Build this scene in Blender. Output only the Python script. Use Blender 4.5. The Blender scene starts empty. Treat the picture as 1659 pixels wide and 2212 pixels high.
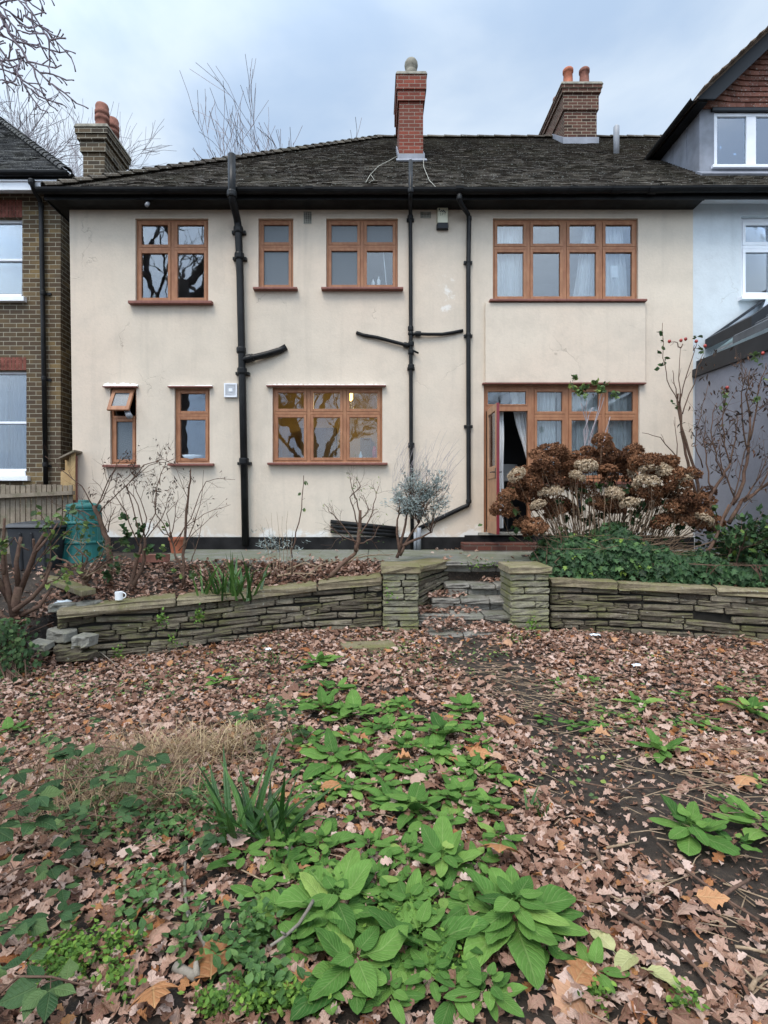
import bpy, math, random
import numpy as np
from mathutils import Vector, Matrix

sc = bpy.context.scene
COL = sc.collection
R = random.Random(7)
NR = np.random.default_rng(11)

# ------------------------------------------------------------------ camera
F, U0, V0, CAMH = 1150.0, 810.0, 1095.0, 1.35
cd = bpy.data.cameras.new('camera')
cam = bpy.data.objects.new('camera', cd)
COL.objects.link(cam)
cam.location = (0, 0, CAMH)
cam.rotation_euler = (math.radians(90), 0, 0)
cd.sensor_fit = 'VERTICAL'
cd.sensor_height = 24.0
cd.sensor_width = 18.0
cd.lens = F / 2212.0 * 24.0
cd.shift_x = (829.5 - U0) / 2212.0
cd.shift_y = -(1106.0 - V0) / 2212.0
cd.clip_start = 0.05
cd.clip_end = 2000
sc.camera = cam

# ------------------------------------------------------------------ sky, sun, exposure
SUN_EL, SUN_AZ = math.radians(58), math.radians(205)     # azimuth clockwise from +Y: behind the camera, a little left
w = bpy.data.worlds.new('World')
sc.world = w
w.use_nodes = True
wt = w.node_tree
for n in list(wt.nodes):
    wt.nodes.remove(n)
def wn(t, **k):
    n = wt.nodes.new(t)
    for a, b in k.items():
        setattr(n, a, b)
    return n
sky = wn('ShaderNodeTexSky', sky_type='NISHITA', sun_disc=False, sun_elevation=SUN_EL, sun_rotation=SUN_AZ)
tc = wn('ShaderNodeTexCoord')
mp = wn('ShaderNodeMapping')
mp.inputs['Scale'].default_value = (1.0, 1.0, 1.9)
nz = wn('ShaderNodeTexNoise')
nz.inputs['Scale'].default_value = 1.9
nz.inputs['Detail'].default_value = 7
nz.inputs['Roughness'].default_value = 0.5
nz.inputs['Distortion'].default_value = 0.35
rp = wn('ShaderNodeValToRGB')
rp.color_ramp.interpolation = 'EASE'
rp.color_ramp.elements[0].position = 0.36
rp.color_ramp.elements[0].color = (3.15, 4.1, 5.45, 1)
rp.color_ramp.elements[1].position = 0.64
rp.color_ramp.elements[1].color = (5.2, 5.9, 6.6, 1)
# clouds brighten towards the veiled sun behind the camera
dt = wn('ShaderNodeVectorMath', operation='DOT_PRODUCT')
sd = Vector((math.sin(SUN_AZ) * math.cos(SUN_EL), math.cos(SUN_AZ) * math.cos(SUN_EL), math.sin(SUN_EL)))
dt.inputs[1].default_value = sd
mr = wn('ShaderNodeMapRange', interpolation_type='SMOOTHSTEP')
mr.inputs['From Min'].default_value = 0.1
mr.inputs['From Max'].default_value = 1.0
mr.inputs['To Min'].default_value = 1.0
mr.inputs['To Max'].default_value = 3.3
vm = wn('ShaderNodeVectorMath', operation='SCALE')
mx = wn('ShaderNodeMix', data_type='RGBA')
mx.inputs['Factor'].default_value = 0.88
bg = wn('ShaderNodeBackground')
bg.inputs['Strength'].default_value = 0.1
wo = wn('ShaderNodeOutputWorld')
L = wt.links.new
L(tc.outputs['Generated'], mp.inputs['Vector'])
L(mp.outputs['Vector'], nz.inputs['Vector'])
L(nz.outputs['Fac'], rp.inputs['Fac'])
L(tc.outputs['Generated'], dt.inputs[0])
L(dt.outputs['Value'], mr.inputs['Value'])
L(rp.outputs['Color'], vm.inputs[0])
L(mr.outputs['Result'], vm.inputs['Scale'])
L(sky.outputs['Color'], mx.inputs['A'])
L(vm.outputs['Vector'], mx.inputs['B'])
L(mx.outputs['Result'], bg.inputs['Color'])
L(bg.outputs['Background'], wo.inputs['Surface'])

sl = bpy.data.lights.new('sun', 'SUN')
sl.energy = 1.5
sl.angle = math.radians(24)
sl.color = (1.0, 0.91, 0.80)
so = bpy.data.objects.new('sun', sl)
COL.objects.link(so)
so.rotation_euler = (-sd).to_track_quat('-Z', 'Y').to_euler()
sc.view_settings.view_transform = 'Standard'
sc.view_settings.look = 'None'
sc.view_settings.gamma = 1
sc.view_settings.exposure = 0.75
sc.cycles.max_bounces = 7
sc.cycles.transparent_max_bounces = 12

# ------------------------------------------------------------------ helpers
def P(u, v, Y):
    """point seen at reference pixel (u, v) at distance Y"""
    return Vector(((u - U0) * Y / F, Y, CAMH + (V0 - v) * Y / F))
def ux(u, Y): return (u - U0) * Y / F
def vz(v, Y): return CAMH + (V0 - v) * Y / F
def smooth(a, b, x):
    t = min(1, max(0, (x - a) / (b - a)))
    return t * t * (3 - 2 * t)
def npsmooth(a, b, x):
    t = np.clip((x - a) / (b - a), 0, 1)
    return t * t * (3 - 2 * t)
def gz(x, y):
    """height of the garden ground"""
    x = np.asarray(x, float); y = np.asarray(y, float)
    g = -0.035 - 0.17 * npsmooth(-0.2, -2.6, x) * npsmooth(1.5, 4.5, y) - 0.04 * npsmooth(0.8, 2.5, x)
    g = g + 0.018 * np.sin(x * 2.3 + 1.1) * np.sin(y * 1.9) + 0.010 * np.sin(x * 5.1 + y * 3.3)
    return g
def G(u, v):
    """ground point under reference pixel"""
    g = -0.05
    for _ in range(6):
        Y = (CAMH - g) * F / (v - V0)
        g = float(gz(ux(u, Y), Y))
    return Vector((ux(u, Y), Y, g))

def tag(o, label=None, cat=None, group=None, kind=None):
    if label: o['label'] = label
    if cat: o['category'] = cat
    if group: o['group'] = group
    if kind: o['kind'] = kind
    return o
def empty(name, loc, label=None, cat=None, group=None):
    o = bpy.data.objects.new(name, None)
    o.empty_display_size = 0.2
    o.location = loc
    COL.objects.link(o)
    return tag(o, label, cat, group)
def wloc(o):
    p = Vector(o.location)
    while o.parent:
        o = o.parent
        p = p + Vector(o.location)
    return p

def finish(me, name, m, parent, base, smooth_):
    me.materials.append(m)
    o = bpy.data.objects.new(name, me)
    COL.objects.link(o)
    if parent is not None:
        o.parent = parent
        o.location = Vector(base) - wloc(parent)
    else:
        o.location = base
    if smooth_:
        me.polygons.foreach_set('use_smooth', np.ones(len(me.polygons), bool))
    return o

class MB:
    """collects shapes, built as ONE mesh object"""
    def __init__(self):
        self.v = []; self.f = []; self.r = []
    def add(self, vs, fs, r=None):
        o = len(self.v)
        r = R.random() if r is None else r
        self.v.extend(tuple(p) for p in vs)
        self.r.extend([r] * len(vs))
        self.f.extend(tuple(i + o for i in f) for f in fs)
    def hexa(self, c, r=None):
        self.add(c, [(0, 3, 2, 1), (4, 5, 6, 7), (0, 1, 5, 4), (1, 2, 6, 5), (2, 3, 7, 6), (3, 0, 4, 7)], r)
    def box(self, x0, x1, y0, y1, z0, z1, r=None):
        self.hexa([(x0, y0, z0), (x1, y0, z0), (x1, y1, z0), (x0, y1, z0), (x0, y0, z1), (x1, y0, z1), (x1, y1, z1), (x0, y1, z1)], r)
    def obox(self, c, a, b, d, r=None):
        c, a, b, d = Vector(c), Vector(a), Vector(b), Vector(d)
        self.hexa([c - a - b - d, c + a - b - d, c + a + b - d, c - a + b - d, c - a - b + d, c + a - b + d, c + a + b + d, c - a + b + d], r)
    def quad(self, a, b, c, d, r=None):
        self.add([a, b, c, d], [(0, 1, 2, 3)], r)
    def tube(self, pts, rad, n=6, cap=True, r=None):
        pts = [Vector(p) for p in pts]
        if not hasattr(rad, '__len__'): rad = [rad] * len(pts)
        vs = []; prev = None
        for i, p in enumerate(pts):
            t = (pts[min(i + 1, len(pts) - 1)] - pts[max(i - 1, 0)])
            t = t.normalized() if t.length > 1e-9 else Vector((0, 0, 1))
            if prev is None:
                a = t.orthogonal().normalized()
            else:
                a = prev - t * prev.dot(t)
                a = a.normalized() if a.length > 1e-6 else t.orthogonal().normalized()
            prev = a
            b = t.cross(a)
            for k in range(n):
                q = 2 * math.pi * k / n
                vs.append(p + (a * math.cos(q) + b * math.sin(q)) * rad[i])
        fs = []
        for i in range(len(pts) - 1):
            for k in range(n):
                k2 = (k + 1) % n
                fs.append((i * n + k, i * n + k2, (i + 1) * n + k2, (i + 1) * n + k))
        if cap:
            fs.append(tuple(range(n - 1, -1, -1)))
            fs.append(tuple((len(pts) - 1) * n + k for k in range(n)))
        self.add(vs, fs, r)
    def lathe(self, prof, c, n=20, r=None):
        c = Vector(c); vs = []; fs = []
        for (rr, z) in prof:
            for k in range(n):
                q = 2 * math.pi * k / n
                vs.append(c + Vector((rr * math.cos(q), rr * math.sin(q), z)))
        for i in range(len(prof) - 1):
            for k in range(n):
                k2 = (k + 1) % n
                fs.append((i * n + k, i * n + k2, (i + 1) * n + k2, (i + 1) * n + k))
        fs.append(tuple(range(n - 1, -1, -1)))
        fs.append(tuple((len(prof) - 1) * n + k for k in range(n)))
        self.add(vs, fs, r)
    def prism(self, poly, y0, y1, r=None):
        """poly in (x, z), counter-clockwise seen from -Y, extruded along Y"""
        n = len(poly)
        vs = [(x, y0, z) for x, z in poly] + [(x, y1, z) for x, z in poly]
        fs = [tuple(range(n)), tuple(range(2 * n - 1, n - 1, -1))]
        fs += [(i, n + i, n + (i + 1) % n, (i + 1) % n) for i in range(n)]
        self.add(vs, fs, r)
    def build(self, name, m, parent=None, base=None, smooth=False, bevel=0, uv=True):
        V = np.array(self.v, float).reshape(-1, 3)
        if base is None:
            base = wloc(parent) if parent is not None else Vector((V[:, 0].mean(), V[:, 1].mean(), V[:, 2].min()))
        base = Vector(base)
        me = bpy.data.meshes.new(name)
        me.from_pydata((V - np.array(base)).tolist(), [], self.f)
        at = me.attributes.new('rnd', 'FLOAT', 'POINT')
        at.data.foreach_set('value', np.array(self.r, np.float32))
        if uv:
            lu = me.uv_layers.new(name='UVMap')
            arr = np.zeros((len(me.loops), 2), np.float32)
            W = V
            for p in me.polygons:
                nx, ny, nz_ = (abs(q) for q in p.normal)
                for li in p.loop_indices:
                    q = W[me.loops[li].vertex_index]
                    if ny >= nx and ny >= nz_: arr[li] = (q[0], q[2])
                    elif nx >= nz_: arr[li] = (q[1] + 0.11, q[2])
                    else: arr[li] = (q[0], q[1])
            lu.data.foreach_set('uv', arr.ravel())
        o = finish(me, name, m, parent, base, smooth)
        if bevel:
            b = o.modifiers.new('bevel', 'BEVEL')
            b.width = bevel; b.segments = 2; b.limit_method = 'ANGLE'; b.angle_limit = math.radians(40)
            me.polygons.foreach_set('use_smooth', np.ones(len(me.polygons), bool))
            wnm = o.modifiers.new('wn', 'WEIGHTED_NORMAL')
        return o

def build_np(name, V, Fq, m, parent=None, base=None, Rn=None, UV=None, smooth=True):
    """V (n,3), Fq (m,4) quads, Rn (n,), UV (n,2) per vertex"""
    if base is None:
        base = wloc(parent) if parent is not None else Vector((V[:, 0].mean(), V[:, 1].mean(), V[:, 2].min()))
    base = Vector(base)
    me = bpy.data.meshes.new(name)
    n, k = len(V), len(Fq)
    me.vertices.add(n)
    me.vertices.foreach_set('co', (V - np.array(base)).astype(np.float32).ravel())
    me.loops.add(k * 4)
    me.loops.foreach_set('vertex_index', Fq.astype(np.int32).ravel())
    me.polygons.add(k)
    me.polygons.foreach_set('loop_start', np.arange(0, k * 4, 4, dtype=np.int32))
    me.polygons.foreach_set('loop_total', np.full(k, 4, np.int32))
    me.update(calc_edges=True)
    if Rn is not None:
        at = me.attributes.new('rnd', 'FLOAT', 'POINT')
        at.data.foreach_set('value', Rn.astype(np.float32))
    if UV is not None:
        lu = me.uv_layers.new(name='UVMap')
        lu.data.foreach_set('uv', UV[Fq.ravel()].astype(np.float32).ravel())
    return finish(me, name, m, parent, base, smooth)

def rotm(yaw, tx, ty):
    """(k,3,3) rotations Rz(yaw) Rx(tx) Ry(ty)"""
    cz, sz, cx, sx, cy, sy = np.cos(yaw), np.sin(yaw), np.cos(tx), np.sin(tx), np.cos(ty), np.sin(ty)
    k = len(yaw); o = np.ones(k); z = np.zeros(k)
    A = np.stack([cz, -sz, z, sz, cz, z, z, z, o], 1).reshape(k, 3, 3)
    B = np.stack([o, z, z, z, cx, -sx, z, sx, cx], 1).reshape(k, 3, 3)
    C = np.stack([cy, z, sy, z, o, z, -sy, z, cy], 1).reshape(k, 3, 3)
    return A @ B @ C
def basis(d, nrm):
    """(k,3,3) with local +Y along d and local +Z near nrm"""
    d = d / np.linalg.norm(d, axis=1, keepdims=True)
    x = np.cross(d, nrm)
    x /= np.maximum(np.linalg.norm(x, axis=1, keepdims=True), 1e-6)
    z = np.cross(x, d)
    return np.stack([x, d, z], 2)
def scatter(tmpls, pos, rot, s, rnd=None):
    """copies of leaf templates [(V, F, UV)...] in one mesh's arrays"""
    k = len(pos)
    rnd = NR.random(k) if rnd is None else rnd
    which = NR.integers(0, len(tmpls), k)
    Vs, Fs, Rs, Us, off = [], [], [], [], 0
    s = np.broadcast_to(np.asarray(s, float), (k,)) if np.ndim(s) < 2 else s
    for i, (tv, tf, tu) in enumerate(tmpls):
        id_ = np.where(which == i)[0]
        if not len(id_): continue
        sv = s[id_][:, None, None] if s.ndim == 1 else s[id_][:, None, :]
        vv = np.einsum('kij,knj->kni', rot[id_], tv[None] * sv) + pos[id_][:, None, :]
        n = len(tv)
        ff = tf[None] + (np.arange(len(id_)) * n)[:, None, None] + off
        Vs.append(vv.reshape(-1, 3)); Fs.append(ff.reshape(-1, 4))
        Rs.append(np.repeat(rnd[id_], n)); Us.append(np.tile(tu, (len(id_), 1)))
        off += len(id_) * n
    return np.concatenate(Vs), np.concatenate(Fs), np.concatenate(Rs), np.concatenate(Us)
def merge(parts):
    Vs, Fs, Rs, Us, off = [], [], [], [], 0
    for v, f, r, u in parts:
        Vs.append(v); Fs.append(f + off); Rs.append(r); Us.append(u); off += len(v)
    return np.concatenate(Vs), np.concatenate(Fs), np.concatenate(Rs), np.concatenate(Us)
def strip_leaf(widths, curl=0.0, bend=0.0, fold=0.0, twist=0.0, wav=0.0):
    """leaf of length 1 along +Y from half widths"""
    n = len(widths); v = []; u = []; f = []
    for i, wd in enumerate(widths):
        t = i / (n - 1)
        zm = bend * ((t - 0.5) ** 2 - 0.25)
        for sx in (-1, 0, 1):
            x = sx * wd
            z = zm + fold * abs(x) + curl * x * x * 4 + twist * x * (t - .5) + wav * sx * math.sin(t * 9 + sx)
            v.append((x, t, z)); u.append((0.5 + 0.5 * sx * min(1, wd / 0.3), t))
    for i in range(n - 1):
        a = i * 3
        f += [(a, a + 1, a + 4, a + 3), (a + 1, a + 2, a + 5, a + 4)]
    return np.array(v), np.array(f), np.array(u)

def lobed(n, k, wmax, depth):
    o = []
    for i in range(n):
        t_ = i / (n - 1); env = wmax * math.sin(math.pi * min(1, max(0, (t_ - .10) / .92))) ** .7 * (.55 + .55 * t_)
        o.append(max(.010, env * (1 - depth * (.5 + .5 * math.cos(6.283 * k * (t_ - .16))))) if t_ > .1 else .010)
    return o[:-1] + [.03]
OAK = lobed(21, 3.4, .36, .44)
SYC = [0.012, 0.012, 0.16, 0.30, 0.33, 0.27, 0.40, 0.52, 0.40, 0.27, 0.25, 0.31, 0.22, 0.14, 0.12, 0.06, 0.01]
OVATE = [0.015, 0.14, 0.23, 0.29, 0.315, 0.31, 0.275, 0.215, 0.135, 0.06, 0.004]
LANCE = [0.01, 0.06, 0.10, 0.12, 0.11, 0.08, 0.05, 0.01]
IVY = [0.01, 0.30, 0.40, 0.28, 0.24, 0.40, 0.50, 0.26, 0.15, 0.12, 0.06, 0.004]
ROUND = [0.02, 0.30, 0.42, 0.44, 0.36, 0.2, 0.01]
SMALL = [0.02, 0.25, 0.34, 0.22, 0.01]
def variants(w_, n, curl, bend, fold=0.15, tw=0.3):
    return [strip_leaf([q * R.uniform(.86, 1.14) for q in w_], R.uniform(-curl, curl), R.uniform(-bend, bend), R.uniform(0, fold), R.uniform(-tw, tw)) for _ in range(n)]
T_OAK = variants(OAK, 8, 0.7, 0.9, 0.35, 0.8)
T_OAKFAR = variants(lobed(12, 2.6, .36, .5), 6, 0.8, 1.0, 0.4, 0.9)
T_SYC = variants(SYC, 5, 0.5, 0.7, 0.3, 0.5)
T_OVATE = variants(OVATE, 5, 0.4, 0.5)
T_LANCE = variants(LANCE, 4, 0.4, 0.7)
T_IVY = variants(IVY, 4, 0.25, 0.4)
T_SMALL = variants(SMALL, 3, 0.3, 0.4)
T_WITHER = variants(LANCE, 4, 1.5, 1.2, 1.4, 1.5)

def grow(mb, p, d, ln, r, depth, tips=None, nseg=4, wob=0.16, grav=0.0, kids=3, spread=0.7, ratio=0.62, n=4, taper=0.55, start=0.35, rmin=0.0):
    pts = [Vector(p)]; d = Vector(d).normalized(); dirs = [d]
    for i in range(nseg):
        d = (d + Vector((R.gauss(0, wob), R.gauss(0, wob), R.gauss(0, wob) + grav))).normalized()
        pts.append(pts[-1] + d * ln / nseg); dirs.append(d)
    mb.tube(pts, [max(rmin, r * (1 - (1 - taper) * i / nseg)) for i in range(nseg + 1)], n, r=R.random())
    if tips is not None:
        for q, dd in zip(pts[1:], dirs[1:]): tips.append((q, dd, depth))
    if depth > 0:
        for k in range(kids):
            t = start + (1 - start) * (k + R.random() * .9) / kids
            i = min(nseg - 1, int(t * nseg)); fr = t * nseg - i
            q = pts[i].lerp(pts[i + 1], fr)
            ax = dirs[i].orthogonal().normalized()
            ax.rotate(Matrix.Rotation(R.uniform(0, 6.283), 3, dirs[i]))
            nd = dirs[i].copy(); nd.rotate(Matrix.Rotation(spread * R.uniform(.6, 1.3), 3, ax))
            grow(mb, q, nd, ln * ratio * R.uniform(.75, 1.2), r * (1 - (1 - taper) * t) * 0.66, depth - 1, tips, max(2, nseg - 1), wob, grav, kids, spread, ratio, n if depth > 2 else 3, taper, start, rmin)
    return pts
def leaves_at(tips, k, tm, s0, s1, droop=0.0, up=0.6, off=0.02):
    """k leaves on random tips -> arrays"""
    ch = [tips[R.randrange(len(tips))] for _ in range(k)]
    pos = np.array([list(t[0]) for t in ch]) + NR.normal(0, off, (k, 3))
    d = np.array([list(t[1]) for t in ch]) + NR.normal(0, .7, (k, 3)); d[:, 2] -= droop
    nr = NR.normal(0, .5, (k, 3)); nr[:, 2] += up
    return scatter(tm, pos, basis(d, nr), NR.uniform(s0, s1, k))

# ------------------------------------------------------------------ materials
class MT:
    def __init__(self, name):
        self.m = bpy.data.materials.new(name); self.m.use_nodes = True
        self.t = self.m.node_tree
        self.b = self.t.nodes['Principled BSDF']; self.o = self.t.nodes['Material Output']
        self.tc = self.t.nodes.new('ShaderNodeTexCoord')
    def n(self, typ, ins=None, **k):
        nd = self.t.nodes.new(typ)
        for a, b in k.items(): setattr(nd, a, b)
        for a, b in (ins or {}).items():
            s = nd.inputs[a]
            if isinstance(b, bpy.types.NodeSocket): self.t.links.new(b, s)
            else: s.default_value = b
        return nd
    def set(self, **k):
        for a, b in k.items():
            s = self.b.inputs[a.replace('_', ' ')]
            if isinstance(b, bpy.types.NodeSocket): self.t.links.new(b, s)
            else: s.default_value = b
    def noise(self, scale, detail=4, rough=.55, vec=None, dist=0.0):
        return self.n('ShaderNodeTexNoise', {'Vector': vec or self.tc.outputs['Object'], 'Scale': scale, 'Detail': detail, 'Roughness': rough, 'Distortion': dist}).outputs['Fac']
    def ramp(self, fac, stops, interp='LINEAR'):
        r = self.n('ShaderNodeValToRGB', {'Fac': fac}); e = r.color_ramp.elements
        r.color_ramp.interpolation = interp
        while len(e) < len(stops): e.new(0.5)
        for q, (p, c) in zip(e, stops):
            q.position = p
            q.color = (c, c, c, 1) if not hasattr(c, '__len__') else (*c[:3], 1)
        return r.outputs['Color']
    def mix(self, fac, a, b, mode='MIX'):
        nd = self.n('ShaderNodeMix', data_type='RGBA', blend_type=mode)
        for s, x in ((nd.inputs['Factor'], fac), (nd.inputs[6], a), (nd.inputs[7], b)):
            if isinstance(x, bpy.types.NodeSocket): self.t.links.new(x, s)
            elif hasattr(x, '__len__'): s.default_value = (*x[:3], 1)
            else: s.default_value = x
        return nd.outputs[2]
    def math(self, op, a, b=0.0, c=0.0):
        nd = self.n('ShaderNodeMath', operation=op)
        for i, x in enumerate((a, b, c)):
            if isinstance(x, bpy.types.NodeSocket): self.t.links.new(x, nd.inputs[i])
            else: nd.inputs[i].default_value = x
        return nd.outputs[0]
    def bump(self, h, st=.3, dist=.01):
        nd = self.n('ShaderNodeBump', {'Height': h, 'Strength': st, 'Distance': dist})
        self.t.links.new(nd.outputs['Normal'], self.b.inputs['Normal'])
    def rnd(self):
        return self.n('ShaderNodeAttribute', attribute_name='rnd').outputs['Fac']
    def sep(self, s=None):
        return self.n('ShaderNodeSeparateXYZ', {'Vector': s or self.tc.outputs['Object']}).outputs

def m_plain(name, col, rough=.6, var=.25, scale=6, spec=.4, bump=0, metal=0):
    t = MT(name)
    n1 = t.noise(scale, 5)
    c = t.mix(t.ramp(n1, [(.3, 0), (.7, 1)]), [q * (1 - var) for q in col], [min(1, q * (1 + var)) for q in col])
    t.set(Base_Color=c, Roughness=rough, Specular_IOR_Level=spec, Metallic=metal)
    if bump: t.bump(t.noise(scale * 8, 4), bump, .004)
    return t.m
def m_stucco(name, col, stain, white=True):
    t = MT(name)
    big = t.noise(.55, 6, .6); mid = t.noise(2.6, 6, .65); fine = t.noise(26, 4, .7)
    c = t.mix(t.ramp(big, [(.36, 0), (.66, .75)]), col, stain)
    if white: c = t.mix(t.ramp(t.noise(.42, 3, .5, t.n('ShaderNodeMapping', {'Vector': t.tc.outputs['Object'], 'Location': (7, 3, 1)}).outputs['Vector']), [(.40, 0), (.62, .8)]), c, (.64, .525, .42))
    c = t.mix(t.ramp(mid, [(.30, .34), (.55, 0)]), c, [q * .80 for q in stain])
    c = t.mix(t.ramp(fine, [(.25, .14), (.6, 0)]), c, [q * .7 for q in stain])
    # thin vertical runs of dirt
    st = t.n('ShaderNodeMapping', {'Vector': t.tc.outputs['Object'], 'Scale': (5.0, 1, .35)})
    run = t.noise(1.0, 5, .6, st.outputs['Vector'])
    c = t.mix(t.ramp(run, [(.54, 0), (.74, .28)]), c, [q * .72 for q in stain])
    if white:
        xyz = t.sep()
        low = t.n('ShaderNodeMapRange', {'Value': xyz[2], 'From Min': .12, 'From Max': .62, 'To Min': .26, 'To Max': 0.0}).outputs[0]
        pn = t.math('ADD', t.noise(2.1, 8, .7, dist=.6), low)
        c = t.mix(t.ramp(pn, [(.69, 0), (.78, .7)]), c, (.72, .72, .70))
        # scuffed patch between the two thin pipes
        dx = t.math('MULTIPLY', t.math('SUBTRACT', xyz[0], 1.17), 4.0); dz = t.math('MULTIPLY', t.math('SUBTRACT', xyz[2], 4.15), 1.1)
        rr = t.math('ADD', t.math('MULTIPLY', dx, dx), t.math('MULTIPLY', dz, dz))
        pm = t.math('SUBTRACT', t.noise(4.5, 8, .7, dist=.5), t.math('MULTIPLY', rr, .22))
        c = t.mix(t.ramp(pm, [(.52, 0), (.60, .6)]), c, (.74, .73, .70))
    dv = t.n('ShaderNodeVectorMath', {0: t.tc.outputs['Object'], 1: t.n('ShaderNodeTexNoise', {'Vector': t.tc.outputs['Object'], 'Scale': 2.2, 'Detail': 5}).outputs['Color']}, operation='ADD')
    vo = t.n('ShaderNodeTexVoronoi', {'Vector': dv.outputs[0], 'Scale': .62}, feature='DISTANCE_TO_EDGE').outputs['Distance']
    ck = t.math('MULTIPLY', t.ramp(vo, [(.0015, 1), (.006, 0)]), t.ramp(t.noise(.9, 3), [(.56, 0), (.66, .38)]))
    c = t.mix(ck, c, (.17, .13, .10))
    t.set(Base_Color=c, Roughness=.92, Specular_IOR_Level=.15)
    h = t.math('ADD', t.math('MULTIPLY', fine, .5), t.math('ADD', t.math('MULTIPLY', mid, .9), t.math('MULTIPLY', ck, -2)))
    t.bump(h, .32, .02)
    return t.m
def m_brick(name, c1, c2, mortar, dark=.6, soot=None, bw=.225, rh=.075):
    t = MT(name)
    uv = t.tc.outputs['UV']
    bt = t.n('ShaderNodeTexBrick', {'Vector': uv, 'Color1': (0, 0, 0, 1), 'Color2': (1, 1, 1, 1), 'Mortar': (.5, .5, .5, 1), 'Scale': 1.0,
             'Mortar Size': .0062, 'Mortar Smooth': .25, 'Bias': 0.0, 'Brick Width': bw, 'Row Height': rh}, offset=.5)
    bc = t.ramp(bt.outputs['Color'], [(0, c1), (.45, [q * .8 for q in c2]), (.8, c2), (1, [q * dark for q in c1])])
    bc = t.mix(t.ramp(t.noise(40, 4, .7), [(.3, .45), (.65, 0)]), bc, [q * .5 for q in c1])
    if soot: bc = t.mix(t.ramp(t.noise(1.3, 5, .6), [(.38, 0), (.62, .8)]), bc, soot)
    mo = t.mix(t.noise(9, 4), [q * .65 for q in mortar], mortar)
    c = t.mix(bt.outputs['Fac'], bc, mo)
    t.set(Base_Color=c, Roughness=.92, Specular_IOR_Level=.15)
    t.bump(t.math('ADD', t.math('MULTIPLY', bt.outputs['Fac'], -1.0), t.math('MULTIPLY', t.noise(60, 4), .5)), .6, .008)
    return t.m
def m_stone(name, c1, c2, moss, mossamt=.5):
    t = MT(name)
    r = t.rnd()
    c = t.mix(r, c1, c2)
    c = t.mix(t.ramp(t.noise(14, 6, .7), [(.35, .55), (.6, 0)]), c, [q * .45 for q in c1])
    nzv = t.n('ShaderNodeSeparateXYZ', {'Vector': t.n('ShaderNodeNewGeometry').outputs['Normal']}).outputs[2]
    mk = t.math('ADD', t.noise(3.4, 7, .7), t.math('MULTIPLY', nzv, .12))
    c = t.mix(t.ramp(mk, [(.62 - .22 * mossamt, 0), (.80 - .2 * mossamt, .8)]), c, moss)
    c = t.mix(t.ramp(t.noise(31, 3, .6), [(.66, 0), (.73, .5)]), c, (.42, .43, .38))
    t.set(Base_Color=c, Roughness=.95, Specular_IOR_Level=.15)
    t.bump(t.math('ADD', t.noise(18, 7, .7), t.math('MULTIPLY', t.noise(70, 3), .4)), .7, .02)
    return t.m
def m_tile(name, c1, c2, lich=.5):
    t = MT(name)
    r = t.rnd()
    c = t.ramp(r, [(0, [q * .7 for q in c1]), (.5, c1), (.9, [(q + p) / 2 for q, p in zip(c1, c2)]), (1, c2)])
    c = t.mix(t.ramp(t.noise(1.1, 6, .65), [(.45, 0), (.75, .5)]), c, (.060, .055, .030))
    c = t.mix(t.ramp(t.noise(15, 5, .75), [(.67 - .06 * lich, 0), (.73 - .05 * lich, .75)]), c, (.36, .37, .33))
    c = t.mix(t.ramp(t.noise(30, 4, .75), [(.595, 0), (.63, .8)]), c, (.37, .37, .33))
    t.set(Base_Color=c, Roughness=.9, Specular_IOR_Level=.2)
    t.bump(t.noise(50, 5), .4, .006)
    return t.m
def m_wood_paint(name, c1, c2, flake=.5):
    t = MT(name)
    mp_ = t.n('ShaderNodeMapping', {'Vector': t.tc.outputs['Object'], 'Scale': (14, 14, 3)})
    c = t.mix(t.ramp(t.noise(1.0, 5, .6, mp_.outputs['Vector']), [(.3, 0), (.7, 1)]), c1, c2)
    c = t.mix(t.ramp(t.noise(5.5, 6, .6), [(.3, .4), (.55, 0)]), c, [q * .55 for q in c1])
    c = t.mix(t.ramp(t.noise(7.5, 8, .75, dist=.4), [(.735 - .05 * flake, 0), (.75 - .05 * flake, .9)]), c, (.62, .58, .50))
    t.set(Base_Color=c, Roughness=.55, Specular_IOR_Level=.35)
    t.bump(t.noise(30, 5), .15, .004)
    return t.m
def m_black(name, base=.012, rough=.32, wear=True):
    t = MT(name)
    c = t.mix(t.ramp(t.noise(4, 6, .6), [(.4, 0), (.75, 1)]), (base, base, base * 1.05), (base * 2.6, base * 2.6, base * 2.7))
    if wear: c = t.mix(t.ramp(t.noise(9, 8, .75), [(.72, 0), (.75, .6)]), c, (.33, .32, .30))
    t.set(Base_Color=c, Roughness=t.math('ADD', t.math('MULTIPLY', t.noise(7, 4), .35), rough - .12), Specular_IOR_Level=.18)
    t.bump(t.noise(25, 4), .12, .004)
    return t.m
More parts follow.
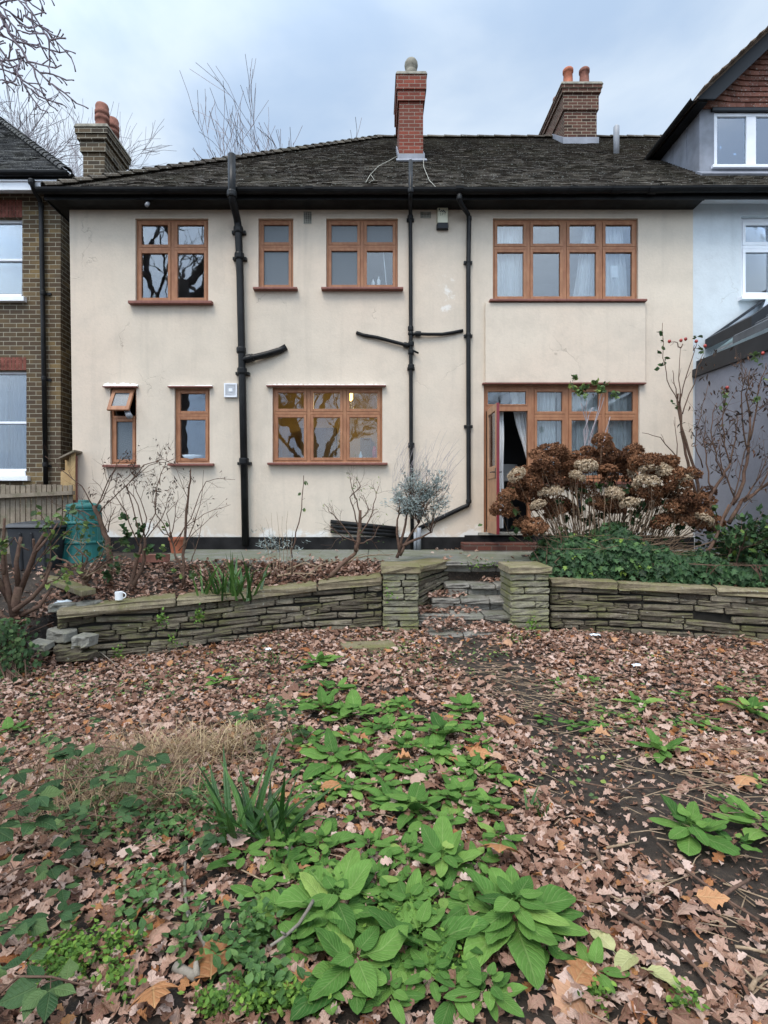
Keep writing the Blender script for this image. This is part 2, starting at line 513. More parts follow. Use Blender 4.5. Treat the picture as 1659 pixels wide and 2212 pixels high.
def m_leaf(name, stops, vein=.5, trans=.22, rough=.5, spec=.35, spot=None, nv=8, patch=0):
    t = MT(name)
    c = t.ramp(t.rnd(), stops)
    uv = t.sep(t.tc.outputs['UV'])
    a = t.math('ABSOLUTE', t.math('SUBTRACT', uv[0], .5))
    ph = t.math('MULTIPLY', t.math('SUBTRACT', uv[1], t.math('MULTIPLY', a, .55)), 6.283 * nv)
    wv = t.math('POWER', t.math('ADD', t.math('MULTIPLY', t.math('SINE', ph), .5), .5), 5)
    mid = t.ramp(a, [(.012, 1), (.05, 0)])
    vm_ = t.math('MAXIMUM', t.math('MULTIPLY', wv, .55), mid)
    c = t.mix(t.math('MULTIPLY', vm_, vein), c, t.mix(.5, c, (.45, .48, .22), 'SCREEN'))
    c = t.mix(t.ramp(t.noise(23, 4, .6), [(.3, .45), (.65, 0)]), c, t.mix(1, c, (.5, .5, .45), 'MULTIPLY'))
    if patch: c = t.mix(t.ramp(t.noise(1.5, 5, .65), [(.40, patch), (.58, 0)]), c, t.mix(1, c, (.42, .34, .30), 'MULTIPLY'))
    if spot: c = t.mix(t.ramp(t.noise(60, 3), [(.66, 0), (.7, .8)]), c, spot)
    t.set(Base_Color=c, Roughness=rough, Specular_IOR_Level=spec)
    t.bump(t.math('ADD', t.math('MULTIPLY', vm_, -1), t.math('MULTIPLY', t.noise(70, 4, .6), 1.6)), .5, .005)
    if trans:
        tr = t.n('ShaderNodeBsdfTranslucent', {'Color': c})
        ms = t.n('ShaderNodeMixShader', {0: trans, 1: t.b.outputs[0], 2: tr.outputs[0]})
        t.t.links.new(ms.outputs[0], t.o.inputs['Surface'])
    return t.m
def m_bark(name, c1, c2, moss=0.0, scale=20):
    t = MT(name)
    c = t.mix(t.ramp(t.noise(scale, 6, .7), [(.3, 0), (.7, 1)]), c1, c2)
    c = t.mix(t.math('MULTIPLY', t.rnd(), .35), c, [q * .6 for q in c1])
    if moss: c = t.mix(t.ramp(t.noise(6, 5), [(.5, 0), (.65, moss)]), c, (.07, .085, .03))
    t.set(Base_Color=c, Roughness=.9, Specular_IOR_Level=.2)
    t.bump(t.noise(scale * 2.5, 5), .5, .008)
    return t.m
def m_glass(name, refl=.2, tint=(.92, .95, .95), wavy=.02):
    t = MT(name)
    bmp = t.n('ShaderNodeBump', {'Height': t.noise(3.0, 2, .4), 'Strength': wavy * 4, 'Distance': .02})
    tr = t.n('ShaderNodeBsdfTransparent', {'Color': (*tint, 1)})
    gl = t.n('ShaderNodeBsdfGlossy', {'Color': (.9, .93, 1, 1), 'Roughness': .015, 'Normal': bmp.outputs[0]})
    fr = t.n('ShaderNodeFresnel', {'IOR': 1.5})
    fac = t.math('ADD', t.math('MULTIPLY', fr.outputs[0], .9), refl)
    ms = t.n('ShaderNodeMixShader', {0: fac, 1: tr.outputs[0], 2: gl.outputs[0]})
    t.t.links.new(ms.outputs[0], t.o.inputs['Surface'])
    return t.m
def m_frost(name, col):
    t = MT(name)
    c = t.mix(t.ramp(t.noise(90, 3), [(.35, 0), (.65, 1)]), [q * .7 for q in col], [q * 1.2 for q in col])
    tl = t.n('ShaderNodeBsdfTranslucent', {'Color': c})
    t.set(Base_Color=c, Roughness=.22, Specular_IOR_Level=.6)
    t.bump(t.noise(110, 2), .35, .004)
    ms = t.n('ShaderNodeMixShader', {0: .35, 1: t.b.outputs[0], 2: tl.outputs[0]})
    t.t.links.new(ms.outputs[0], t.o.inputs['Surface'])
    return t.m
def m_cloth(name, col):
    t = MT(name)
    c = t.mix(t.noise(8, 4), [q * .85 for q in col], col)
    tl = t.n('ShaderNodeBsdfTranslucent', {'Color': c})
    t.set(Base_Color=c, Roughness=.9, Specular_IOR_Level=.1)
    t.bump(t.noise(120, 2), .15, .003)
    ms = t.n('ShaderNodeMixShader', {0: .3, 1: t.b.outputs[0], 2: tl.outputs[0]})
    t.t.links.new(ms.outputs[0], t.o.inputs['Surface'])
    return t.m
def m_emit(name, col, s):
    t = MT(name)
    e = t.n('ShaderNodeEmission', {'Color': (*col, 1), 'Strength': s})
    t.t.links.new(e.outputs[0], t.o.inputs['Surface'])
    return t.m

K = {}
K['stucco'] = m_stucco('cream_render', (.65, .56, .455), (.53, .465, .385))
K['plinth'] = m_plain('black_bitumen', (.012, .011, .011), .7, .6, 5, .2, .4)
K['white_render'] = m_stucco('white_render', (.56, .60, .62), (.47, .505, .53), False)
K['grey_render'] = m_stucco('grey_render', (.25, .255, .29), (.18, .185, .215), False)
K['plaster'] = m_plain('interior_plaster', (.34, .33, .32), .9, .1, 2)
K['ochre'] = m_plain('ochre_plaster', (.36, .27, .11), .9, .15, 2)
K['gloom'] = m_plain('painted_gloom', (.05, .05, .055), .9, .1, 2)  # shade of the unlit doorway room, put into the colour
K['tile'] = m_tile('roof_tile', (.058, .047, .037), (.125, .105, .082), 1.0)
K['tile_dark'] = m_tile('dark_roof_tile', (.035, .035, .036), (.075, .073, .070), .2)
K['tile_red'] = m_tile('red_hung_tile', (.17, .070, .050), (.25, .105, .075), -1.2)
K['tile_new'] = m_tile('new_roof_tile', (.22, .16, .12), (.32, .25, .19), -1)
K['brick_red'] = m_brick('red_brick', (.27, .070, .046), (.17, .050, .036), (.30, .25, .20), .6, (.12, .05, .035))
K['brick_dark'] = m_brick('sooty_brick', (.065, .036, .028), (.12, .055, .040), (.36, .32, .24), .5)
K['brick_black'] = m_brick('sooty_stock_brick', (.055, .045, .035), (.13, .095, .060), (.36, .33, .26), .6)
K['brick_stock'] = m_brick('stock_brick', (.215, .150, .072), (.090, .060, .038), (.36, .33, .25), .35, (.07, .052, .040), .24, .083)
K['brick_arch'] = m_plain('red_arch_brick', (.17, .06, .045), .9, .45, 9, .2, .4)
K['cement'] = m_plain('cement', (.30, .29, .25), .95, .35, 9, .15, .5)
K['capstone'] = m_plain('weathered_capstone', (.20, .185, .15), .95, .4, 10, .15, .5)
K['lead'] = m_plain('lead_sheet', (.19, .20, .23), .55, .3, 3, .5, .15)
K['pot'] = m_plain('terracotta', (.20, .088, .064), .85, .45, 9, .2, .3)
K['pot_new'] = m_plain('orange_pot', (.36, .115, .06), .7, .25, 9, .3, .1)
K['black'] = m_black('black_gloss_paint', .008)
K['gutter'] = m_black('black_gutter_paint', .005, .45, False)
K['charcoal'] = m_plain('charcoal_metal', (.020, .022, .026), .5, .2, 3, .25)
K['slate'] = m_plain('anthracite_roof', (.075, .082, .092), .6, .3, 4, .4, .2)
K['wood'] = m_wood_paint('brown_window_paint', (.265, .108, .052), (.37, .180, .092), 1.0)
K['sill'] = m_wood_paint('red_brown_sill_paint', (.17, .060, .046), (.24, .095, .070), .8)
K['doorwood'] = m_wood_paint('bare_door_wood', (.34, .185, .105), (.47, .28, .17), .1)
K['doorred'] = m_plain('red_door_edge', (.17, .014, .022), .45, .2, 4, .5)
K['white_paint'] = m_plain('white_paint', (.74, .76, .80), .4, .06, 4, .5)
K['off_white'] = m_plain('peeling_white', (.72, .72, .70), .85, .12, 14, .2, .5)
K['glass'] = m_glass('window_glass', .02)
K['glass_dark'] = m_glass('reflecting_glass', .045)
K['glass_sky'] = m_glass('skylight_glass', .16, (.75, .88, .88))
K['frost'] = m_frost('frosted_glass', (.17, .20, .225))
K['curtain'] = m_cloth('white_curtain', (.88, .885, .89))
K['curtain_grey'] = m_cloth('grey_curtain', (.22, .23, .26))
K['blind'] = m_cloth('pale_blind', (.58, .66, .70))
K['stone'] = m_stone('garden_stone', (.072, .058, .042), (.24, .205, .152), (.100, .098, .040), .55)
K['coping'] = m_stone('coping_stone', (.215, .175, .115), (.29, .245, .165), (.13, .125, .048), .6)
K['pier'] = m_stone('pier_stone', (.20, .185, .135), (.27, .25, .19), (.135, .14, .045), .75)
K['step'] = m_stone('step_stone', (.20, .185, .16), (.29, .27, .235), (.085, .090, .055), .3)
K['rubble'] = m_stone('broken_stone', (.22, .21, .175), (.30, .285, .245), (.15, .15, .08), .2)
K['core'] = m_plain('dark_joint', (.022, .020, .017), 1, .3, 9, .1)
K['pave'] = m_stone('concrete_path', (.21, .205, .18), (.235, .23, .20), (.13, .14, .09), .5)
K['fence'] = m_bark('weathered_fence', (.17, .135, .10), (.30, .25, .19), .3, 9)
K['pale_timber'] = m_bark('pale_timber', (.34, .22, .105), (.46, .32, .16), .2, 9)
K['green_plastic'] = m_plain('green_plastic', (.010, .115, .105), .45, .25, 3, .5, .05)
K['black_plastic'] = m_plain('black_plastic', (.028, .029, .032), .5, .4, 3, .5, .1)
K['grey_plastic'] = m_plain('grey_plastic', (.24, .25, .27), .5, .2, 5)
K['twig'] = m_bark('twig_bark', (.075, .042, .030), (.17, .105, .075), .12, 34)
K['twig_pale'] = m_bark('pale_twig', (.20, .135, .085), (.40, .30, .20), 0, 30)
K['dead_stem'] = m_leaf('dead_stem', [(0, (.11, .065, .040)), (1, (.34, .235, .145))], 0, .1, .85)
K['hyd_stem'] = m_bark('hydrangea_stem', (.10, .062, .040), (.29, .20, .13), 0, 30)
K['stick_grey'] = m_bark('dry_stick', (.17, .145, .12), (.31, .27, .22), .1, 25)
K['twig_grey'] = m_bark('grey_twig', (.26, .225, .235), (.38, .34, .35), 0, 10)  # haze over the distant bare trees is put into this pale tone
K['oakbark'] = m_bark('oak_bark', (.085, .068, .062), (.19, .155, .14), .3, 10)
K['leaf_comfrey'] = m_leaf('foxglove_leaf', [(0, (.032, .095, .020)), (.35, (.080, .185, .038)), (.75, (.155, .290, .062)), (1, (.31, .43, .11))], .34, .28, .6, .10, None, 11)
K['leaf_fade'] = m_leaf('fading_leaf', [(0, (.30, .32, .12)), (1, (.48, .46, .22))], .5)
K['leaf_bramble'] = m_leaf('bramble_leaf', [(0, (.018, .046, .015)), (.5, (.036, .082, .030)), (1, (.095, .150, .050))], .12, .15, .5, .16)
K['leaf_ivy'] = m_leaf('ivy_leaf', [(0, (.006, .020, .008)), (.5, (.020, .062, .024)), (.93, (.060, .135, .045)), (1, (.22, .33, .05))], .35, .12, .42, .22)
K['leaf_rose'] = m_leaf('rose_leaf', [(0, (.05, .09, .035)), (.6, (.11, .19, .055)), (1, (.26, .34, .07))], .4, .25)
K['leaf_dead'] = m_leaf('withered_leaf', [(0, (.022, .014, .012)), (.7, (.055, .030, .022)), (1, (.14, .06, .03))], .1, .05, .7)
K['leaf_silver'] = m_leaf('silver_leaf', [(0, (.20, .25, .235)), (1, (.50, .56, .54))], .1, .2, .8)
K['leaf_small'] = m_leaf('groundcover_leaf', [(0, (.055, .13, .020)), (.6, (.13, .26, .035)), (1, (.24, .38, .06))], .1, .3)
K['leaf_mint'] = m_leaf('clover_leaf', [(0, (.035, .095, .022)), (.6, (.075, .17, .042)), (1, (.15, .26, .07))], .2, .25)
K['blade'] = m_leaf('iris_blade', [(0, (.020, .060, .012)), (.6, (.045, .125, .022)), (1, (.13, .25, .06))], 0, .25, .4, .5)
K['straw'] = m_leaf('dry_grass', [(0, (.30, .20, .105)), (1, (.62, .48, .29))], 0, .2, .8)
K['litter'] = m_leaf('dead_oak_leaf', [(0, (.100, .042, .028)), (.2, (.250, .122, .080)), (.42, (.430, .255, .185)), (.66, (.560, .380, .305)), (.86, (.650, .480, .410)), (.93, (.46, .215, .085)), (1, (.32, .11, .04))], .2, .16, .62, .3, None, 6, .4)
K['litter_orange'] = m_leaf('dead_sycamore_leaf', [(0, (.27, .115, .045)), (.6, (.44, .20, .085)), (1, (.55, .29, .15))], .3, .15, .6, .3, None, 6)
K['hyd_brown'] = m_leaf('brown_floret', [(0, (.060, .026, .013)), (.5, (.190, .080, .036)), (1, (.42, .21, .105))], 0, .15, .8)
K['hyd_pale'] = m_leaf('pale_floret', [(0, (.40, .28, .17)), (1, (.76, .62, .45))], 0, .2, .8)
K['hip'] = m_plain('rose_hip', (.30, .035, .025), .35, .3, 20, .5)
K['porcelain'] = m_plain('white_china', (.80, .81, .82), .15, .03, 5, .6)
K['rag'] = m_plain('white_plastic_bag', (.70, .76, .80), .4, .12, 12, .4, .3)
K['ink'] = m_plain('dark_print', (.06, .07, .065), .6, .1, 9)
K['cream_plastic'] = m_plain('cream_plastic', (.66, .65, .50), .4, .08, 5, .5)
K['lampglow'] = m_emit('lit_bulb', (1.0, .62, .16), 4)
K['blue_bottle'] = m_plain('pale_blue_plastic', (.50, .62, .72), .3, .1, 9)
K['red_bottle'] = m_plain('red_plastic', (.45, .05, .06), .35, .1, 9)

# ground: soil with crumbs, and green further out
t = MT('garden_soil')
c = t.mix(t.ramp(t.noise(3, 7, .7), [(.35, 0), (.7, 1)]), (.022, .016, .012), (.060, .045, .034))
c = t.mix(t.ramp(t.noise(24, 5, .7), [(.55, 0), (.7, .7)]), c, (.13, .085, .055))
t.set(Base_Color=c, Roughness=.85, Specular_IOR_Level=.3)
t.bump(t.math('ADD', t.noise(9, 8, .7), t.math('MULTIPLY', t.noise(45, 5, .7), .5)), .9, .04)
K['soil'] = t.m
# ------------------------------------------------------------------ the ground
YF = 8.6                                   # garden face of the houses
S = YF / F
def fx(u): return ux(u, YF)
def fz(v): return vz(v, YF)
PZ = 0.665                                 # level of the concrete path

def grid_sheet(name, xs, ys, zf, m, kind='structure'):
    X, Yg = np.meshgrid(xs, ys)
    Z = zf(X, Yg)
    V = np.stack([X, Yg, Z], -1).reshape(-1, 3)
    nx, ny = len(xs), len(ys)
    i = (np.arange(ny - 1)[:, None] * nx + np.arange(nx - 1)[None]).ravel()
    Fq = np.stack([i, i + 1, i + nx + 1, i + nx], 1)
    o = build_np(name, V, Fq, m, base=(0, 0, 0), Rn=NR.random(len(V)), UV=V[:, :2])
    return tag(o, kind=kind)
xs = np.concatenate([[-300, -80, -30, -14], np.linspace(-8, 9, 100), [14, 30, 80, 300]])
ys = np.concatenate([[-300, -80, -30, -10], np.linspace(-3, 6.4, 80), [9, 30, 80, 300]])
def ground_z(X, Yg):
    near = npsmooth(9, 6, np.abs(X)) * npsmooth(-6, -1, Yg)
    n = 0.012 * np.sin(X * 9.1 + Yg * 5) * np.sin(Yg * 8.3 - X * 2)
    return (gz(X, Yg) + n) * near
grid_sheet('ground', xs, ys, ground_z, K['soil'])

# ------------------------------------------------------------------ the cream rendered house
house = empty('rendered_house', (0, YF, PZ), 'cream rendered two-storey house with dark tiled roof and brown timber windows', 'house')
XL, XR, ZW = fx(160), fx(1497), 6.15

def wall_holes(mb, x0, x1, z0, z1, y, th, holes, lean=0.0):
    """front at y, thickness th, rectangular holes (x0, x1, z0, z1)"""
    xs_ = sorted({x0, x1, *[h[0] for h in holes], *[h[1] for h in holes]})
    zs_ = sorted({z0, z1, *[h[2] for h in holes], *[h[3] for h in holes]})
    def hole(x, z): return any(h[0] < x < h[1] and h[2] < z < h[3] for h in holes)
    nx, nz_ = len(xs_) - 1, len(zs_) - 1
    solid = [[not hole((xs_[i] + xs_[i + 1]) / 2, (zs_[j] + zs_[j + 1]) / 2) for j in range(nz_)] for i in range(nx)]
    def X(i, j): return xs_[i] + (lean * (zs_[j] - z0) if i == 0 else 0)
    for i in range(nx):
        for j in range(nz_):
            if not solid[i][j]: continue
            a, b, c, d = zs_[j], zs_[j + 1], y, y + th
            xa0, xa1, xb0, xb1 = X(i, j), X(i, j + 1), X(i + 1, j), X(i + 1, j + 1)
            mb.quad((xa0, c, a), (xb0, c, a), (xb1, c, b), (xa1, c, b), .5)
            mb.quad((xb0, d, a), (xa0, d, a), (xa1, d, b), (xb1, d, b), .5)
            if i == 0 or not solid[i - 1][j]: mb.quad((xa0, d, a), (xa0, c, a), (xa1, c, b), (xa1, d, b), .5)
            if i == nx - 1 or not solid[i + 1][j]: mb.quad((xb0, c, a), (xb0, d, a), (xb1, d, b), (xb1, c, b), .5)
            if j == 0 or not solid[i][j - 1]: mb.quad((xa0, d, a), (xb0, d, a), (xb0, c, a), (xa0, c, a), .5)
            if j == nz_ - 1 or not solid[i][j + 1]: mb.quad((xa1, c, b), (xb1, c, b), (xb1, d, b), (xa1, d, b), .5)

# windows in reference pixels: left, right, top, bottom, mullions, transom, sill, kind
WIN = {
 'a': dict(u=(292.5, 450), v=(472, 652), mul=[371], tr=535, sill=(282, 461, 653, 660)),
 'b': dict(u=(558, 633.6), v=(472, 624), mul=[], tr=530, sill=(549, 643.7, 624, 629.5)),
 'c': dict(u=(704.6, 859.4), v=(472, 624), mul=[782], tr=530, sill=(695, 870.6, 624, 629.5)),
 'd': dict(u=(1064.5, 1378.6), v=(471.7, 649), mul=[1142.7, 1222, 1300], tr=533, sill=(1055.7, 1392, 649.5, 655)),
 'e': dict(u=(238, 294.6), v=(838, 1003), mul=[], tr=900.5, sill=(227, 302.5, 1004, 1010), head=(226, 299)),
 'f': dict(u=(377, 453), v=(838, 1000), mul=[], tr=896.5, sill=(367, 463.5, 1001, 1007), head=(365.5, 460)),
 'g': dict(u=(588.6, 826), v=(836, 999), mul=[666, 744.5], tr=891.5, sill=(579.6, 837, 999.5, 1005), head=(577, 833.5)),
}
holes = [(fx(q['u'][0]), fx(q['u'][1]), fz(q['v'][1]), fz(q['v'][0])) for q in WIN.values()]
DU0, DU1, DU2, DV0 = 1045.0, 1155.0, 1381.5, 831.0
FZ0 = fz(1153)                                        # door threshold level
DVB = 1040.0
holes += [(fx(DU0), fx(1148), FZ0, fz(DV0)), (fx(1148), fx(DU2), fz(DVB), fz(DV0))]
mb = MB()
wall_holes(mb, XL, XR, PZ - .3, ZW, YF, .25, holes, -0.013)
# flank wall and rear wall
mb.box(XL - .05, XL + .2, YF + .251, 18.3, PZ - .3, ZW, .5)
mb.box(XL + .201, XR, 18.05, 18.3, PZ - .3, ZW, .5)
mb.build('wall', K['stucco'], house)
mb = MB()
mb.box(XL + .21, fx(1003), YF - .028, YF - .003, PZ - .2, fz(1160), .5)
mb.box(fx(1003.3), fx(1400), YF - .026, YF - .003, PZ - .2, fz(1156), .5)
mb.box(fx(1400.3), XR, YF - .028, YF - .003, PZ - .2, fz(1160), .5)
mb.box(XL + .02, XL + .209, YF - .029, YF - .003, PZ - .2, fz(1161), .5)
mb.build('plinth', K['plinth'], house)
# projecting rendered apron between the big window and the garden door
mb = MB()
mb.box(fx(1047), fx(1391.5), YF - .055, YF - .004, fz(828.5), fz(656), .5)
mb.build('apron_panel', K['stucco'], house, bevel=.012)
# rooms behind the windows
FL1 = fz(747)
mb = MB()
mb.box(XL + .25, XR - .02, YF + .252, 12.4, FZ0 - .12, FZ0 - .01)
mb.box(XL + .25, XR - .02, YF + .252, 12.4, FL1 - .12, FL1 + .05)
mb.box(XL + .25, XR - .02, YF + .252, 12.4, ZW - .06, ZW - .002)
mb.box(XL + .201, XR - .02, 12.41, 12.6, PZ, ZW - .004)
for u, z0, z1 in ((510, FL1 + .06, ZW - .07), (668, FL1 + .06, ZW - .07), (950, FL1 + .06, ZW - .07), (1480, FL1 + .06, ZW - .07), (335, FZ0, FL1 - .13), (520, FZ0, FL1 - .13)):
    mb.box(fx(u), fx(u) + .1, YF + .253, 12.405, z0, z1)
mb.build('interior_wall', K['plaster'], house)
mb = MB()
mb.box(fx(520) + .105, fx(960), 11.6, 11.7, FZ0, FL1 - .13)
mb.box(fx(960), fx(960) + .1, YF + .254, 12.404, FZ0, FL1 - .13)
mb.box(fx(520) + .102, fx(520) + .13, YF + .254, 11.59, FZ0, FL1 - .13)
mb.build('kitchen_wall', K['ochre'], house)
mb = MB()
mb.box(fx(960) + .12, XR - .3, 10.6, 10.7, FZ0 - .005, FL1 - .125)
mb.build('gloom_painted_wall', K['gloom'], house)  # near-black colour paints the shade deep in the doorway room

def frame_rect(mb, x0, x1, z0, z1, y0, y1, wd, r=None):
    mb.box(x0, x0 + wd, y0, y1, z0, z1, r); mb.box(x1 - wd, x1, y0, y1, z0, z1, r)
    mb.box(x0 + wd, x1 - wd, y0 + .001, y1 - .001, z0, z0 + wd, r); mb.box(x0 + wd, x1 - wd, y0 + .001, y1 - .001, z1 - wd, z1, r)

def window(house_, q, y, sc_, fx_, fz_, wood, sillm, panes, fw=4.5, mw=8, tw=6, cw=6.2, rec=.045, open_top=False, label=None, sillp=.10):
    """frame (the part) with casements, panes and a sill"""
    x0, x1, z0, z1 = fx_(q['u'][0]), fx_(q['u'][1]), fz_(q['v'][1]), fz_(q['v'][0])
    fw, mw, tw, cw = fw * sc_, mw * sc_, tw * sc_, cw * sc_
    ya, yb = y + rec, y + rec + .075
    mb = MB()
    frame_rect(mb, x0 + .001, x1 - .001, z0 + .001, z1 - .001, ya, yb, fw)
    ms = [fx_(m_) for m_ in q['mul']]
    trs = [fz_(q['tr'])] if q.get('tr') else []
    for m_ in ms: mb.box(m_ - mw / 2, m_ + mw / 2, ya + .002, yb - .002, z0 + fw, z1 - fw)
    xe = [x0 + fw] + [e for m_ in ms for e in (m_ - mw / 2, m_ + mw / 2)] + [x1 - fw]
    for z in trs:
        for i in range(0, len(xe), 2):
            mb.box(xe[i], xe[i + 1], ya - .006, yb - .003, z - tw / 2, z + tw / 2)
    fr = mb.build('window', wood, house_, base=((x0 + x1) / 2, y, z0), bevel=.004)
    if label: fr['label'] = label
    ze = [z0 + fw] + [e for z in trs for e in (z - tw / 2, z + tw / 2)] + [z1 - fw]
    k = 0
    for j in range(len(ze) - 2, -1, -2):
        for i in range(0, len(xe), 2):
            if open_top and j > 0: continue
            a, b, c, d = xe[i] + .002, xe[i + 1] - .002, ze[j] + .002, ze[j + 1] - .002
            mb = MB(); frame_rect(mb, a, b, c, d, ya - .010, yb - .02, cw)
            mb.build('casement', wood, fr, base=((a + b) / 2, y, c), bevel=.004)
            pm = panes[k % len(panes)]; k += 1
            mb = MB(); mb.box(a + cw - .004, b - cw + .004, ya + .022, ya + .026, c + cw - .004, d - cw + .004)
            mb.build('pane', K[pm], fr, base=((a + b) / 2, y, c))
    if 'sill' in q:
        s = q['sill']
        mb = MB()
        mb.hexa([(fx_(s[0]), y - sillp, fz_(s[3])), (fx_(s[1]), y - sillp, fz_(s[3])), (fx_(s[1]), ya + .02, fz_(s[3])), (fx_(s[0]), ya + .02, fz_(s[3])),
                 (fx_(s[0]), y - sillp, fz_(s[2]) - .006), (fx_(s[1]), y - sillp, fz_(s[2]) - .006), (fx_(s[1]), ya + .02, fz_(s[2]) + .004), (fx_(s[0]), ya + .02, fz_(s[2]) + .004)])
        mb.build('sill', sillm, fr, bevel=.006)
    if 'head' in q:
        h = q['head']
        mb = MB()
        mb.box(fx_(h[0]), fx_(h[1]), y - .075, y - .003, z1 - .002, z1 + .016)
        mb.build('drip_board', K['sill'], fr)
        mb = MB()                                    # crumbly white mortar fillet above the board
        n = max(8, int((fx_(h[1]) - fx_(h[0])) / .035))
        for i in range(n):
            xa = fx_(h[0]) + (fx_(h[1]) - fx_(h[0])) * i / n; xb = fx_(h[0]) + (fx_(h[1]) - fx_(h[0])) * (i + 1) / n
            hh = R.uniform(.018, .034) * (2.0 if q is WIN['e'] else 1.0)
            mb.hexa([(xa, y - .073, z1 + .0162), (xb, y - .073, z1 + .0162), (xb, y - .003, z1 + .0162), (xa, y - .003, z1 + .0162),
                     (xa, y - .05, z1 + .022 + R.uniform(0, .006)), (xb, y - .05, z1 + .022 + R.uniform(0, .006)), (xb, y - .003, z1 + .016 + hh), (xa, y - .003, z1 + .016 + hh)])
        mb.build('mortar_fillet', K['off_white'], fr)
    return fr
wa = window(house, WIN['a'], YF, S, fx, fz, K['wood'], K['sill'], ['glass_dark'], label='two-light window with bare tree reflections')
wb = window(house, WIN['b'], YF, S, fx, fz, K['wood'], K['sill'], ['frost'], label='narrow frosted upstairs window')
wc = window(house, WIN['c'], YF, S, fx, fz, K['wood'], K['sill'], ['frost', 'frost', 'frost', 'glass'], label='two-light frosted bathroom window')
wd = window(house, WIN['d'], YF, S, fx, fz, K['wood'], K['sill'], ['glass_dark'], label='wide four-light bedroom window with curtains')
we = window(house, WIN['e'], YF, S, fx, fz, K['wood'], K['sill'], ['frost'], open_top=True, label='slim window with its top light propped open')
wf = window(house, WIN['f'], YF, S, fx, fz, K['wood'], K['sill'], ['glass_dark'], label='narrow ground floor window')
wg = window(house, WIN['g'], YF, S, fx, fz, K['wood'], K['sill'], ['glass'], label='three-light kitchen window with yellow room behind')
# the propped-open top light of the slim window
q = WIN['e']
hx0, hx1, hz, lz = fx(q['u'][0] + 5), fx(q['u'][1] - 5), fz(q['v'][0] + 5), fz(894)
hl = hz - lz
an = math.radians(24)
def tilt(x, y, dz):          # along the sash (dz down from the hinge), y out of its plane
    return (x - .022 * dz / hl, YF + .02 - math.sin(an) * dz + y * math.cos(an), hz - math.cos(an) * dz - y * math.sin(an))
mb = MB(); cwd = 7.5 * S
for a, b, c_, d_ in ((hx0, hx0 + cwd, 0, hl), (hx1 - cwd, hx1, 0, hl), (hx0 + cwd, hx1 - cwd, 0, cwd), (hx0 + cwd, hx1 - cwd, hl - cwd * 1.3, hl)):
    mb.hexa([tilt(a, -.02, d_), tilt(b, -.02, d_), tilt(b, .02, d_), tilt(a, .02, d_), tilt(a, -.02, c_), tilt(b, -.02, c_), tilt(b, .02, c_), tilt(a, .02, c_)])
sash = mb.build('top_sash', K['wood'], we, bevel=.004)
mb = MB()
mb.hexa([tilt(hx0 + cwd, -.002, hl - cwd), tilt(hx1 - cwd, -.002, hl - cwd), tilt(hx1 - cwd, .002, hl - cwd), tilt(hx0 + cwd, .002, hl - cwd),
         tilt(hx0 + cwd, -.002, cwd), tilt(hx1 - cwd, -.002, cwd), tilt(hx1 - cwd, .002, cwd), tilt(hx0 + cwd, .002, cwd)])
mb.build('sash_pane', K['frost'], we)
hose = MB()
hose.tube([P(280, 899, 8.50), P(276, 893, 8.6), P(275, 885, 8.8)], .048, 12)
o = hose.build('vent_hose', K['grey_plastic'], smooth=True)
tag(o, 'grey dryer hose poking out of the propped-open slim window', 'hose')

# garden door unit: frame, fixed lights, transom light, the open door
x0, x1, x2 = fx(DU0), fx(1078), fx(1148)
ya, yb = YF + .04, YF + .12
mb = MB()
zt = fz(DV0)
pz_ = fz(1143)
mb.box(x0 + .001, fx(1051), ya, yb, FZ0, zt - .001)
mb.box(fx(1141.5), fx(1149), ya, yb, FZ0, zt - .001)
mb.box(fx(1149) + .0005, fx(1155.5), ya + .002, yb - .002, fz(DVB) + .001, zt - .002)
mb.box(fx(1376), fx(DU2) - .001, ya, yb, fz(DVB) + .001, zt - .001)
mb.box(fx(1051) + .0005, fx(1141.5) - .0005, ya, yb, fz(887), fz(876))
mb.box(fx(1051) + .0005, fx(1141.5) - .0005, ya, yb, fz(841), zt - .002)
mb.box(fx(1155.5) + .0005, fx(1376) - .0005, ya, yb, fz(839), zt - .002)
mb.box(fx(1155.5) + .0005, fx(1376) - .0005, ya, yb, fz(DVB) + .001, fz(1033))
for u in (1226.5, 1305.5):
    mb.box(fx(u - 4), fx(u + 4), ya + .002, yb - .002, fz(1033) + .0005, fz(839) - .0005)
ue = [1155.5, 1222.5, 1230.5, 1301.5, 1309.5, 1376]
for i in (0, 2, 4):
    mb.box(fx(ue[i]) + .0005, fx(ue[i + 1]) - .0005, ya - .005, yb - .003, fz(901), fz(894))
dfr = mb.build('door_frame', K['wood'], house, base=(x1, YF, FZ0), bevel=.004)
for i in (0, 2, 4):
    for a, b in ((894, 839), (1033, 901)):
        mb = MB(); frame_rect(mb, fx(ue[i]) + .002, fx(ue[i + 1]) - .002, fz(a) + .002, fz(b) - .002, ya - .010, yb - .03, 6 * S)
        mb.build('casement', K['wood'], dfr, bevel=.004)
        mb = MB(); mb.box(fx(ue[i]) + 5.5 * S, fx(ue[i + 1]) - 5.5 * S, ya + .024, ya + .028, fz(a) + 5.5 * S, fz(b) - 5.5 * S)
        mb.build('pane', K['glass'], dfr)
mb = MB(); frame_rect(mb, fx(1051) + .002, fx(1141.5) - .002, fz(876) + .002, fz(841) - .002, ya - .008, yb - .03, 3.5 * S)
mb.build('casement', K['wood'], dfr, bevel=.004)
mb = MB(); mb.box(fx(1051) + 3 * S, fx(1141.5) - 3 * S, ya + .024, ya + .028, fz(876) + 3 * S, fz(841) - 3 * S)
mb.build('pane', K['glass_dark'], dfr)
mb = MB(); mb.box(fx(1041), fx(1391), YF - .08, YF - .003, zt - .002, zt + .016)
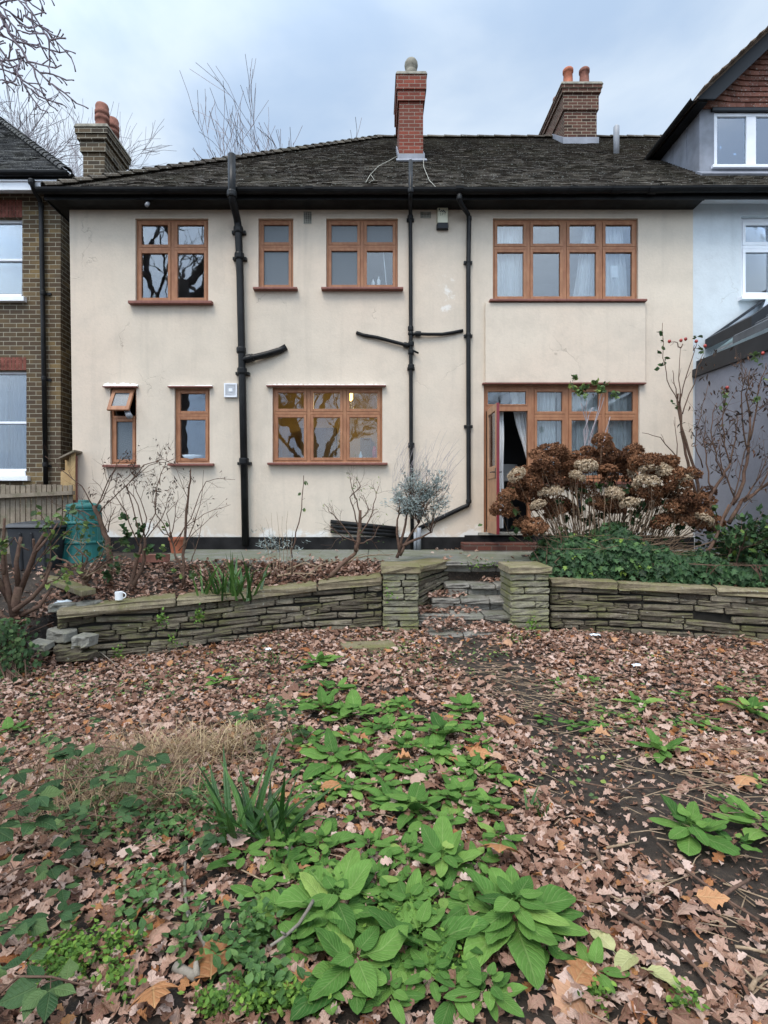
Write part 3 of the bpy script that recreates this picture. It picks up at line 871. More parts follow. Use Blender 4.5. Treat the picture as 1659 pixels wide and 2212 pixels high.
mb.build('drip_board', K['sill'], dfr)
mb = MB(); mb.box(fx(1148) + .002, fx(1386), YF - .07, ya - .002, fz(DVB + 6), fz(DVB) - .002)
mb.build('sill', K['sill'], dfr)
mb = MB(); mb.box(fx(1032), fx(1150), YF - .07, YF + .2, fz(1156) + .002, fz(1150))
mb.build('threshold', K['cement'], house, bevel=.004)
# open leaf, hinged on the left jamb and swung out square to the wall
hx = fx(1052)
DW, DT = .66, .042
dz0, dz1 = FZ0 + .02, fz(886.5)
leaf = empty('open_door', (hx, YF + .03, dz0)); leaf.parent = house; leaf.location = Vector((hx, YF + .03, dz0)) - wloc(house)
def dbox(mb, a, b, c_, d_, tk=DT, off=0.0):   # a..b from hinge along the leaf, slight swing past square
    def pt(s, tt, z):
        return (hx + s * .012 + tt, YF + .02 - s, z)
    mb.hexa([pt(b, off, c_), pt(b, off + tk, c_), pt(a, off + tk, c_), pt(a, off, c_), pt(b, off, d_), pt(b, off + tk, d_), pt(a, off + tk, d_), pt(a, off, d_)])
zl = fz(1011); zlock = fz(1036)
mb = MB()
dbox(mb, 0, .085, dz0, dz1); dbox(mb, DW - .10, DW, dz0, dz1)
for c_, d_ in ((dz1 - .10, dz1), (zlock, zl), (dz0, dz0 + .20)): dbox(mb, .0852, DW - .1002, c_, d_)
dbox(mb, .0852, DW - .1002, dz0 + .2002, zlock - .0002, .02, .011)
mb.build('door_leaf', K['doorwood'], leaf, bevel=.003)
mb = MB(); dbox(mb, .08, DW - .095, zl - .005, dz1 - .095, .005, .018)
mb.build('pane', K['glass_dark'], leaf)
mb = MB()
mb.box(hx + DW * .012 - .001, hx + DW * .012 + DT + .001, YF + .02 - DW - .004, YF + .02 - DW - .0005, dz0, dz1)
mb.build('painted_edge', K['doorred'], leaf)
mb = MB()
hxx = hx + .008
mb.tube([(hxx, YF - DW + .10, zl - .10), (hxx - .05, YF - DW + .10, zl - .10), (hxx - .055, YF - DW + .2, zl - .10)], .009, 8)
mb.tube([(hxx + DT, YF - DW + .10, zl - .10), (hxx + DT + .05, YF - DW + .10, zl - .10), (hxx + DT + .055, YF - DW + .2, zl - .10)], .009, 8)
mb.box(hxx - .004, hxx, YF - DW + .07, YF - DW + .12, zl - .2, zl - .04)
mb.build('handle', K['charcoal'], leaf, smooth=False)
# brick doorstep
mb = MB()
mb.box(fx(1003) * 8.2 / 8.6, fx(1210), 8.2, YF - .03, PZ - .1, vz(1174, 8.2))
ds = mb.build('brick_doorstep', m_brick('doorstep_brick', (.15, .055, .04), (.11, .05, .04), (.14, .12, .10)), bevel=.006)
tag(ds, 'low brick doorstep in front of the open garden door', 'step')

# eaves
mb = MB()
XE = -5.15
mb.box(XE + .03, XR, 8.32, YF + .2, ZW - .0, ZW + .02)             # soffit boards
mb.box(XE + .03, XL + .2, YF + .201, 18, ZW, ZW + .02)
mb.build('soffit', K['gutter'], house)
mb = MB()
mb.box(XE + .02, XR, 8.29, 8.318, ZW - .015, ZW + .16)
mb.box(XE - .005, XE + .018, 8.29, 18, ZW - .015, ZW + .16)
for u in (320, 880, 1120, 1230, 1412): mb.box(fx(u), fx(u) + .012, 8.283, 8.2895, ZW - .01, ZW + .15)
mb.build('fascia', K['gutter'], house)
def gutter(mb, p0, p1, rad=.066, n=9):
    p0, p1 = Vector(p0), Vector(p1); d = (p1 - p0).normalized(); s = Vector((d.y, -d.x, 0))
    vs = []
    for rr in (rad, rad - .006):
        for p in (p0, p1):
            for k in range(n):
                a = math.pi * k / (n - 1)
                vs.append(p + s * math.cos(a) * rr + Vector((0, 0, -math.sin(a) * rr * 1.15)))
    fs = []
    for k in range(n - 1):
        fs.append((k, n + k, n + k + 1, k + 1)); fs.append((2 * n + k, 2 * n + k + 1, 3 * n + k + 1, 3 * n + k))
        fs.append((k, k + 1, 2 * n + k + 1, 2 * n + k)); fs.append((n + k, 3 * n + k, 3 * n + k + 1, n + k + 1))
    for e in (0, n - 1): fs.append((e, 2 * n + e, 3 * n + e, n + e))
    mb.add(vs, fs)
mb = MB()
gz_ = 6.262
gutter(mb, (XE - .06, 8.215, gz_ - .006), (2.2, 8.215, gz_ - .012))
gutter(mb, (2.2, 8.215, gz_ - .008), (XR + .02, 8.215, gz_ + .016))
for u in (668, 992, 1238, 1330, 1410):
    x = ux(u, 8.2); gutter(mb, (x - .06, 8.215, gz_ + .002), (x + .06, 8.215, gz_ + .002), .074)
mb.build('gutter', K['gutter'], house, smooth=False)

# roof -----------------------------------------------------------------
def tile_plane(mb, o, du, dv, nrm, length, slope, inside, gauge=.105, tw=.165, th=.014, jit=.004):
    o, du, dv, nrm = Vector(o), Vector(du).normalized(), Vector(dv).normalized(), Vector(nrm).normalized()
    for i in range(int(slope / gauge) + 1):
        s0 = i * gauge
        off = (i % 2) * .5 * tw + R.uniform(-.01, .01)
        for j in range(-1, int(length / tw) + 1):
            a0 = j * tw + off; a1 = a0 + tw - .004
            if not inside((a0 + a1) / 2, s0 + gauge / 2): continue
            h = th + R.uniform(0, jit * 2) + (.012 if R.random() < .02 else 0)
            s0j = s0 + R.uniform(-.004, .004)
            p = lambda a, s, z: o + du * a + dv * s + nrm * z
            z1 = .003
            A, B, C_, D = p(a0, s0j, h), p(a1, s0j, h + R.uniform(-jit, jit)), p(a1, s0 + gauge + .02, z1), p(a0, s0 + gauge + .02, z1)
            E, Fv = p(a0, s0j, h - .016), p(a1, s0j, h - .016)
            rr = R.random()
            mb.add([A, B, C_, D, E, Fv], [(0, 1, 2, 3), (4, 5, 1, 0), (4, 0, 3), (5, 2, 1)], rr)
def half_round(mb, p0, p1, rad, up=Vector((0, 0, 1)), seg=.30, n=7, th=.0, lift=.02):
    """row of half-round ridge or hip tiles from p0 up to p1"""
    p0, p1 = Vector(p0), Vector(p1); d = p1 - p0; k = max(1, int(d.length / seg)); d /= k
    t_ = d.normalized(); s = t_.cross(up).normalized(); u_ = s.cross(t_)
    for i in range(k):
        a = p0 + d * i; b = a + d * 1.08; rr = R.random(); vs = []
        for p, r_, l in ((a, rad * 1.12, lift), (b, rad * .95, 0), (a, rad * .95, lift), ):
            for q in range(n):
                an_ = math.pi * q / (n - 1)
                vs.append(p + s * math.cos(an_) * r_ + u_ * (math.sin(an_) * r_ * .8 + l))
        fs = [(q, q + 1, n + q + 1, n + q) for q in range(n - 1)] + [(2 * n + q, 2 * n + q + 1, q + 1, q) for q in range(n - 1)]
        mb.add(vs, fs, rr)
PT = math.atan(.84); CP, SP = math.cos(PT), math.sin(PT)
EY, EZ = 8.25, 6.265
RUN = 5.31
XP = fx(1497)
mb = MB()
RN = Vector((0, -SP, CP)); RU = Vector((0, CP, SP))
tile_plane(mb, (XE, EY, EZ), (1, 0, 0), RU, RN, XP - XE, RUN / CP, lambda a, s: s * CP <= a + .02 and s * CP <= RUN)
HN = Vector((-SP, 0, CP)); HU = Vector((CP, 0, SP))
tile_plane(mb, (XE, EY + 10.6, EZ), (0, -1, 0), HU, HN, 10.6, RUN / CP, lambda a, s: s * CP <= min(a, 10.6 - a) + .02)
A0, RG = Vector((XE, EY, EZ)), Vector((XE + RUN, EY + RUN, EZ + RUN * .84))
RR_ = Vector((XP, EY + RUN, EZ + RUN * .84)); ER = Vector((XP, EY, EZ))
BK = Vector((XE, EY + 2 * RUN, EZ)); BR = Vector((XP, EY + 2 * RUN, EZ))
dn = Vector((0, 0, -.012))
mb.add([A0 + dn, ER + dn, RR_ + dn, RG + dn, BK + dn, BR + dn], [(0, 1, 2, 3), (4, 0, 3), (5, 4, 3, 2)], .3)
roof = mb.build('roof', K['tile'], house)
mb = MB()
half_round(mb, A0 + Vector((0.02, .02, .02)), RG, .095, seg=.25, lift=.020)
mb.build('hip_tiles', K['tile'], roof)
mb = MB()
half_round(mb, RG - Vector((.1, 0, .01)), RR_ - Vector((0, 0, .01)), .10, seg=.42, lift=.006)
mb.build('ridge_tiles', K['tile'], roof)
def roofpt(u, v, lift=.03):
    k = (V0 - v) / F
    # plane z = EZ + .84 (Y - EY)
    Y = (CAMH - EZ + .84 * EY) / (.84 - k)
    return P(u, v, Y) + RN * lift

# chimneys -------------------------------------------------------------
def chimney(parent, mat, x0, x1, y0, y1, z0, z1, pots, courses, capm='capstone', flash=True):
    mb = MB()
    mb.box(x0, x1, y0, y1, z0, z1 - courses[0], .5)
    z = z1 - courses[0]
    for dz, o in courses[1]:
        mb.box(x0 - o, x1 + o, y0 - o, y1 + o, z + .0002, z + dz, .5); z += dz
    st = mb.build('chimney', mat, parent, base=((x0 + x1) / 2, (y0 + y1) / 2, z0))
    mb = MB()
    o = courses[1][-1][1] + .02
    mb.hexa([(x0 - o, y0 - o, z), (x1 + o, y0 - o, z), (x1 + o, y1 + o, z), (x0 - o, y1 + o, z),
             (x0 - o + .03, y0 - o + .03, z + .08), (x1 + o - .03, y0 - o + .03, z + .08), (x1 + o - .03, y1 + o - .03, z + .08), (x0 - o + .03, y1 + o - .03, z + .08)])
    mb.build('chimney_cap', K[capm], st, bevel=.012)
    for (px, py, prof, pm) in pots:
        mb = MB(); mb.lathe(prof, (px, py, z + .06), 20)
        mb.build('chimney_pot', K[pm], st, smooth=True)
    return st, z
# narrow red stack on the front slope
cy = 10.62
xa, xb = ux(862.5, cy), ux(914, cy)
zt = vz(157, cy)
hd = .34
ball = [(.13, 0), (.12, .17), (.105, .20), (.125, .235), (.137, .29), (.128, .35), (.10, .395), (.06, .425), (.02, .435)]
st, z = chimney(house, K['brick_red'], xa, xb, cy, cy + .95, 7.6, zt, [((xa + xb) / 2 + .01, cy + .16, ball, 'capstone')],
                (.58, [(.21, .035), (.285, .062)]))
mb = MB()
zb = EZ + .84 * (cy - EY)
mb.box(xa - .03, xb + .03, cy - .03, cy - .003, zb - .02, zb + .12)
for x in (xa - .03, xb + .004): mb.hexa([(x, cy, zb + .0), (x + .026, cy, zb), (x + .026, cy + .9, zb + .75), (x, cy + .9, zb + .75), (x, cy, zb + .14), (x + .026, cy, zb + .14), (x + .026, cy + .9, zb + .9), (x, cy + .9, zb + .9)])
p = Vector((0, cy - .25, zb - .21))
mb.obox((((xa + xb) / 2), cy - .10, zb - .06), (.30, 0, 0), RU * .11, RN * .022)
mb.build('flashing', K['lead'], st)
# wide stack on the party wall, astride the ridge
cy = 12.75
xa, xb = ux(1219, cy), ux(1289, cy)
pot = [(.14, 0), (.13, .10), (.115, .12), (.105, .34), (.125, .35), (.125, .40), (.105, .42), (.06, .425)]
pot = [(r_, zz * 1.28) for r_, zz in pot]
st, z = chimney(house, K['brick_dark'], xa, xb, cy, cy + 1.95, 9.6, vz(189, cy),
                [((xa + .16), cy + .20, pot, 'pot_new'), ((xb - .22), cy + .20, pot, 'pot'), (xa + .22, cy + 1.1, pot, 'pot'), (xb - .2, cy + 1.5, pot, 'pot')], (.56, [(.39, .035), (.10, .075), (.07, .10)]))
mb = MB()
zb = EZ + .84 * (cy - EY)
mb.box(xa - .04, xb + .04, cy - .035, cy - .003, zb - .04, zb + .14)
for x in (xa - .035, xb + .004): mb.hexa([(x, cy, zb), (x + .03, cy, zb), (x + .03, cy + .8, zb + .62), (x, cy + .8, zb + .62), (x, cy, zb + .16), (x + .03, cy, zb + .16), (x + .03, cy + .8, zb + .8), (x, cy + .8, zb + .8)])
mb.build('flashing', K['lead'], st)
# dark stack at the left gable end
cy = 9.8
xa, xb = ux(179.5, cy), ux(226, cy)
potl = [(.15, 0), (.15, .10), (.125, .12), (.12, .24), (.135, .25), (.135, .31), (.12, .32), (.12, .35), (.135, .36), (.135, .42), (.12, .43), (.125, .52), (.11, .56), (.05, .57)]
potl = [(r_ * .95, zz * .98) for r_, zz in potl]
st, z = chimney(house, K['brick_black'], xa, xb, cy, cy + .74, 2.0, vz(283, cy), [((xa + xb) / 2 + .06, cy + .18, potl, 'pot'), ((xa + xb) / 2 + .07, cy + .55, potl, 'pot')],
                (.40, [(.20, .04), (.10, .075), (.10, .10)]))
# cables lying on the tiles
for pl in ([(864, 340), (840, 352), (818, 364), (800, 383), (790, 400)], [(914, 338), (915, 366), (927, 396), (941, 411)]):
    mb = MB(); mb.tube([roofpt(u, v, .035 + R.uniform(0, .015)) for u, v in pl], .0055, 5)
    if pl[0][0] < 900: mb.tube([roofpt(800, 383, .05), roofpt(808, 392), roofpt(797, 400)], .004, 5)
    mb.build('roof_cable', K['cement'], house)

# pipes ----------------------------------------------------------------
def collar(mb, p, r_, h, dirv=Vector((0, 0, 1))):
    p = Vector(p); d = Vector(dirv).normalized()
    mb.tube([p - d * h, p - d * h * .6, p + d * h * .6, p + d * h], [r_ * .93, r_, r_, r_ * .93], 14)
def bracket(mb, p, r_):
    p = Vector(p); mb.box(p.x - r_ * 1.9, p.x + r_ * 1.9, p.y + r_ * .2, YF - .001, p.z - .022, p.z + .022)
def pipe(name, pts, r_, cols, brs=(), mat='black', label=None, extra=(), parent=None):
    mb = MB(); mb.tube([Vector(p) for p in pts], r_, 14)
    for e, er in extra: mb.tube([Vector(p) for p in e], er, 12)
    o = mb.build(name, K[mat], parent or house, smooth=True)
    if label: o['label'] = label
    if cols:
        for c_ in cols:
            d = c_[3] if len(c_) > 3 else Vector((0, 0, 1))
            mb = MB(); collar(mb, c_[0], c_[1], c_[2], d)
            for b in brs:
                if (Vector(b) - Vector(c_[0])).length < .12: bracket(mb, b, r_)
            mb.build('pipe_collar', K[mat], o, smooth=False)
    return o
y1_ = YF - .085
yo = 8.10
soil = [P(500.5, 334, yo), P(500.8, 424, yo), P(503, 436, yo + .03), P(512, 472, y1_ - .03), P(514.5, 488, y1_), P(518.5, 597, y1_), P(524, 850, y1_), P(530.5, 1179, y1_)]
br = [P(522, 779, y1_), P(532, 776, y1_ - .01), P(545, 773, y1_), P(575, 766, y1_ + .02), P(605, 757, y1_ + .05), P(618, 749.5, y1_ + .06)]
dbr = br[2] - br[1]
pipe('soil_pipe', soil, .058, [(P(500.8, 420, yo), .078, .045), (P(515, 497, y1_), .078, .05), (P(517, 554, y1_), .078, .05), (P(521, 757, y1_), .076, .045), (P(523, 802, y1_), .078, .05), (P(527, 997, y1_), .078, .055), (P(537, 774.5, y1_), .067, .05, dbr), (P(546, 772.5, y1_), .064, .012, dbr)],
     [P(515, 500, y1_), P(517, 557, y1_), P(523, 806, y1_), P(527, 1001, y1_)], label='thick black soil pipe rising past the eaves', extra=[(br, .052)])
mb = MB(); mb.lathe([(.0585, 0), (.0585, .5), (.045, .505)], P(500.6, 403, yo), 14)
y2 = YF - .05
p2 = [P(887, 347, yo + .1), P(887, 412, yo + .02), P(886.5, 425, yo + .02), P(886.5, 452, y2 - .05), P(886.5, 470, y2), P(887, 597, y2), P(888, 957, y2), P(891, 1190, y2)]
brl = [P(888, 748, y2), P(874, 744.5, y2), P(845, 737, y2), P(815, 729, y2 + .01), P(785, 724, y2 + .02), P(770, 718.5, y2 + .03)]
brr = [P(888, 724, y2), P(897, 721, y2), P(925, 722, y2), P(955, 722, y2 + .01), P(980, 718, y2 + .02), P(1000, 714, y2 + .03)]
stub = [P(888, 755, y2), P(904, 763, y2 - .02)]
pipe('waste_pipe', p2, .031, [(P(887, 413, yo + .02), .046, .03), (P(886.5, 470, y2), .045, .035), (P(887, 710, y2), .046, .035), (P(887, 721, y2), .044, .02), (P(888, 743, y2), .047, .035), (P(888, 761, y2), .046, .035), (P(888, 793, y2), .052, .04), (P(888.5, 962, y2), .052, .04),
     (P(877, 745.5, y2), .044, .04, brl[1] - brl[2]), (P(903, 721, y2), .044, .045, brr[2] - brr[1])], [P(886.5, 474, y2), P(888, 796, y2)], label='thin black waste pipe with two side branches', extra=[(brl, .028), (brr, .026), (stub, .016)])
y3 = YF - .05
p3 = [P(992, 420, 8.2), P(992.5, 431, 8.2), P(996, 440, 8.24), P(1011, 463, y3 - .02), P(1013.3, 473, y3), P(1011.5, 597, y3), P(1012.3, 1000, y3), P(1012.5, 1083, y3), P(1010, 1092, y3), P(1000, 1096, y3), P(905, 1141.5, y3)]
pipe('rainwater_pipe', p3, .036, [(P(992.3, 428, 8.2), .046, .03), (P(1013.3, 472, y3), .043, .03), (P(1011.5, 566, y3), .042, .016), (P(1011.8, 724, y3), .044, .025), (P(1012.2, 921, y3), .043, .016), (P(1012.5, 1083, y3), .044, .03)],
     [P(1011.5, 566, y3), P(1011.8, 725, y3), P(1012.2, 921, y3)], label='black rainwater pipe with a long sloping foot')
mb = MB()
for k, (da, db) in enumerate(((0, 0), (11, 9), (22, 18))):
    mb.tube([P(714, 1127 + da * .9, y3), P(860, 1142 + db * .8, y3)], .035 - .004 * (k == 1), 10)
mb.build('low_pipes', K['black'], house, smooth=True)
mb = MB(); mb.tube([P(905, 1140, YF - .11), P(905, 1188, YF - .11)], .036, 12)
mb.tube([P(897, 1150, YF - .1), P(897, 1188, YF - .1)], .026, 10)
mb.build('gully_pipe', K['grey_plastic'], house, smooth=True)
mb = MB(); mb.tube([P(317, 443, 8.2), P(322, 436, 8.5)], .03, 10)
mb.build('overflow_pipe', K['grey_plastic'], house, smooth=True)

# air bricks, fan grille, alarm box
def airbrick(u0, u1, v0, v1, nx, nz_):
    mb = MB(); a, b, c_, d_ = fx(u0), fx(u1), fz(v1), fz(v0)
    frame_rect(mb, a, b, c_, d_, YF - .012, YF - .001, .012)
    for i in range(1, nx): x = a + (b - a) * i / nx; mb.box(x - .006, x + .006, YF - .011, YF - .0012, c_ + .012, d_ - .012)
    for j in range(1, nz_): z = c_ + (d_ - c_) * j / nz_; mb.box(a + .012, b - .012, YF - .009, YF - .0014, z - .006, z + .006)
    o = mb.build('air_brick', K['cement'], house)
    mb = MB(); mb.box(a + .011, b - .011, YF - .004, YF - .0005, c_ + .011, d_ - .011)
    mb.build('vent_opening', K['core'], o)
airbrick(656, 673, 458, 484, 4, 6); airbrick(908, 931, 458, 471.5, 7, 3)
mb = MB()
a, b, c_, d_ = fx(485.5), fx(513.5), fz(859), fz(829)
frame_rect(mb, a, b, c_, d_, YF - .045, YF - .001, .022)
for i in range(11): z = c_ + .03 + i * (d_ - c_ - .06) / 10; mb.box(a + .02, b - .02, YF - .04, YF - .03, z - .004, z + .004)
for i in range(9): x = a + .03 + i * (b - a - .06) / 8; mb.box(x - .002, x + .002, YF - .042, YF - .039, c_ + .02, d_ - .02)
mb.box((a + b) / 2 - .03, (a + b) / 2 + .03, YF - .046, YF - .041, (c_ + d_) / 2 - .025, (c_ + d_) / 2 + .025)
o = mb.build('fan_grille', K['white_paint'], house, bevel=.004)
mb = MB(); mb.box(a + .018, b - .018, YF - .02, YF - .01, c_ + .018, d_ - .018); mb.build('grille_back', K['plaster'], o)
a, b, c_, d_ = fx(944.5), fx(966.5), fz(486), fz(452.5)
mb = MB()
mb.hexa([(a - .012, YF - .002, c_), (a, YF - .075, c_), (b, YF - .075, c_), (b + .012, YF - .002, c_), (a - .012, YF - .002, d_), (a, YF - .06, d_), (b, YF - .06, d_), (b + .012, YF - .002, d_)])
al = mb.build('alarm_box', K['cream_plastic'], house, bevel=.008)
mb = MB(); mb.hexa([(a - .014, YF - .002, fz(498)), (a, YF - .07, fz(498)), (b, YF - .07, fz(498)), (b + .014, YF - .002, fz(498)), (a - .016, YF - .002, c_ - .001), (a - .003, YF - .078, c_ - .001), (b + .003, YF - .078, c_ - .001), (b + .016, YF - .002, c_ - .001)])
mb.build('strobe_lens', K['charcoal'], al, bevel=.006)
def letters(txt, x, y, z, size, mat, parent, name='lettering', rx=90):
    cu = bpy.data.curves.new(name, 'FONT'); cu.body = txt; cu.size = size; cu.extrude = .0012; cu.align_x = 'CENTER'; cu.space_character = 1.35
    tmp = bpy.data.objects.new('tmp', cu); COL.objects.link(tmp)
    me = bpy.data.meshes.new_from_object(tmp.evaluated_get(bpy.context.evaluated_depsgraph_get()))
    bpy.data.objects.remove(tmp); bpy.data.curves.remove(cu)
    me.materials.clear(); me.materials.append(mat)
    o = bpy.data.objects.new(name, me); COL.objects.link(o); o.parent = parent
    o.location = Vector((x, y, z)) - wloc(parent); o.rotation_euler = (math.radians(rx), 0, 0)
    return o
letters('SPY', (a + b) / 2, YF - .0685, fz(470.5), .052, m_plain('faded_print', (.24, .25, .19), .6, .1), al)
mb = MB()
yl = YF - .0665
def band(p, q, wd):
    p, q = Vector((p[0], yl, p[1])), Vector((q[0], yl, q[1])); d = (q - p).normalized(); s = Vector((-d.z, 0, d.x)) * wd
    mb.add([p - s, q - s, q + s, p + s, p - s + Vector((0, .003, 0)), q - s + Vector((0, .003, 0)), q + s + Vector((0, .003, 0)), p + s + Vector((0, .003, 0))], [(0, 1, 2, 3), (0, 4, 5, 1), (2, 6, 7, 3), (1, 5, 6, 2), (0, 3, 7, 4)])
wA = b - a
def lp(fx_, fz_): return (a + wA * fx_, d_ - (d_ - c_) * fz_)
band(lp(.20, .22), lp(.34, .33), .004); band(lp(.33, .19), lp(.56, .33), .006); band(lp(.50, .17), lp(.62, .25), .007); band(lp(.62, .25), lp(.78, .34), .008)
mb.tube([Vector((lp(.17, .13)[0], yl, lp(.17, .13)[1])), Vector((lp(.17, .13)[0], yl + .003, lp(.17, .13)[1]))], .013, 10)
mb.build('emblem', K['ink'], al)

# ------------------------------------------------------------------ things in the windows and rooms
def curtain(u0, u1, v0, v1, Y, mat, label, folds=7, amp=.03, pull=None, group=None, full=False):
    xa, xb, za, zb_ = ux(u0, Y), ux(u1, Y), vz(v1, Y), vz(v0, Y)
    nx, nz_ = folds * 8 + 1, 13
    V = np.zeros((nz_, nx, 3))
    ph = R.uniform(0, 6)
    for j in range(nz_):
        t_ = j / (nz_ - 1); z = zb_ + (za - zb_) * t_
        a_, b_ = xa, xb
        if pull: a_, b_ = pull(t_, xa, xb)
        for i in range(nx):
            s = i / (nx - 1)
            V[j, i] = (a_ + (b_ - a_) * s + .006 * math.sin(i + j), Y + amp * math.sin(s * folds * 6.283 + ph + .5 * math.sin(t_ * 3)) * (.7 + .3 * math.sin(i * .37 + ph)) , z)
    V = V.reshape(-1, 3); i = (np.arange(nz_ - 1)[:, None] * nx + np.arange(nx - 1)[None]).ravel()
    Fq = np.stack([i, i + 1, i + nx + 1, i + nx], 1)
    V2 = V + np.array([0, .004, 0]); 
    o = build_np('curtain', np.concatenate([V, V2]), np.concatenate([Fq, Fq[:, ::-1] + len(V)]), K[mat])
    return tag(o, label, 'curtain', group)
curtain(1070, 1140, 476, 650, 8.80, 'curtain', 'white curtain drawn across the left light of the wide upstairs window', 6)
curtain(1238, 1298, 476, 650, 8.80, 'curtain', 'white curtain in the third light of the wide upstairs window', 5, .03, lambda t_, a_, b_: (a_ + (b_ - a_) * .42 * (1 - t_), b_))
curtain(1308, 1356, 476, 650, 8.81, 'curtain', 'white curtain gathered in the right light of the wide upstairs window', 4, .03, lambda t_, a_, b_: (a_ , b_ - (b_ - a_) * .3 * (1 - t_)))
curtain(1156, 1199, 838, 1150, 8.80, 'curtain', 'white curtain just right of the open garden door, in the first fixed light', 5)
curtain(1203, 1299, 838, 1150, 8.81, 'curtain', 'white curtain across the middle lights of the garden window', 9)
curtain(1302, 1378, 838, 1150, 8.82, 'curtain', 'white curtain across the rightmost light of the garden window', 8)
curtain(1076, 1088, 886, 1141, 8.78, 'curtain', 'narrow white curtain hanging behind the open door leaf', 3, .015)
curtain(1100, 1148, 846, 1022, 8.85, 'curtain', 'white curtain swept aside in the garden doorway', 5, .02, lambda t_, a_, b_: (a_ + (b_ - a_) * (.05 + .95 * t_ ** 1.35), b_ + .02))
mb = MB(); mb.box(ux(1318, 8.8), ux(1335, 8.8), 8.79, 8.80, vz(600, 8.8), vz(575, 8.8))
tag(mb.build('paper_note', K['porcelain']), 'white paper stuck inside the right light of the upstairs window', 'paper')
def lathe_thing(name, prof, p, mat, label, cat, group=None, n=18):
    mb = MB(); mb.lathe(prof, p, n); return tag(mb.build(name, K[mat], base=p, smooth=True), label, cat, group)
lm = empty('floor_lamp', P(1096, 1120, 9.6), 'floor lamp with a pale drum shade in the dark doorway room', 'lamp')
mb = MB(); mb.lathe([(.20, 0), (.20, .01), (.17, .30), (.165, .30), (.195, .01)], P(1096, 1040, 9.6), 28); mb.build('lamp_shade', K['plaster'], lm, smooth=True)
mb = MB(); mb.lathe([(.13, 0), (.13, .02), (.015, .03), (.015, .9)], (P(1096, 1040, 9.6).x, 9.6, FZ0), 14); mb.build('stand', K['charcoal'], lm, smooth=True)
pend = empty('ceiling_lamp', P(757, 800, 9.9), 'lit yellow bulb hanging in the kitchen behind the three-light window', 'lamp')
mb = MB(); mb.lathe([(.02, 0), (.045, .03), (.045, .16), (.02, .2)], P(757, 866, 9.9), 14); mb.build('bulb', K['lampglow'], pend, smooth=True)
mb = MB(); mb.tube([P(757, 846, 9.9), P(757, 760, 9.9)], .006, 6); mb.build('cord', K['charcoal'], pend)
pl = bpy.data.lights.new('kitchen_light', 'POINT'); pl.energy = 26; pl.color = (1, .72, .35); pl.shadow_soft_size = .1
plo = bpy.data.objects.new('kitchen_light', pl); COL.objects.link(plo); plo.location = P(757, 880, 9.9); plo.location.y = 9.75
bot = [(.035, 0), (.04, .02), (.04, .13), (.015, .17), (.015, .21)]
ys_ = 8.78
def onsill(u, v): return Vector((ux(u, ys_), ys_, vz(v, ys_)))
lathe_thing('bottle', [(r_ * .8, z_ * .75) for r_, z_ in bot], onsill(771 + 8, 996), 'blue_bottle', 'pale blue bottle inside the right light of the kitchen window', 'bottle')
lathe_thing('aerosol_can', [(.036, 0), (.036, .2), (.02, .215), (.02, .25)], onsill(809, 997), 'red_bottle', 'red spray can at the right end of the kitchen window sill', 'can')
lathe_thing('bottle', [(r_ * .8, z_ * .5) for r_, z_ in bot], onsill(334, 647), 'porcelain', 'small white bottle in the upper left window', 'bottle')
lathe_thing('bottle', [(r_ * .9, z_ * .75) for r_, z_ in bot], onsill(576, 620), 'blue_bottle', 'blue bottle on the left of the narrow frosted window sill', 'bottle')
lathe_thing('bottle', [(r_ * .8, z_ * .7) for r_, z_ in bot], onsill(586, 620), 'blue_bottle', 'second blue bottle from the left in the narrow frosted window', 'bottle')
lathe_thing('bottle', [(r_ * .7, z_ * .6) for r_, z_ in bot], onsill(806, 620), 'porcelain', 'white bottle at the left of the clear bathroom pane', 'bottle')
lathe_thing('bottle', [(r_ * .8, z_ * .8) for r_, z_ in bot], onsill(818, 620), 'porcelain', 'taller white bottle right of its twin in the clear bathroom pane', 'bottle')
lathe_thing('basin', [(.13, 0), (.15, .03), (.2, .09), (.19, .09), (.14, .03)], onsill(419, 996), 'blue_bottle', 'pale blue basin inside the narrow ground floor window', 'basin', n=24)
mb = MB(); mb.tube([onsill(835, 620), onsill(828, 545)], .008, 6)
tag(mb.build('blind_cord', K['porcelain']), 'white stick leaning in the clear bathroom pane', 'stick')
ctr = MB(); ctr.box(fx(560), fx(860), 10.9, 11.5, FZ0, FZ0 + .9); ctr.box(fx(600), fx(700), 11.2, 11.58, FZ0 + 1.4, FZ0 + 2.1); ctr.box(fx(768), fx(800), 11.3, 11.58, FZ0 + .91, FZ0 + 1.9)
tag(ctr.build('kitchen_cupboard', m_plain('kitchen_unit', (.10, .075, .045), .6, .2, 3)), 'dark kitchen units along the back of the yellow kitchen', 'cupboard')
# ------------------------------------------------------------------ brick house on the left
YB = 9.8
bh = empty('brick_house', (ux(60, YB), YB, PZ), 'sooty yellow brick house at the left edge with white sash windows', 'house')
SB = YB / F
bx = lambda u: ux(u, YB)
bz = lambda v: vz(v, YB)
XBR = bx(131)
mb = MB()
bholes = [(bx(-60), bx(48), bz(637), bz(470)), (bx(-60), bx(57), bz(1020), bz(800))]
wall_holes(mb, -13, XBR, PZ - .5, 7.12, YB, .25, bholes)
mb.box(XBR - .24, XBR, YB + .2505, 17, PZ - .5, 7.12)
mb.build('wall', K['brick_stock'], bh)
for (u0, u1, v0, v1) in ((-62, 49, 432, 469.5), (-62, 58, 772, 799.5)):
    mb = MB(); n = 15
    for i in range(n):
        xa = bx(u0) + (bx(u1) - bx(u0)) * i / n; xb = bx(u0) + (bx(u1) - bx(u0)) * (i + 1) / n - .010
        mb.box(xa, xb, YB - .004, YB + .05, bz(v1), bz(v0))
    mb.build('brick_arch', K['brick_arch'], bh)
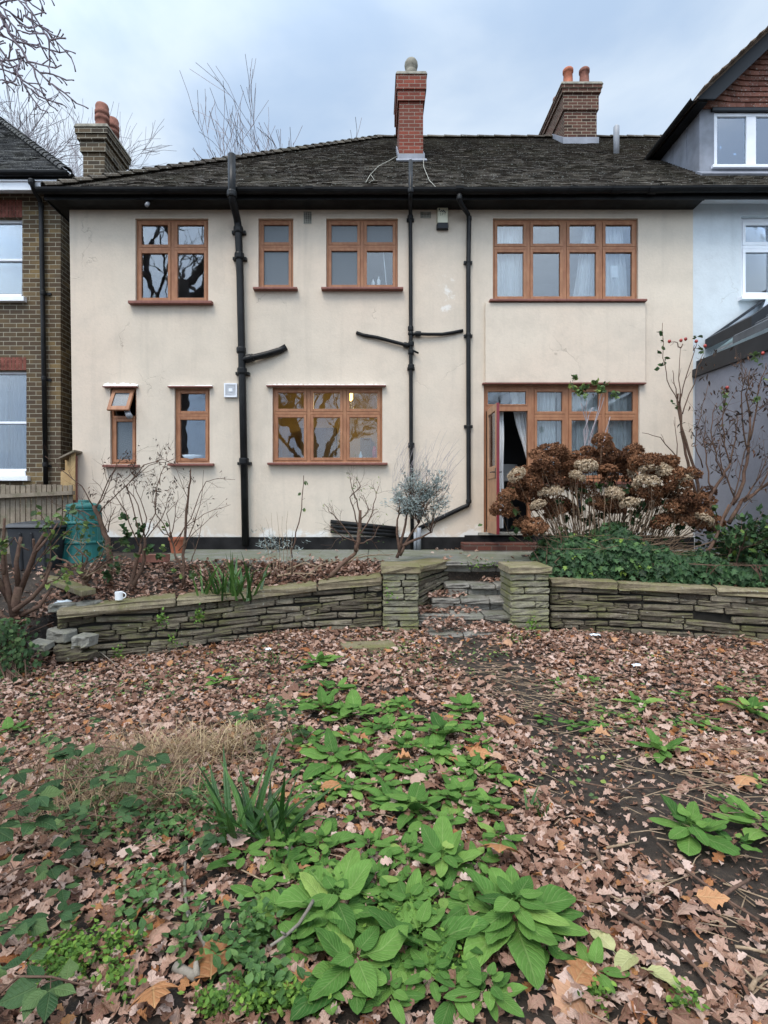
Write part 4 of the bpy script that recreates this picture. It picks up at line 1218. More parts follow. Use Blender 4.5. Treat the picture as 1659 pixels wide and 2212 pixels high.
mb = MB(); mb.box(bx(-60), bx(48), YB + .251, YB + .9, bz(660), bz(655)); mb.box(-13, XBR - .3, 12.2, 12.3, PZ, 7.0); mb.box(-13, XBR - .25, YB + .26, 12.2, 4.0, 4.2)
mb.build('interior_wall', K['plaster'], bh)
def sash_window(u0, u1, v0, v1, rail, sill):
    mb = MB(); ya = YB + .09
    xa, xb, za, zb_ = bx(u0), bx(u1), bz(v1), bz(v0)
    frame_rect(mb, xa, xb, za, zb_, ya, ya + .09, .05)
    mb.box(xa + .05, xb - .05, ya - .005, ya + .08, bz(rail + 3), bz(rail - 2))
    fr = mb.build('sash_window', K['white_paint'], bh, base=((xa + xb) / 2, YB, za), bevel=.004)
    mb = MB(); mb.box(xa + .045, xb - .045, ya + .04, ya + .045, za + .045, zb_ - .045); mb.build('pane', K['glass_dark'], fr)
    mb = MB()
    mb.box(xa - .03, bx(sill[0]), YB - .09, ya - .001, bz(sill[2]), bz(sill[2]) + .09)
    mb.box(xa - .02, xb - .005, YB - .02, ya - .002, bz(sill[2]) + .0905, bz(sill[1]))
    mb.build('sill', K['white_paint'], fr, bevel=.006)
sash_window(-60, 48, 470, 637, 556, (58, 636, 654))
sash_window(-60, 57, 800, 1018, 911, (66, 1016, 1039))
curtain(-60, 47, 476, 633, YB + .3, 'blind', 'pale blind drawn down in the upper sash window of the brick house', 3, .008)
curtain(-60, 18, 806, 1014, YB + .3, 'curtain_grey', 'grey net curtain at the left of the lower sash window of the brick house', 6, .03)
curtain(20, 56, 806, 1014, YB + .32, 'curtain_grey', 'grey net curtain at the right of the lower sash window of the brick house', 4, .03)
# eaves and roof of the brick house
EBX, EBY, EBZ = -5.45, 9.42, 7.22
mb = MB()
mb.box(-13, EBX, EBY, YB - .002, 7.121, 7.14); mb.box(XBR - .001, EBX, YB - .002, 17, 7.121, 7.14)
mb.box(-13, XBR - .001, YB - .0015, YB + .24, 7.122, 7.139)
mb.box(-13, EBX - .03, EBY + .03, EBY + .06, 6.98, 7.1205)
mb.build('soffit', K['white_paint'], bh)
mb = MB(); gutter(mb, (-13, EBY - .04, EBZ + .03), (EBX + .06, EBY - .04, EBZ + .03), .065); gutter(mb, (EBX + .04, EBY - .04, EBZ + .03), (EBX + .04, 17, EBZ + .03), .065)
mb.box(-13, EBX, EBY + .0, EBY + .02, 7.1405, EBZ + .05); mb.box(EBX - .02, EBX, EBY + .021, 17, 7.1405, EBZ + .05)
mb.build('gutter', K['gutter'], bh)
TB = .956; CB = math.cos(math.atan(TB)); SBn = math.sin(math.atan(TB))
mb = MB()
LB = 7.5
tile_plane(mb, (EBX - LB, EBY, EBZ + .05), (1, 0, 0), (0, CB, SBn), (0, -SBn, CB), LB, 4.6 / CB, lambda a, s: s * CB <= LB - a + .02, .11, .17)
tile_plane(mb, (EBX, EBY, EBZ + .05), (0, 1, 0), (-CB, 0, SBn), (SBn, 0, CB), 7, 4.6 / CB, lambda a, s: s * CB <= a + .02, .11, .17)
a0 = Vector((EBX, EBY, EBZ + .04)); tp = a0 + Vector((-4.6, 4.6, 4.6 * TB))
mb.add([a0, a0 + Vector((-LB, 0, 0)), tp + Vector((-LB + 4.6, 0, 0)), tp, a0 + Vector((0, 7.5, 0)), tp + Vector((0, 3, 0))], [(1, 0, 3, 2), (0, 4, 5, 3)], .2)
rf = mb.build('roof', K['tile_dark'], bh)
mb = MB(); half_round(mb, a0 + Vector((-.02, .02, .03)), tp, .09, seg=.3, lift=.01); mb.build('hip_tiles', K['tile_dark'], rf)
yp = YB - .06
pipe('rainwater_pipe', [P(67, 388, EBY - .04), P(69, 398, EBY - .04), P(73, 410, EBY), P(86, 432, yp - .02), P(88.5, 445, yp), P(93, 700, yp), P(99, 1060, yp)], .04,
     [(P(68, 393, EBY - .04), .055, .04), (P(88.5, 443, yp), .05, .03), (P(92.5, 633, yp), .05, .04), (P(95.5, 818, yp), .05, .04), (P(98, 1004, yp), .05, .04)], (), parent=bh)
mb = MB(); 
for v in (636, 821, 1007): mb.box(P(93, v, yp).x - .03, P(93, v, yp).x + .12, yp + .03, YB - .001, bz(v) - .02, bz(v) + .02)
mb.build('pipe_brackets', K['black'], bh)

# ------------------------------------------------------------------ white house on the right
wh = empty('white_house', (7.5, YF, PZ), 'white rendered neighbouring house at the right edge with zinc-clad dormer', 'house')
XW1 = 10.6
mb = MB()
W1 = dict(u=(1602, 1760), v=(466, 643), mul=[1681], tr=529, sill=(1594.6, 1768, 642, 651))
wall_holes(mb, XR + .003, XW1, PZ - .3, ZW + .1, YF + .008, .25, [(fx(1602), fx(1760), fz(643), fz(466))])
mb.box(XW1 - .25, XW1, YF + .26, 18.3, PZ - .3, ZW + .1)
mb.build('wall', K['white_render'], wh)
mb = MB(); mb.box(XR + .05, XW1 - .26, 9.9, 10.0, 3.6, ZW); mb.box(XR + .05, XW1 - .26, YF + .27, 9.9, 3.5, 3.6); mb.box(XR + .05, XW1 - .26, YF + .27, 9.9, ZW + .02, ZW + .09)
mb.build('interior_wall', K['plaster'], wh)
window(wh, W1, YF + .008, S, fx, fz, K['white_paint'], K['white_paint'], ['glass_dark'], 8, 10, 8, 7, .07)
mb = MB()
mb.box(XR + .002, XW1, 8.32, YF + .20, ZW + .101, ZW + .118)
mb.build('soffit', K['white_paint'], wh)
mb = MB(); gutter(mb, (XR + .021, 8.215, gz_ + .016), (XW1, 8.215, gz_ + .03)); mb.box(XR + .001, XW1, 8.29, 8.318, ZW + .0, ZW + .16)
mb.build('gutter', K['gutter'], wh)
mb = MB()
LR = XW1 - XP
tile_plane(mb, (XP + .01, EY, EZ + .004), (1, 0, 0), RU, RN, LR, RUN / CP, lambda a, s: s * CP <= RUN and not (5.72 < XP + a < 7.75 and EY + s * CP > 9.42 and EY + s * CP < 11))
e0 = Vector((XP, EY, EZ - .012)); 
mb.add([e0, e0 + Vector((LR, 0, 0)), e0 + Vector((LR, RUN, RUN * .84)), e0 + Vector((0, RUN, RUN * .84)), e0 + Vector((0, 2 * RUN, 0)), e0 + Vector((LR, 2 * RUN, 0))], [(0, 1, 2, 3), (3, 2, 5, 4)], .3)
rfw = mb.build('roof', K['tile'], wh)
mb = MB(); half_round(mb, e0 + Vector((0, RUN, RUN * .84)), e0 + Vector((LR, RUN, RUN * .84)), .10, seg=.42, lift=.006); mb.build('ridge_tiles', K['tile'], rfw)
pt_ = roofpt(1331.5, 333, 0)
mb = MB(); mb.tube([pt_ - Vector((0, 0, .1)), Vector((pt_.x, pt_.y, vz(274, pt_.y))), Vector((pt_.x, pt_.y, vz(270, pt_.y)))], [.06, .06, .03], 14); mb.build('vent_pipe', K['grey_plastic'], wh, smooth=True)
# dormer
DY = 9.33
dm = empty('dormer', (6.73, DY, 7.2)); dm.parent = wh; dm.location = Vector((6.73, DY, 7.2)) - wloc(wh)
dx = lambda u: ux(u, DY)
dzz = lambda v: vz(v, DY)
DXL, DXR, DC = dx(1511), dx(1819), dx(1665)
DE = 8.31
mb = MB()
zb = EZ + .84 * (DY - EY)
# front panel strips around the window
mb.box(DXL, dx(1542.5), DY, DY + .06, zb - .1, DE + .02); mb.box(dx(1787.5), DXR, DY, DY + .06, zb - .1, DE + .02)
mb.box(dx(1542.5) + .0005, dx(1787.5) - .0005, DY + .001, DY + .06, zb - .1, dzz(363))
for x in (DXL, DXR - .06):
    n = 10
    for i in range(n):
        ya = DY + .061 + (10.75 - DY - .061) * i / n; yb_ = DY + .061 + (10.75 - DY - .061) * (i + 1) / n
        za, zb_ = EZ + .84 * (ya - EY) - .06, EZ + .84 * (yb_ - EY) - .06
        if za > DE: continue
        mb.hexa([(x, ya, za), (x + .06, ya, za), (x + .06, yb_, min(zb_, DE)), (x, yb_, min(zb_, DE)), (x, ya, DE + .02), (x + .06, ya, DE + .02), (x + .06, yb_, DE + .02), (x, yb_, DE + .02)])
    for ys2 in (9.7, 10.15):        # standing seams of the sheet
        mb.box(x - .012 if x == DXL else x + .06, x if x == DXL else x + .072, ys2, ys2 + .02, EZ + .84 * (ys2 - EY), DE)
mb.build('dormer_cheek', K['lead'], dm)
mb = MB(); mb.obox((DC, DY - .08, zb - .03), ((DXR - DXL) / 2 + .06, 0, 0), RU * .12, RN * .02); mb.build('apron_flashing', K['lead'], dm)
WD = dict(u=(1542.5, 1787.5), v=(243, 362), mul=[1624, 1706], sill=(1538, 1792, 358, 364))
wdm = window(dm, WD, DY - .02, DY / F, dx, dzz, K['white_paint'], K['white_paint'], ['glass_dark'], 7, 14, 6, 6.5, .03, sillp=.05) if False else None
mb = MB()
yw = DY + .0
frame_rect(mb, dx(1542.5) + .002, dx(1787.5) - .002, dzz(362), dzz(243), yw + .01, yw + .07, .06)
for u in (1624, 1706): mb.box(dx(u) - .085, dx(u) + .085, yw + .012, yw + .068, dzz(362) + .06, dzz(243) - .06)
mb.box(dx(1536), dx(1794), yw - .06, yw + .009, dzz(362) - .03, dzz(359))
dwin = mb.build('window', K['white_paint'], dm, bevel=.006)
mb = MB(); mb.box(dx(1550), dx(1780), yw + .04, yw + .046, dzz(357), dzz(248)); mb.build('pane', K['glass_sky'], dwin)
mb = MB(); mb.box(DXL + .07, DXR - .07, 10.2, 10.25, 7.3, 8.25); mb.build('back_wall', K['plaster'], dm)
# tile-hung gable, courses swept up at the edges
AP = 9.65
GH = AP - DE; GW = DC - ux(1508, 9.05)
mb = MB()
gb = dzz(236)
nrow = 13
for i in range(nrow):
    z0_ = gb + i * .093
    half = (AP - .12 - z0_) / (GH / GW)
    half = min(half, (DXR - DXL) / 2 + .02)
    if half < .08: break
    nt = max(2, int(2 * half / .165))
    for j in range(nt + 1):
        xa = DC - half + 2 * half * j / (nt + 1); xb = DC - half + 2 * half * (j + 1) / (nt + 1) - .004
        lift = lambda x: .07 * smooth(.55, 1, abs(x - DC) / max(half, .2)) if i > 0 else 0
        mb.hexa([(xa, DY - .055, z0_ + lift(xa)), (xb, DY - .055, z0_ + lift(xb)), (xb, DY - .02, z0_ + lift(xb)), (xa, DY - .02, z0_ + lift(xa)),
                 (xa, DY - .03, z0_ + .115 + lift(xa)), (xb, DY - .03, z0_ + .115 + lift(xb)), (xb, DY - .005, z0_ + .115 + lift(xb)), (xa, DY - .005, z0_ + .115 + lift(xa))])
mb.prism([(DC - (DXR - DXL) / 2, gb + .0), (DC + (DXR - DXL) / 2, gb + .0), (DC, AP - .1)], DY - .018, DY + .05)
mb.build('gable_tiles', K['tile_red'], dm)
mb = MB(); mb.box(DXL + .2, DXR - .2, DY - .05, DY + .0, dzz(243) + .002, gb - .002); mb.build('gable_lintel', K['charcoal'], dm)
# bargeboards and roof slopes
mb = MB()
k = GH / GW
for s in (-1, 1):
    pts = [(DC + s * GW, DE - .02), (DC + s * (GW - .30), DE - .02), (DC, AP - .27), (DC, AP), (DC + s * GW, DE + .02)]
    if s == 1: pts = pts[::-1]
    mb.prism([(x, z) for x, z in pts], 9.05, 9.09)
mb.build('bargeboard', K['charcoal'], dm)
mb = MB()
for s in (-1, 1):
    ln = math.hypot(GW, GH); cu_, su = GW / ln, GH / ln
    o_ = (DC + s * (GW + .03), 9.0 if s == 1 else 13.2, DE + .0)
    tile_plane(mb, o_, (0, 1 if s == 1 else -1, 0), (-s * cu_, 0, su), (s * su, 0, cu_), 4.2, ln + .04, lambda a, q_: True, .105, .2)
    x0_, x1_ = DC + s * (GW + .03), DC
    mb.add([(x0_, 9.0, DE - .03), (x0_, 13.2, DE - .03), (x1_, 13.2, AP - .0), (x1_, 9.0, AP - .0), (x0_, 9.0, DE - .005), (x0_, 13.2, DE - .005), (x1_, 13.2, AP + .035), (x1_, 9.0, AP + .035)],
           [(0, 1, 2, 3), (4, 7, 6, 5), (0, 3, 7, 4), (0, 4, 5, 1), (1, 5, 6, 2)], .5)
half_round(mb, (DC, 9.0, AP + .02), (DC, 13, AP + .02), .09, seg=.4, lift=.005)
mb.build('dormer_roof', K['tile_new'], dm)
mb = MB(); gutter(mb, (ux(1508, 9.05) - .07, 9.06, DE + .0), (ux(1508, 9.05) - .07, 10.7, DE + .0), .05)
mb.box(DXL - .18, DXL - .002, 9.1, 10.72, DE - .05, DE - .03)
mb.build('dormer_gutter', K['gutter'], dm)

# grey rendered extension with glazed lean-to roof
ex = empty('rear_extension', (6.2, 7.6, PZ), 'grey rendered single-storey extension with dark glazed roof at the right', 'extension')
EX0 = XR + .03
mb = MB()
mb.hexa([(EX0, 3.2, .3), (EX0 + .22, 3.2, .3), (EX0 + .22, YF - .003, .3), (EX0, YF - .003, .3), (EX0, 3.2, 3.30), (EX0 + .22, 3.2, 3.30), (EX0 + .22, YF - .003, 3.44), (EX0, YF - .003, 3.44)])
mb.box(EX0 + .221, 8.6, 3.2, 3.42, .3, 3.3); mb.box(8.38, 8.6, 3.421, YF - .004, .3, 3.3)
mb.build('wall', K['grey_render'], ex)
mb = MB()
tl = math.atan(.70)
ZR = 3.80
def rf_(x, y, dz=0.0): return (x, y, ZR + .70 * (x - EX0) + dz)
def slope_box(mb, xa, xb, ya, yb_, d0, d1):
    mb.hexa([rf_(xa, ya, d0), rf_(xb, ya, d0), rf_(xb, yb_, d0), rf_(xa, yb_, d0), rf_(xa, ya, d1), rf_(xb, ya, d1), rf_(xb, yb_, d1), rf_(xa, yb_, d1)])
for i in range(12):
    slope_box(mb, EX0 + .02 + i * .16, EX0 + .02 + (i + 1) * .16, 3.2, 7.72, -.10, -.02 + .006)
    slope_box(mb, EX0 + .02 + i * .16, EX0 + .06 + i * .16, 3.2, 7.72, -.0135, .006)
mb.build('slate_roof', K['slate'], ex)
mb = MB()
mb.hexa([(EX0 - .05, 3.2, 3.30), (EX0 + .015, 3.2, 3.30), (EX0 + .015, YF - .01, 3.44), (EX0 - .05, YF - .01, 3.44), (EX0 - .05, 3.2, 3.42), (EX0 + .015, 3.2, 3.42), (EX0 + .015, YF - .01, 3.56), (EX0 - .05, YF - .01, 3.56)])
mb.hexa([(EX0 + .016, 3.2, 3.31), (EX0 + .14, 3.2, 3.31), (EX0 + .14, YF - .01, 3.45), (EX0 + .016, YF - .01, 3.45), (EX0 + .016, 3.2, 3.56), (EX0 + .14, 3.2, 3.56), (EX0 + .14, YF - .01, 3.70), (EX0 + .016, YF - .01, 3.70)])
mb.build('box_gutter', K['charcoal'], ex)
mb = MB()
xs0, xs1 = EX0 + .16, EX0 + 1.9
slope_box(mb, xs0 - .02, xs0 + .07, 7.5, 8.56, -.02, .14); slope_box(mb, xs1, xs1 + .06, 7.5, 8.56, -.02, .14)
slope_box(mb, xs0 + .0705, xs1 - .0005, 7.5, 7.60, -.06, .14); slope_box(mb, xs0 + .0705, xs1 - .0005, 7.66, 7.74, -.06, .12)
slope_box(mb, xs0 + .0705, xs1 - .0005, 8.52, 8.56, -.02, .14)
sk = mb.build('skylight', K['charcoal'], ex)
mb = MB(); slope_box(mb, xs0 + .071, xs1 - .001, 7.745, 8.519, .10, .115); mb.build('skylight_pane', K['glass_sky'], sk)
mb = MB(); slope_box(mb, xs0 + .1, xs1 - .05, 7.75, 8.5, -.16, -.13); mb.build('skylight_well', K['white_paint'], ex)

# ------------------------------------------------------------------ path, beds
mb = MB()
xs_ = [-3.05, -1.55, -.1, 1.28, 2.6, 3.9, 5.1]
for i in range(len(xs_) - 1):
    for ya, yb_ in ((6.80, 8.57),):
        mb.box(xs_[i] + .003, xs_[i + 1] - .003, ya + R.uniform(-.01, .01), yb_, PZ - .09, PZ + R.uniform(-.003, .003))
tag(mb.build('path', K['pave'], bevel=.008), kind='structure')
mb = MB(); mb.box(-12, 8, 6.85, 18, PZ - .5, PZ - .05); tag(mb.build('house_ground', K['soil']), kind='structure')
# left wall line and right wall line: (u, Y, v of coping top, v of base)
LW = [(826, 6.02, 1247, 1360), (700, 6.0, 1258, 1368), (531, 5.86, 1277, 1386), (400, 5.70, 1291, 1404), (209, 5.44, 1302, 1423), (130, 5.30, 1316, 1434), (60, 5.16, 1330, 1446), (-40, 4.96, 1350, 1470)]
RW = [(1188, 6.10, 1251, 1364), (1340, 6.02, 1256, 1370), (1500, 5.82, 1264, 1384), (1660, 5.56, 1275, 1402), (1900, 5.2, 1290, 1420)]
def wline(Wl): return [(ux(u, Y), Y, vz(vt, Y), vz(vb, Y)) for u, Y, vt, vb in Wl]
class Path:
    def __init__(self, pts):
        self.p = [Vector((a, b, 0)) for a, b, _, _ in pts]; self.zt = [q[2] for q in pts]; self.zb = [q[3] for q in pts]
        self.s = [0]
        for a, b in zip(self.p, self.p[1:]): self.s.append(self.s[-1] + (b - a).length)
    def at(self, s):
        s = min(max(s, 0), self.s[-1] - 1e-6)
        i = max(k for k in range(len(self.s) - 1) if self.s[k] <= s)
        f = (s - self.s[i]) / (self.s[i + 1] - self.s[i])
        d = (self.p[i + 1] - self.p[i]).normalized()
        return self.p[i].lerp(self.p[i + 1], f), d, self.zt[i] + f * (self.zt[i + 1] - self.zt[i]), self.zb[i] + f * (self.zb[i + 1] - self.zb[i])
def stone_block(mb, c, a, n_, la, dep, za0, za1, zb0, zb1, front, r=None, rough=.006):
    """rounded, slightly irregular slab: centre line c +- a*la, front face at n_*front, back at n_*(front-dep)"""
    ch = min(.012, (za1 - za0) * .25)
    stat = [(-la, .0), (-la + ch, 1), (-la * .3, 1), (la * .35, 1), (la - ch, 1), (la, .0)]
    vs = []
    for (s, f_) in stat:
        t_ = (s + la) / (2 * la)
        z0_, z1_ = za0 + (zb0 - za0) * t_, za1 + (zb1 - za1) * t_
        ins = 0 if f_ else ch
        prof = [(front - ins, z0_ + ch + ins * .5), (front - ins, (z0_ + z1_) / 2), (front - ins, z1_ - ch - ins * .5), (front - ch - ins, z1_ - ins * .6), (front - dep, z1_ - ins * .6), (front - dep, z0_ + ins * .6), (front - ch - ins, z0_ + ins * .6)]
        for fr_, z in prof:
            p = c + a * s + n_ * (fr_ + R.gauss(0, rough)); vs.append((p.x, p.y, z + R.gauss(0, rough * .35)))
    m_ = 7; fs = []
    for i in range(len(stat) - 1):
        for q_ in range(m_): fs.append((i * m_ + q_, i * m_ + (q_ + 1) % m_, (i + 1) * m_ + (q_ + 1) % m_, (i + 1) * m_ + q_))
    fs.append(tuple(range(m_ - 1, -1, -1))); fs.append(tuple((len(stat) - 1) * m_ + q_ for q_ in range(m_)))
    mb.add(vs, fs, r)
def build_wall(pts, side, name, label, courses=8, s_end=None, gaps=()):
    pa = Path(pts); L_ = s_end or pa.s[-1]
    root = empty(name, (pa.p[0] + pa.p[-1]) / 2, label, 'garden wall')
    st = MB(); cp = MB(); co = MB()
    cth = .085
    for i in range(courses):
        s = R.uniform(-.3, 0)
        hold = R.uniform(-.1, .1)
        while s < L_:
            ln = R.choice([R.uniform(.12, .22), R.uniform(.22, .5), R.uniform(.25, .55)])
            s0_, s1_ = max(s, 0) + .004, min(s + ln, L_) - .004
            s += ln
            if s1_ - s0_ < .05: continue
            if any(abs((s0_ + s1_) / 2 - g[0]) < g[2] and i == g[1] for g in gaps): continue
            p0, d, t0, b0 = pa.at(s0_); p1, _, t1, b1 = pa.at(s1_)
            t0 -= cth; t1 -= cth; b0 -= .05; b1 -= .05
            wv = lambda q_: .014 * math.sin(q_ * 3.1 + i * 1.7) + .006 * math.sin(q_ * 7 + i)
            f0, f1 = (i) / courses, (i + 1) / courses
            g_ = R.uniform(.003, .008)
            za0 = b0 + (t0 - b0) * f0 + (wv(s0_) if i else 0) + g_ ; za1 = b0 + (t0 - b0) * f1 + (wv(s0_ + .0) * (0 if i == courses - 1 else 1)) - g_
            zb0 = b1 + (t1 - b1) * f0 + (wv(s1_) if i else 0) + g_; zb1 = b1 + (t1 - b1) * f1 + (wv(s1_) * (0 if i == courses - 1 else 1)) - g_
            a_ = (p1 - p0).normalized(); n_ = Vector((a_.y, -a_.x, 0)) * side
            stone_block(st, (p0 + p1) / 2, a_, n_, (p1 - p0).length / 2, .17, za0, za1, zb0, zb1, R.uniform(-.014, .014))
    s = 0
    while s < L_ - .1:
        ln = R.uniform(.55, 1.05); s1_ = min(s + ln, L_)
        if L_ - s1_ < .3: s1_ = L_
        k = max(1, int((s1_ - s) / .5))
        p0, d, t0, _ = pa.at(s + .006); p1, _, t1, _ = pa.at(s1_ - .006)
        a_ = (p1 - p0).normalized(); n_ = Vector((a_.y, -a_.x, 0)) * side
        j = R.uniform(-.008, .008)
        stone_block(cp, (p0 + p1) / 2, a_, n_, (p1 - p0).length / 2, .36, t0 - cth + j, t0 + j, t1 - cth + j, t1 + j, .045 + R.uniform(-.012, .012), rough=.011)
        s = s1_
    n = 24
    for i in range(n):
        p0, d0, t0, b0 = pa.at(L_ * i / n); p1, d1, t1, b1 = pa.at(L_ * (i + 1) / n)
        n0 = Vector((d0.y, -d0.x, 0)) * side; n1 = Vector((d1.y, -d1.x, 0)) * side
        A, B, C_, D = p0 - n0 * .035, p1 - n1 * .035, p1 - n1 * .26, p0 - n0 * .26
        q_ = [(A.x, A.y, b0 - .2), (B.x, B.y, b1 - .2), (C_.x, C_.y, b1 - .2), (D.x, D.y, b0 - .2), (A.x, A.y, t0 - cth - .004), (B.x, B.y, t1 - cth - .004), (C_.x, C_.y, t1 - cth - .004), (D.x, D.y, t0 - cth - .004)]
        co.hexa(q_, .5)
    st.build('stone_courses', K['stone'], root); cp.build('coping', K['coping'], root); co.build('wall_core', K['core'], root)
    return pa
LP = wline(LW); RP = wline(RW)
paL = build_wall(LP, -1, 'retaining_wall', 'low mossy dry-laid stone wall running left from the steps', 8, s_end=3.35)
paR = build_wall(RP, 1, 'retaining_wall', 'dark dry-laid stone wall under the hydrangea, right of the steps', 8, gaps=((1.62, 4, .13),))
# piers
def pier(u0, u1, Y, dep, vtop, vbot, label):
    xa, xb = ux(u0, Y), ux(u1, Y); zt_, zb_ = vz(vtop, Y), vz(vbot, Y) - .06
    root = empty('stone_pier', ((xa + xb) / 2, Y + dep / 2, zb_), label, 'pier')
    mb = MB(); n = 9; cth = .085; h = (zt_ - cth - zb_) / n
    for i in range(n):
        z0_ = zb_ + i * h; parts = [(xa, xb)]
        if R.random() < .6: m_ = xa + (xb - xa) * R.uniform(.35, .65); parts = [(xa, m_ - .004), (m_ + .004, xb)]
        for a_, b_ in parts:
            stone_block(mb, Vector(((a_ + b_) / 2 + R.uniform(-.008, .008), Y + .0, 0)), Vector((1, 0, 0)), Vector((0, -1, 0)), (b_ - a_) / 2, dep, z0_ + .004, z0_ + h - .003, z0_ + .004 + R.uniform(-.004, .004), z0_ + h - .003, R.uniform(-.012, .012))
    mb.build('shaft', K['pier'], root)
    mb = MB(); mb.box(xa + .03, xb - .03, Y + .03, Y + dep - .03, zb_ - .1, zt_ - cth); mb.build('shaft_core', K['core'], root)
    mb = MB(); stone_block(mb, Vector(((xa + xb) / 2, Y, 0)), Vector((1, 0, 0)), Vector((0, -1, 0)), (xb - xa) / 2 + .025, dep + .05, zt_ - cth, zt_, zt_ - cth, zt_, .03)
    mb.build('cap', K['coping'], root)
pier(828, 904, 5.95, .48, 1223, 1358, 'mossy stone pier on the left side of the garden steps')
pier(1103, 1187, 5.93, .48, 1223, 1362, 'pale stone pier on the right side of the garden steps')
# flank wall beside the steps
SW = [(ux(905, 6.3), 6.32, vz(1221, 6.32), .0), (ux(975, 6.9), 6.9, vz(1208, 6.9), .25)]
pa = Path([(a_, b_, c_, d_) for a_, b_, c_, d_ in SW])
build_wall(SW, 1, 'step_wall', 'short stone cheek wall beside the left edge of the steps', 8)
# steps
stp = empty('garden_steps', (ux(1010, 6.2), 6.2, 0), 'dark stone garden steps strewn with leaves between the two piers', 'steps')
NS = 5
edges = [(5.72, -.012, 938, 1062, 5.80), (6.02, .125, 914, 1105, 6.12), (6.26, .262, 945, 1108, 6.36), (6.50, .40, 975, 1112, 6.60), (6.76, PZ - .0, 968, 1106, 6.83)]
STEPS = []
for i, (Ye, zt_, u0, u1, Yr) in enumerate(edges):
    xa, xb = ux(u0 - 12, Ye), ux(u1 + 14, Ye)
    mb = MB()
    n = 3 if i else 2
    Yb = (edges[i + 1][0] + .12) if i < len(edges) - 1 else 6.86
    if i == 4: Yb = 6.86; zt_ = PZ - .004
    for k_ in range(n):
        a_ = xa + (xb - xa) * k_ / n; b_ = xa + (xb - xa) * (k_ + 1) / n
        yo_ = Ye + (.10 * (1 - (k_ + .5) / n) if 0 < i < 4 else 0) - .03
        stone_block(mb, Vector(((a_ + b_) / 2, yo_, 0)), Vector((1, -.08 if 0 < i < 4 else 0, 0)).normalized(), Vector((0, -1, 0)), (b_ - a_) / 2 - .004, Yb - yo_, zt_ - .06, zt_, zt_ - .06 + R.uniform(-.004, .004), zt_ + R.uniform(-.006, .006), R.uniform(-.008, .008))
    o = mb.build('tread', K['step'], stp)
    if i:
        mb = MB(); s = xa
        while s < xb:
            ln = R.uniform(.2, .5); e = min(s + ln, xb)
            stone_block(mb, Vector(((s + e) / 2, Ye + .07, 0)), Vector((1, 0, 0)), Vector((0, -1, 0)), (e - s) / 2 - .003, .12, zt_ - .145, zt_ - .065, zt_ - .145, zt_ - .065, R.uniform(-.01, .01)); s = e
        mb.build('riser', K['step'], stp)
    STEPS.append((xa, xb, Ye, zt_, Yb))
# bed soil
def bed(name, pa, s1, yback, zback, side):
    ns, nt = 30, 10; V = []
    for i in range(ns + 1):
        p, d, zt_, _ = pa.at(s1 * i / ns); n_ = Vector((d.y, -d.x, 0)) * side
        q0 = p - n_ * .2
        for j in range(nt + 1):
            f = j / nt; y = q0.y + (yback - q0.y) * f
            z = zt_ - .07 + (zback - zt_ + .07) * f + .015 * math.sin(i * 1.3) * math.sin(j * 1.9)
            V.append((q0.x, y, z))
    i = (np.arange(ns)[:, None] * (nt + 1) + np.arange(nt)[None]).ravel()
    Fq = np.stack([i, i + nt + 1, i + nt + 2, i + 1], 1)
    if side < 0: Fq = Fq[:, ::-1]
    return tag(build_np(name, np.array(V), Fq, K['soil'], base=(0, 0, 0), Rn=NR.random(len(V)), UV=np.array(V)[:, :2]), kind='structure')
bed('left_bed', paL, paL.s[-1], 6.86, PZ - .03, -1)
bed('right_bed', paR, paR.s[-1], 7.4, PZ + .02, 1)
bx_ = np.linspace(-9, ux(75, 5.2), 16); by_ = np.linspace(4.95, 7.0, 10)
grid_sheet('left_bank', bx_, by_, lambda X, Yg: -.26 + (PZ - .12 + .26) * npsmooth(5.0, 6.75, Yg) + .025 * np.sin(X * 5) * np.sin(Yg * 6), K['soil'])
def bedz(pa, x, y, zback, yback):
    best = min((abs(pa.at(pa.s[-1] * i / 60)[0].x - x), i) for i in range(61))[1]
    p, _, zt_, _ = pa.at(pa.s[-1] * best / 60)
    f = (y - p.y - .2) / (yback - p.y - .2)
    return zt_ - .07 + (zback - zt_ + .07) * min(1, max(0, f))
def LB_(u, v):     # ground point of the left bed seen at pixel
    Y = 6.2
    for _ in range(8):
        z = bedz(paL, ux(u, Y), Y, PZ - .03, 6.86); Y = min(7.2, max(5.2, (CAMH - z) * F / (v - V0)))
    return Vector((ux(u, Y), Y, bedz(paL, ux(u, Y), Y, PZ - .03, 6.86)))
# edging slab across the left bed
mb = MB()
a_, b_ = LB_(80, 1278), LB_(192, 1246)
b_.z = a_.z = (a_.z + b_.z) / 2
mb.obox((a_ + b_) / 2 + Vector((0, 0, .01)), (b_ - a_) / 2, Vector((.03, .09, 0)), Vector((0, 0, .03)))
tag(mb.build('edging_slab', K['coping'], bevel=.012), 'tan stone edging slab lying across the left end of the bed', 'slab')
mb = MB(); mb.obox(P(330, 1206, 6.72), (.17, .03, 0), (.02, .05, 0), (0, 0, .05))
tag(mb.build('edging_brick', K['pot'], bevel=.006), 'broken red brick at the left end of the concrete path', 'brick')
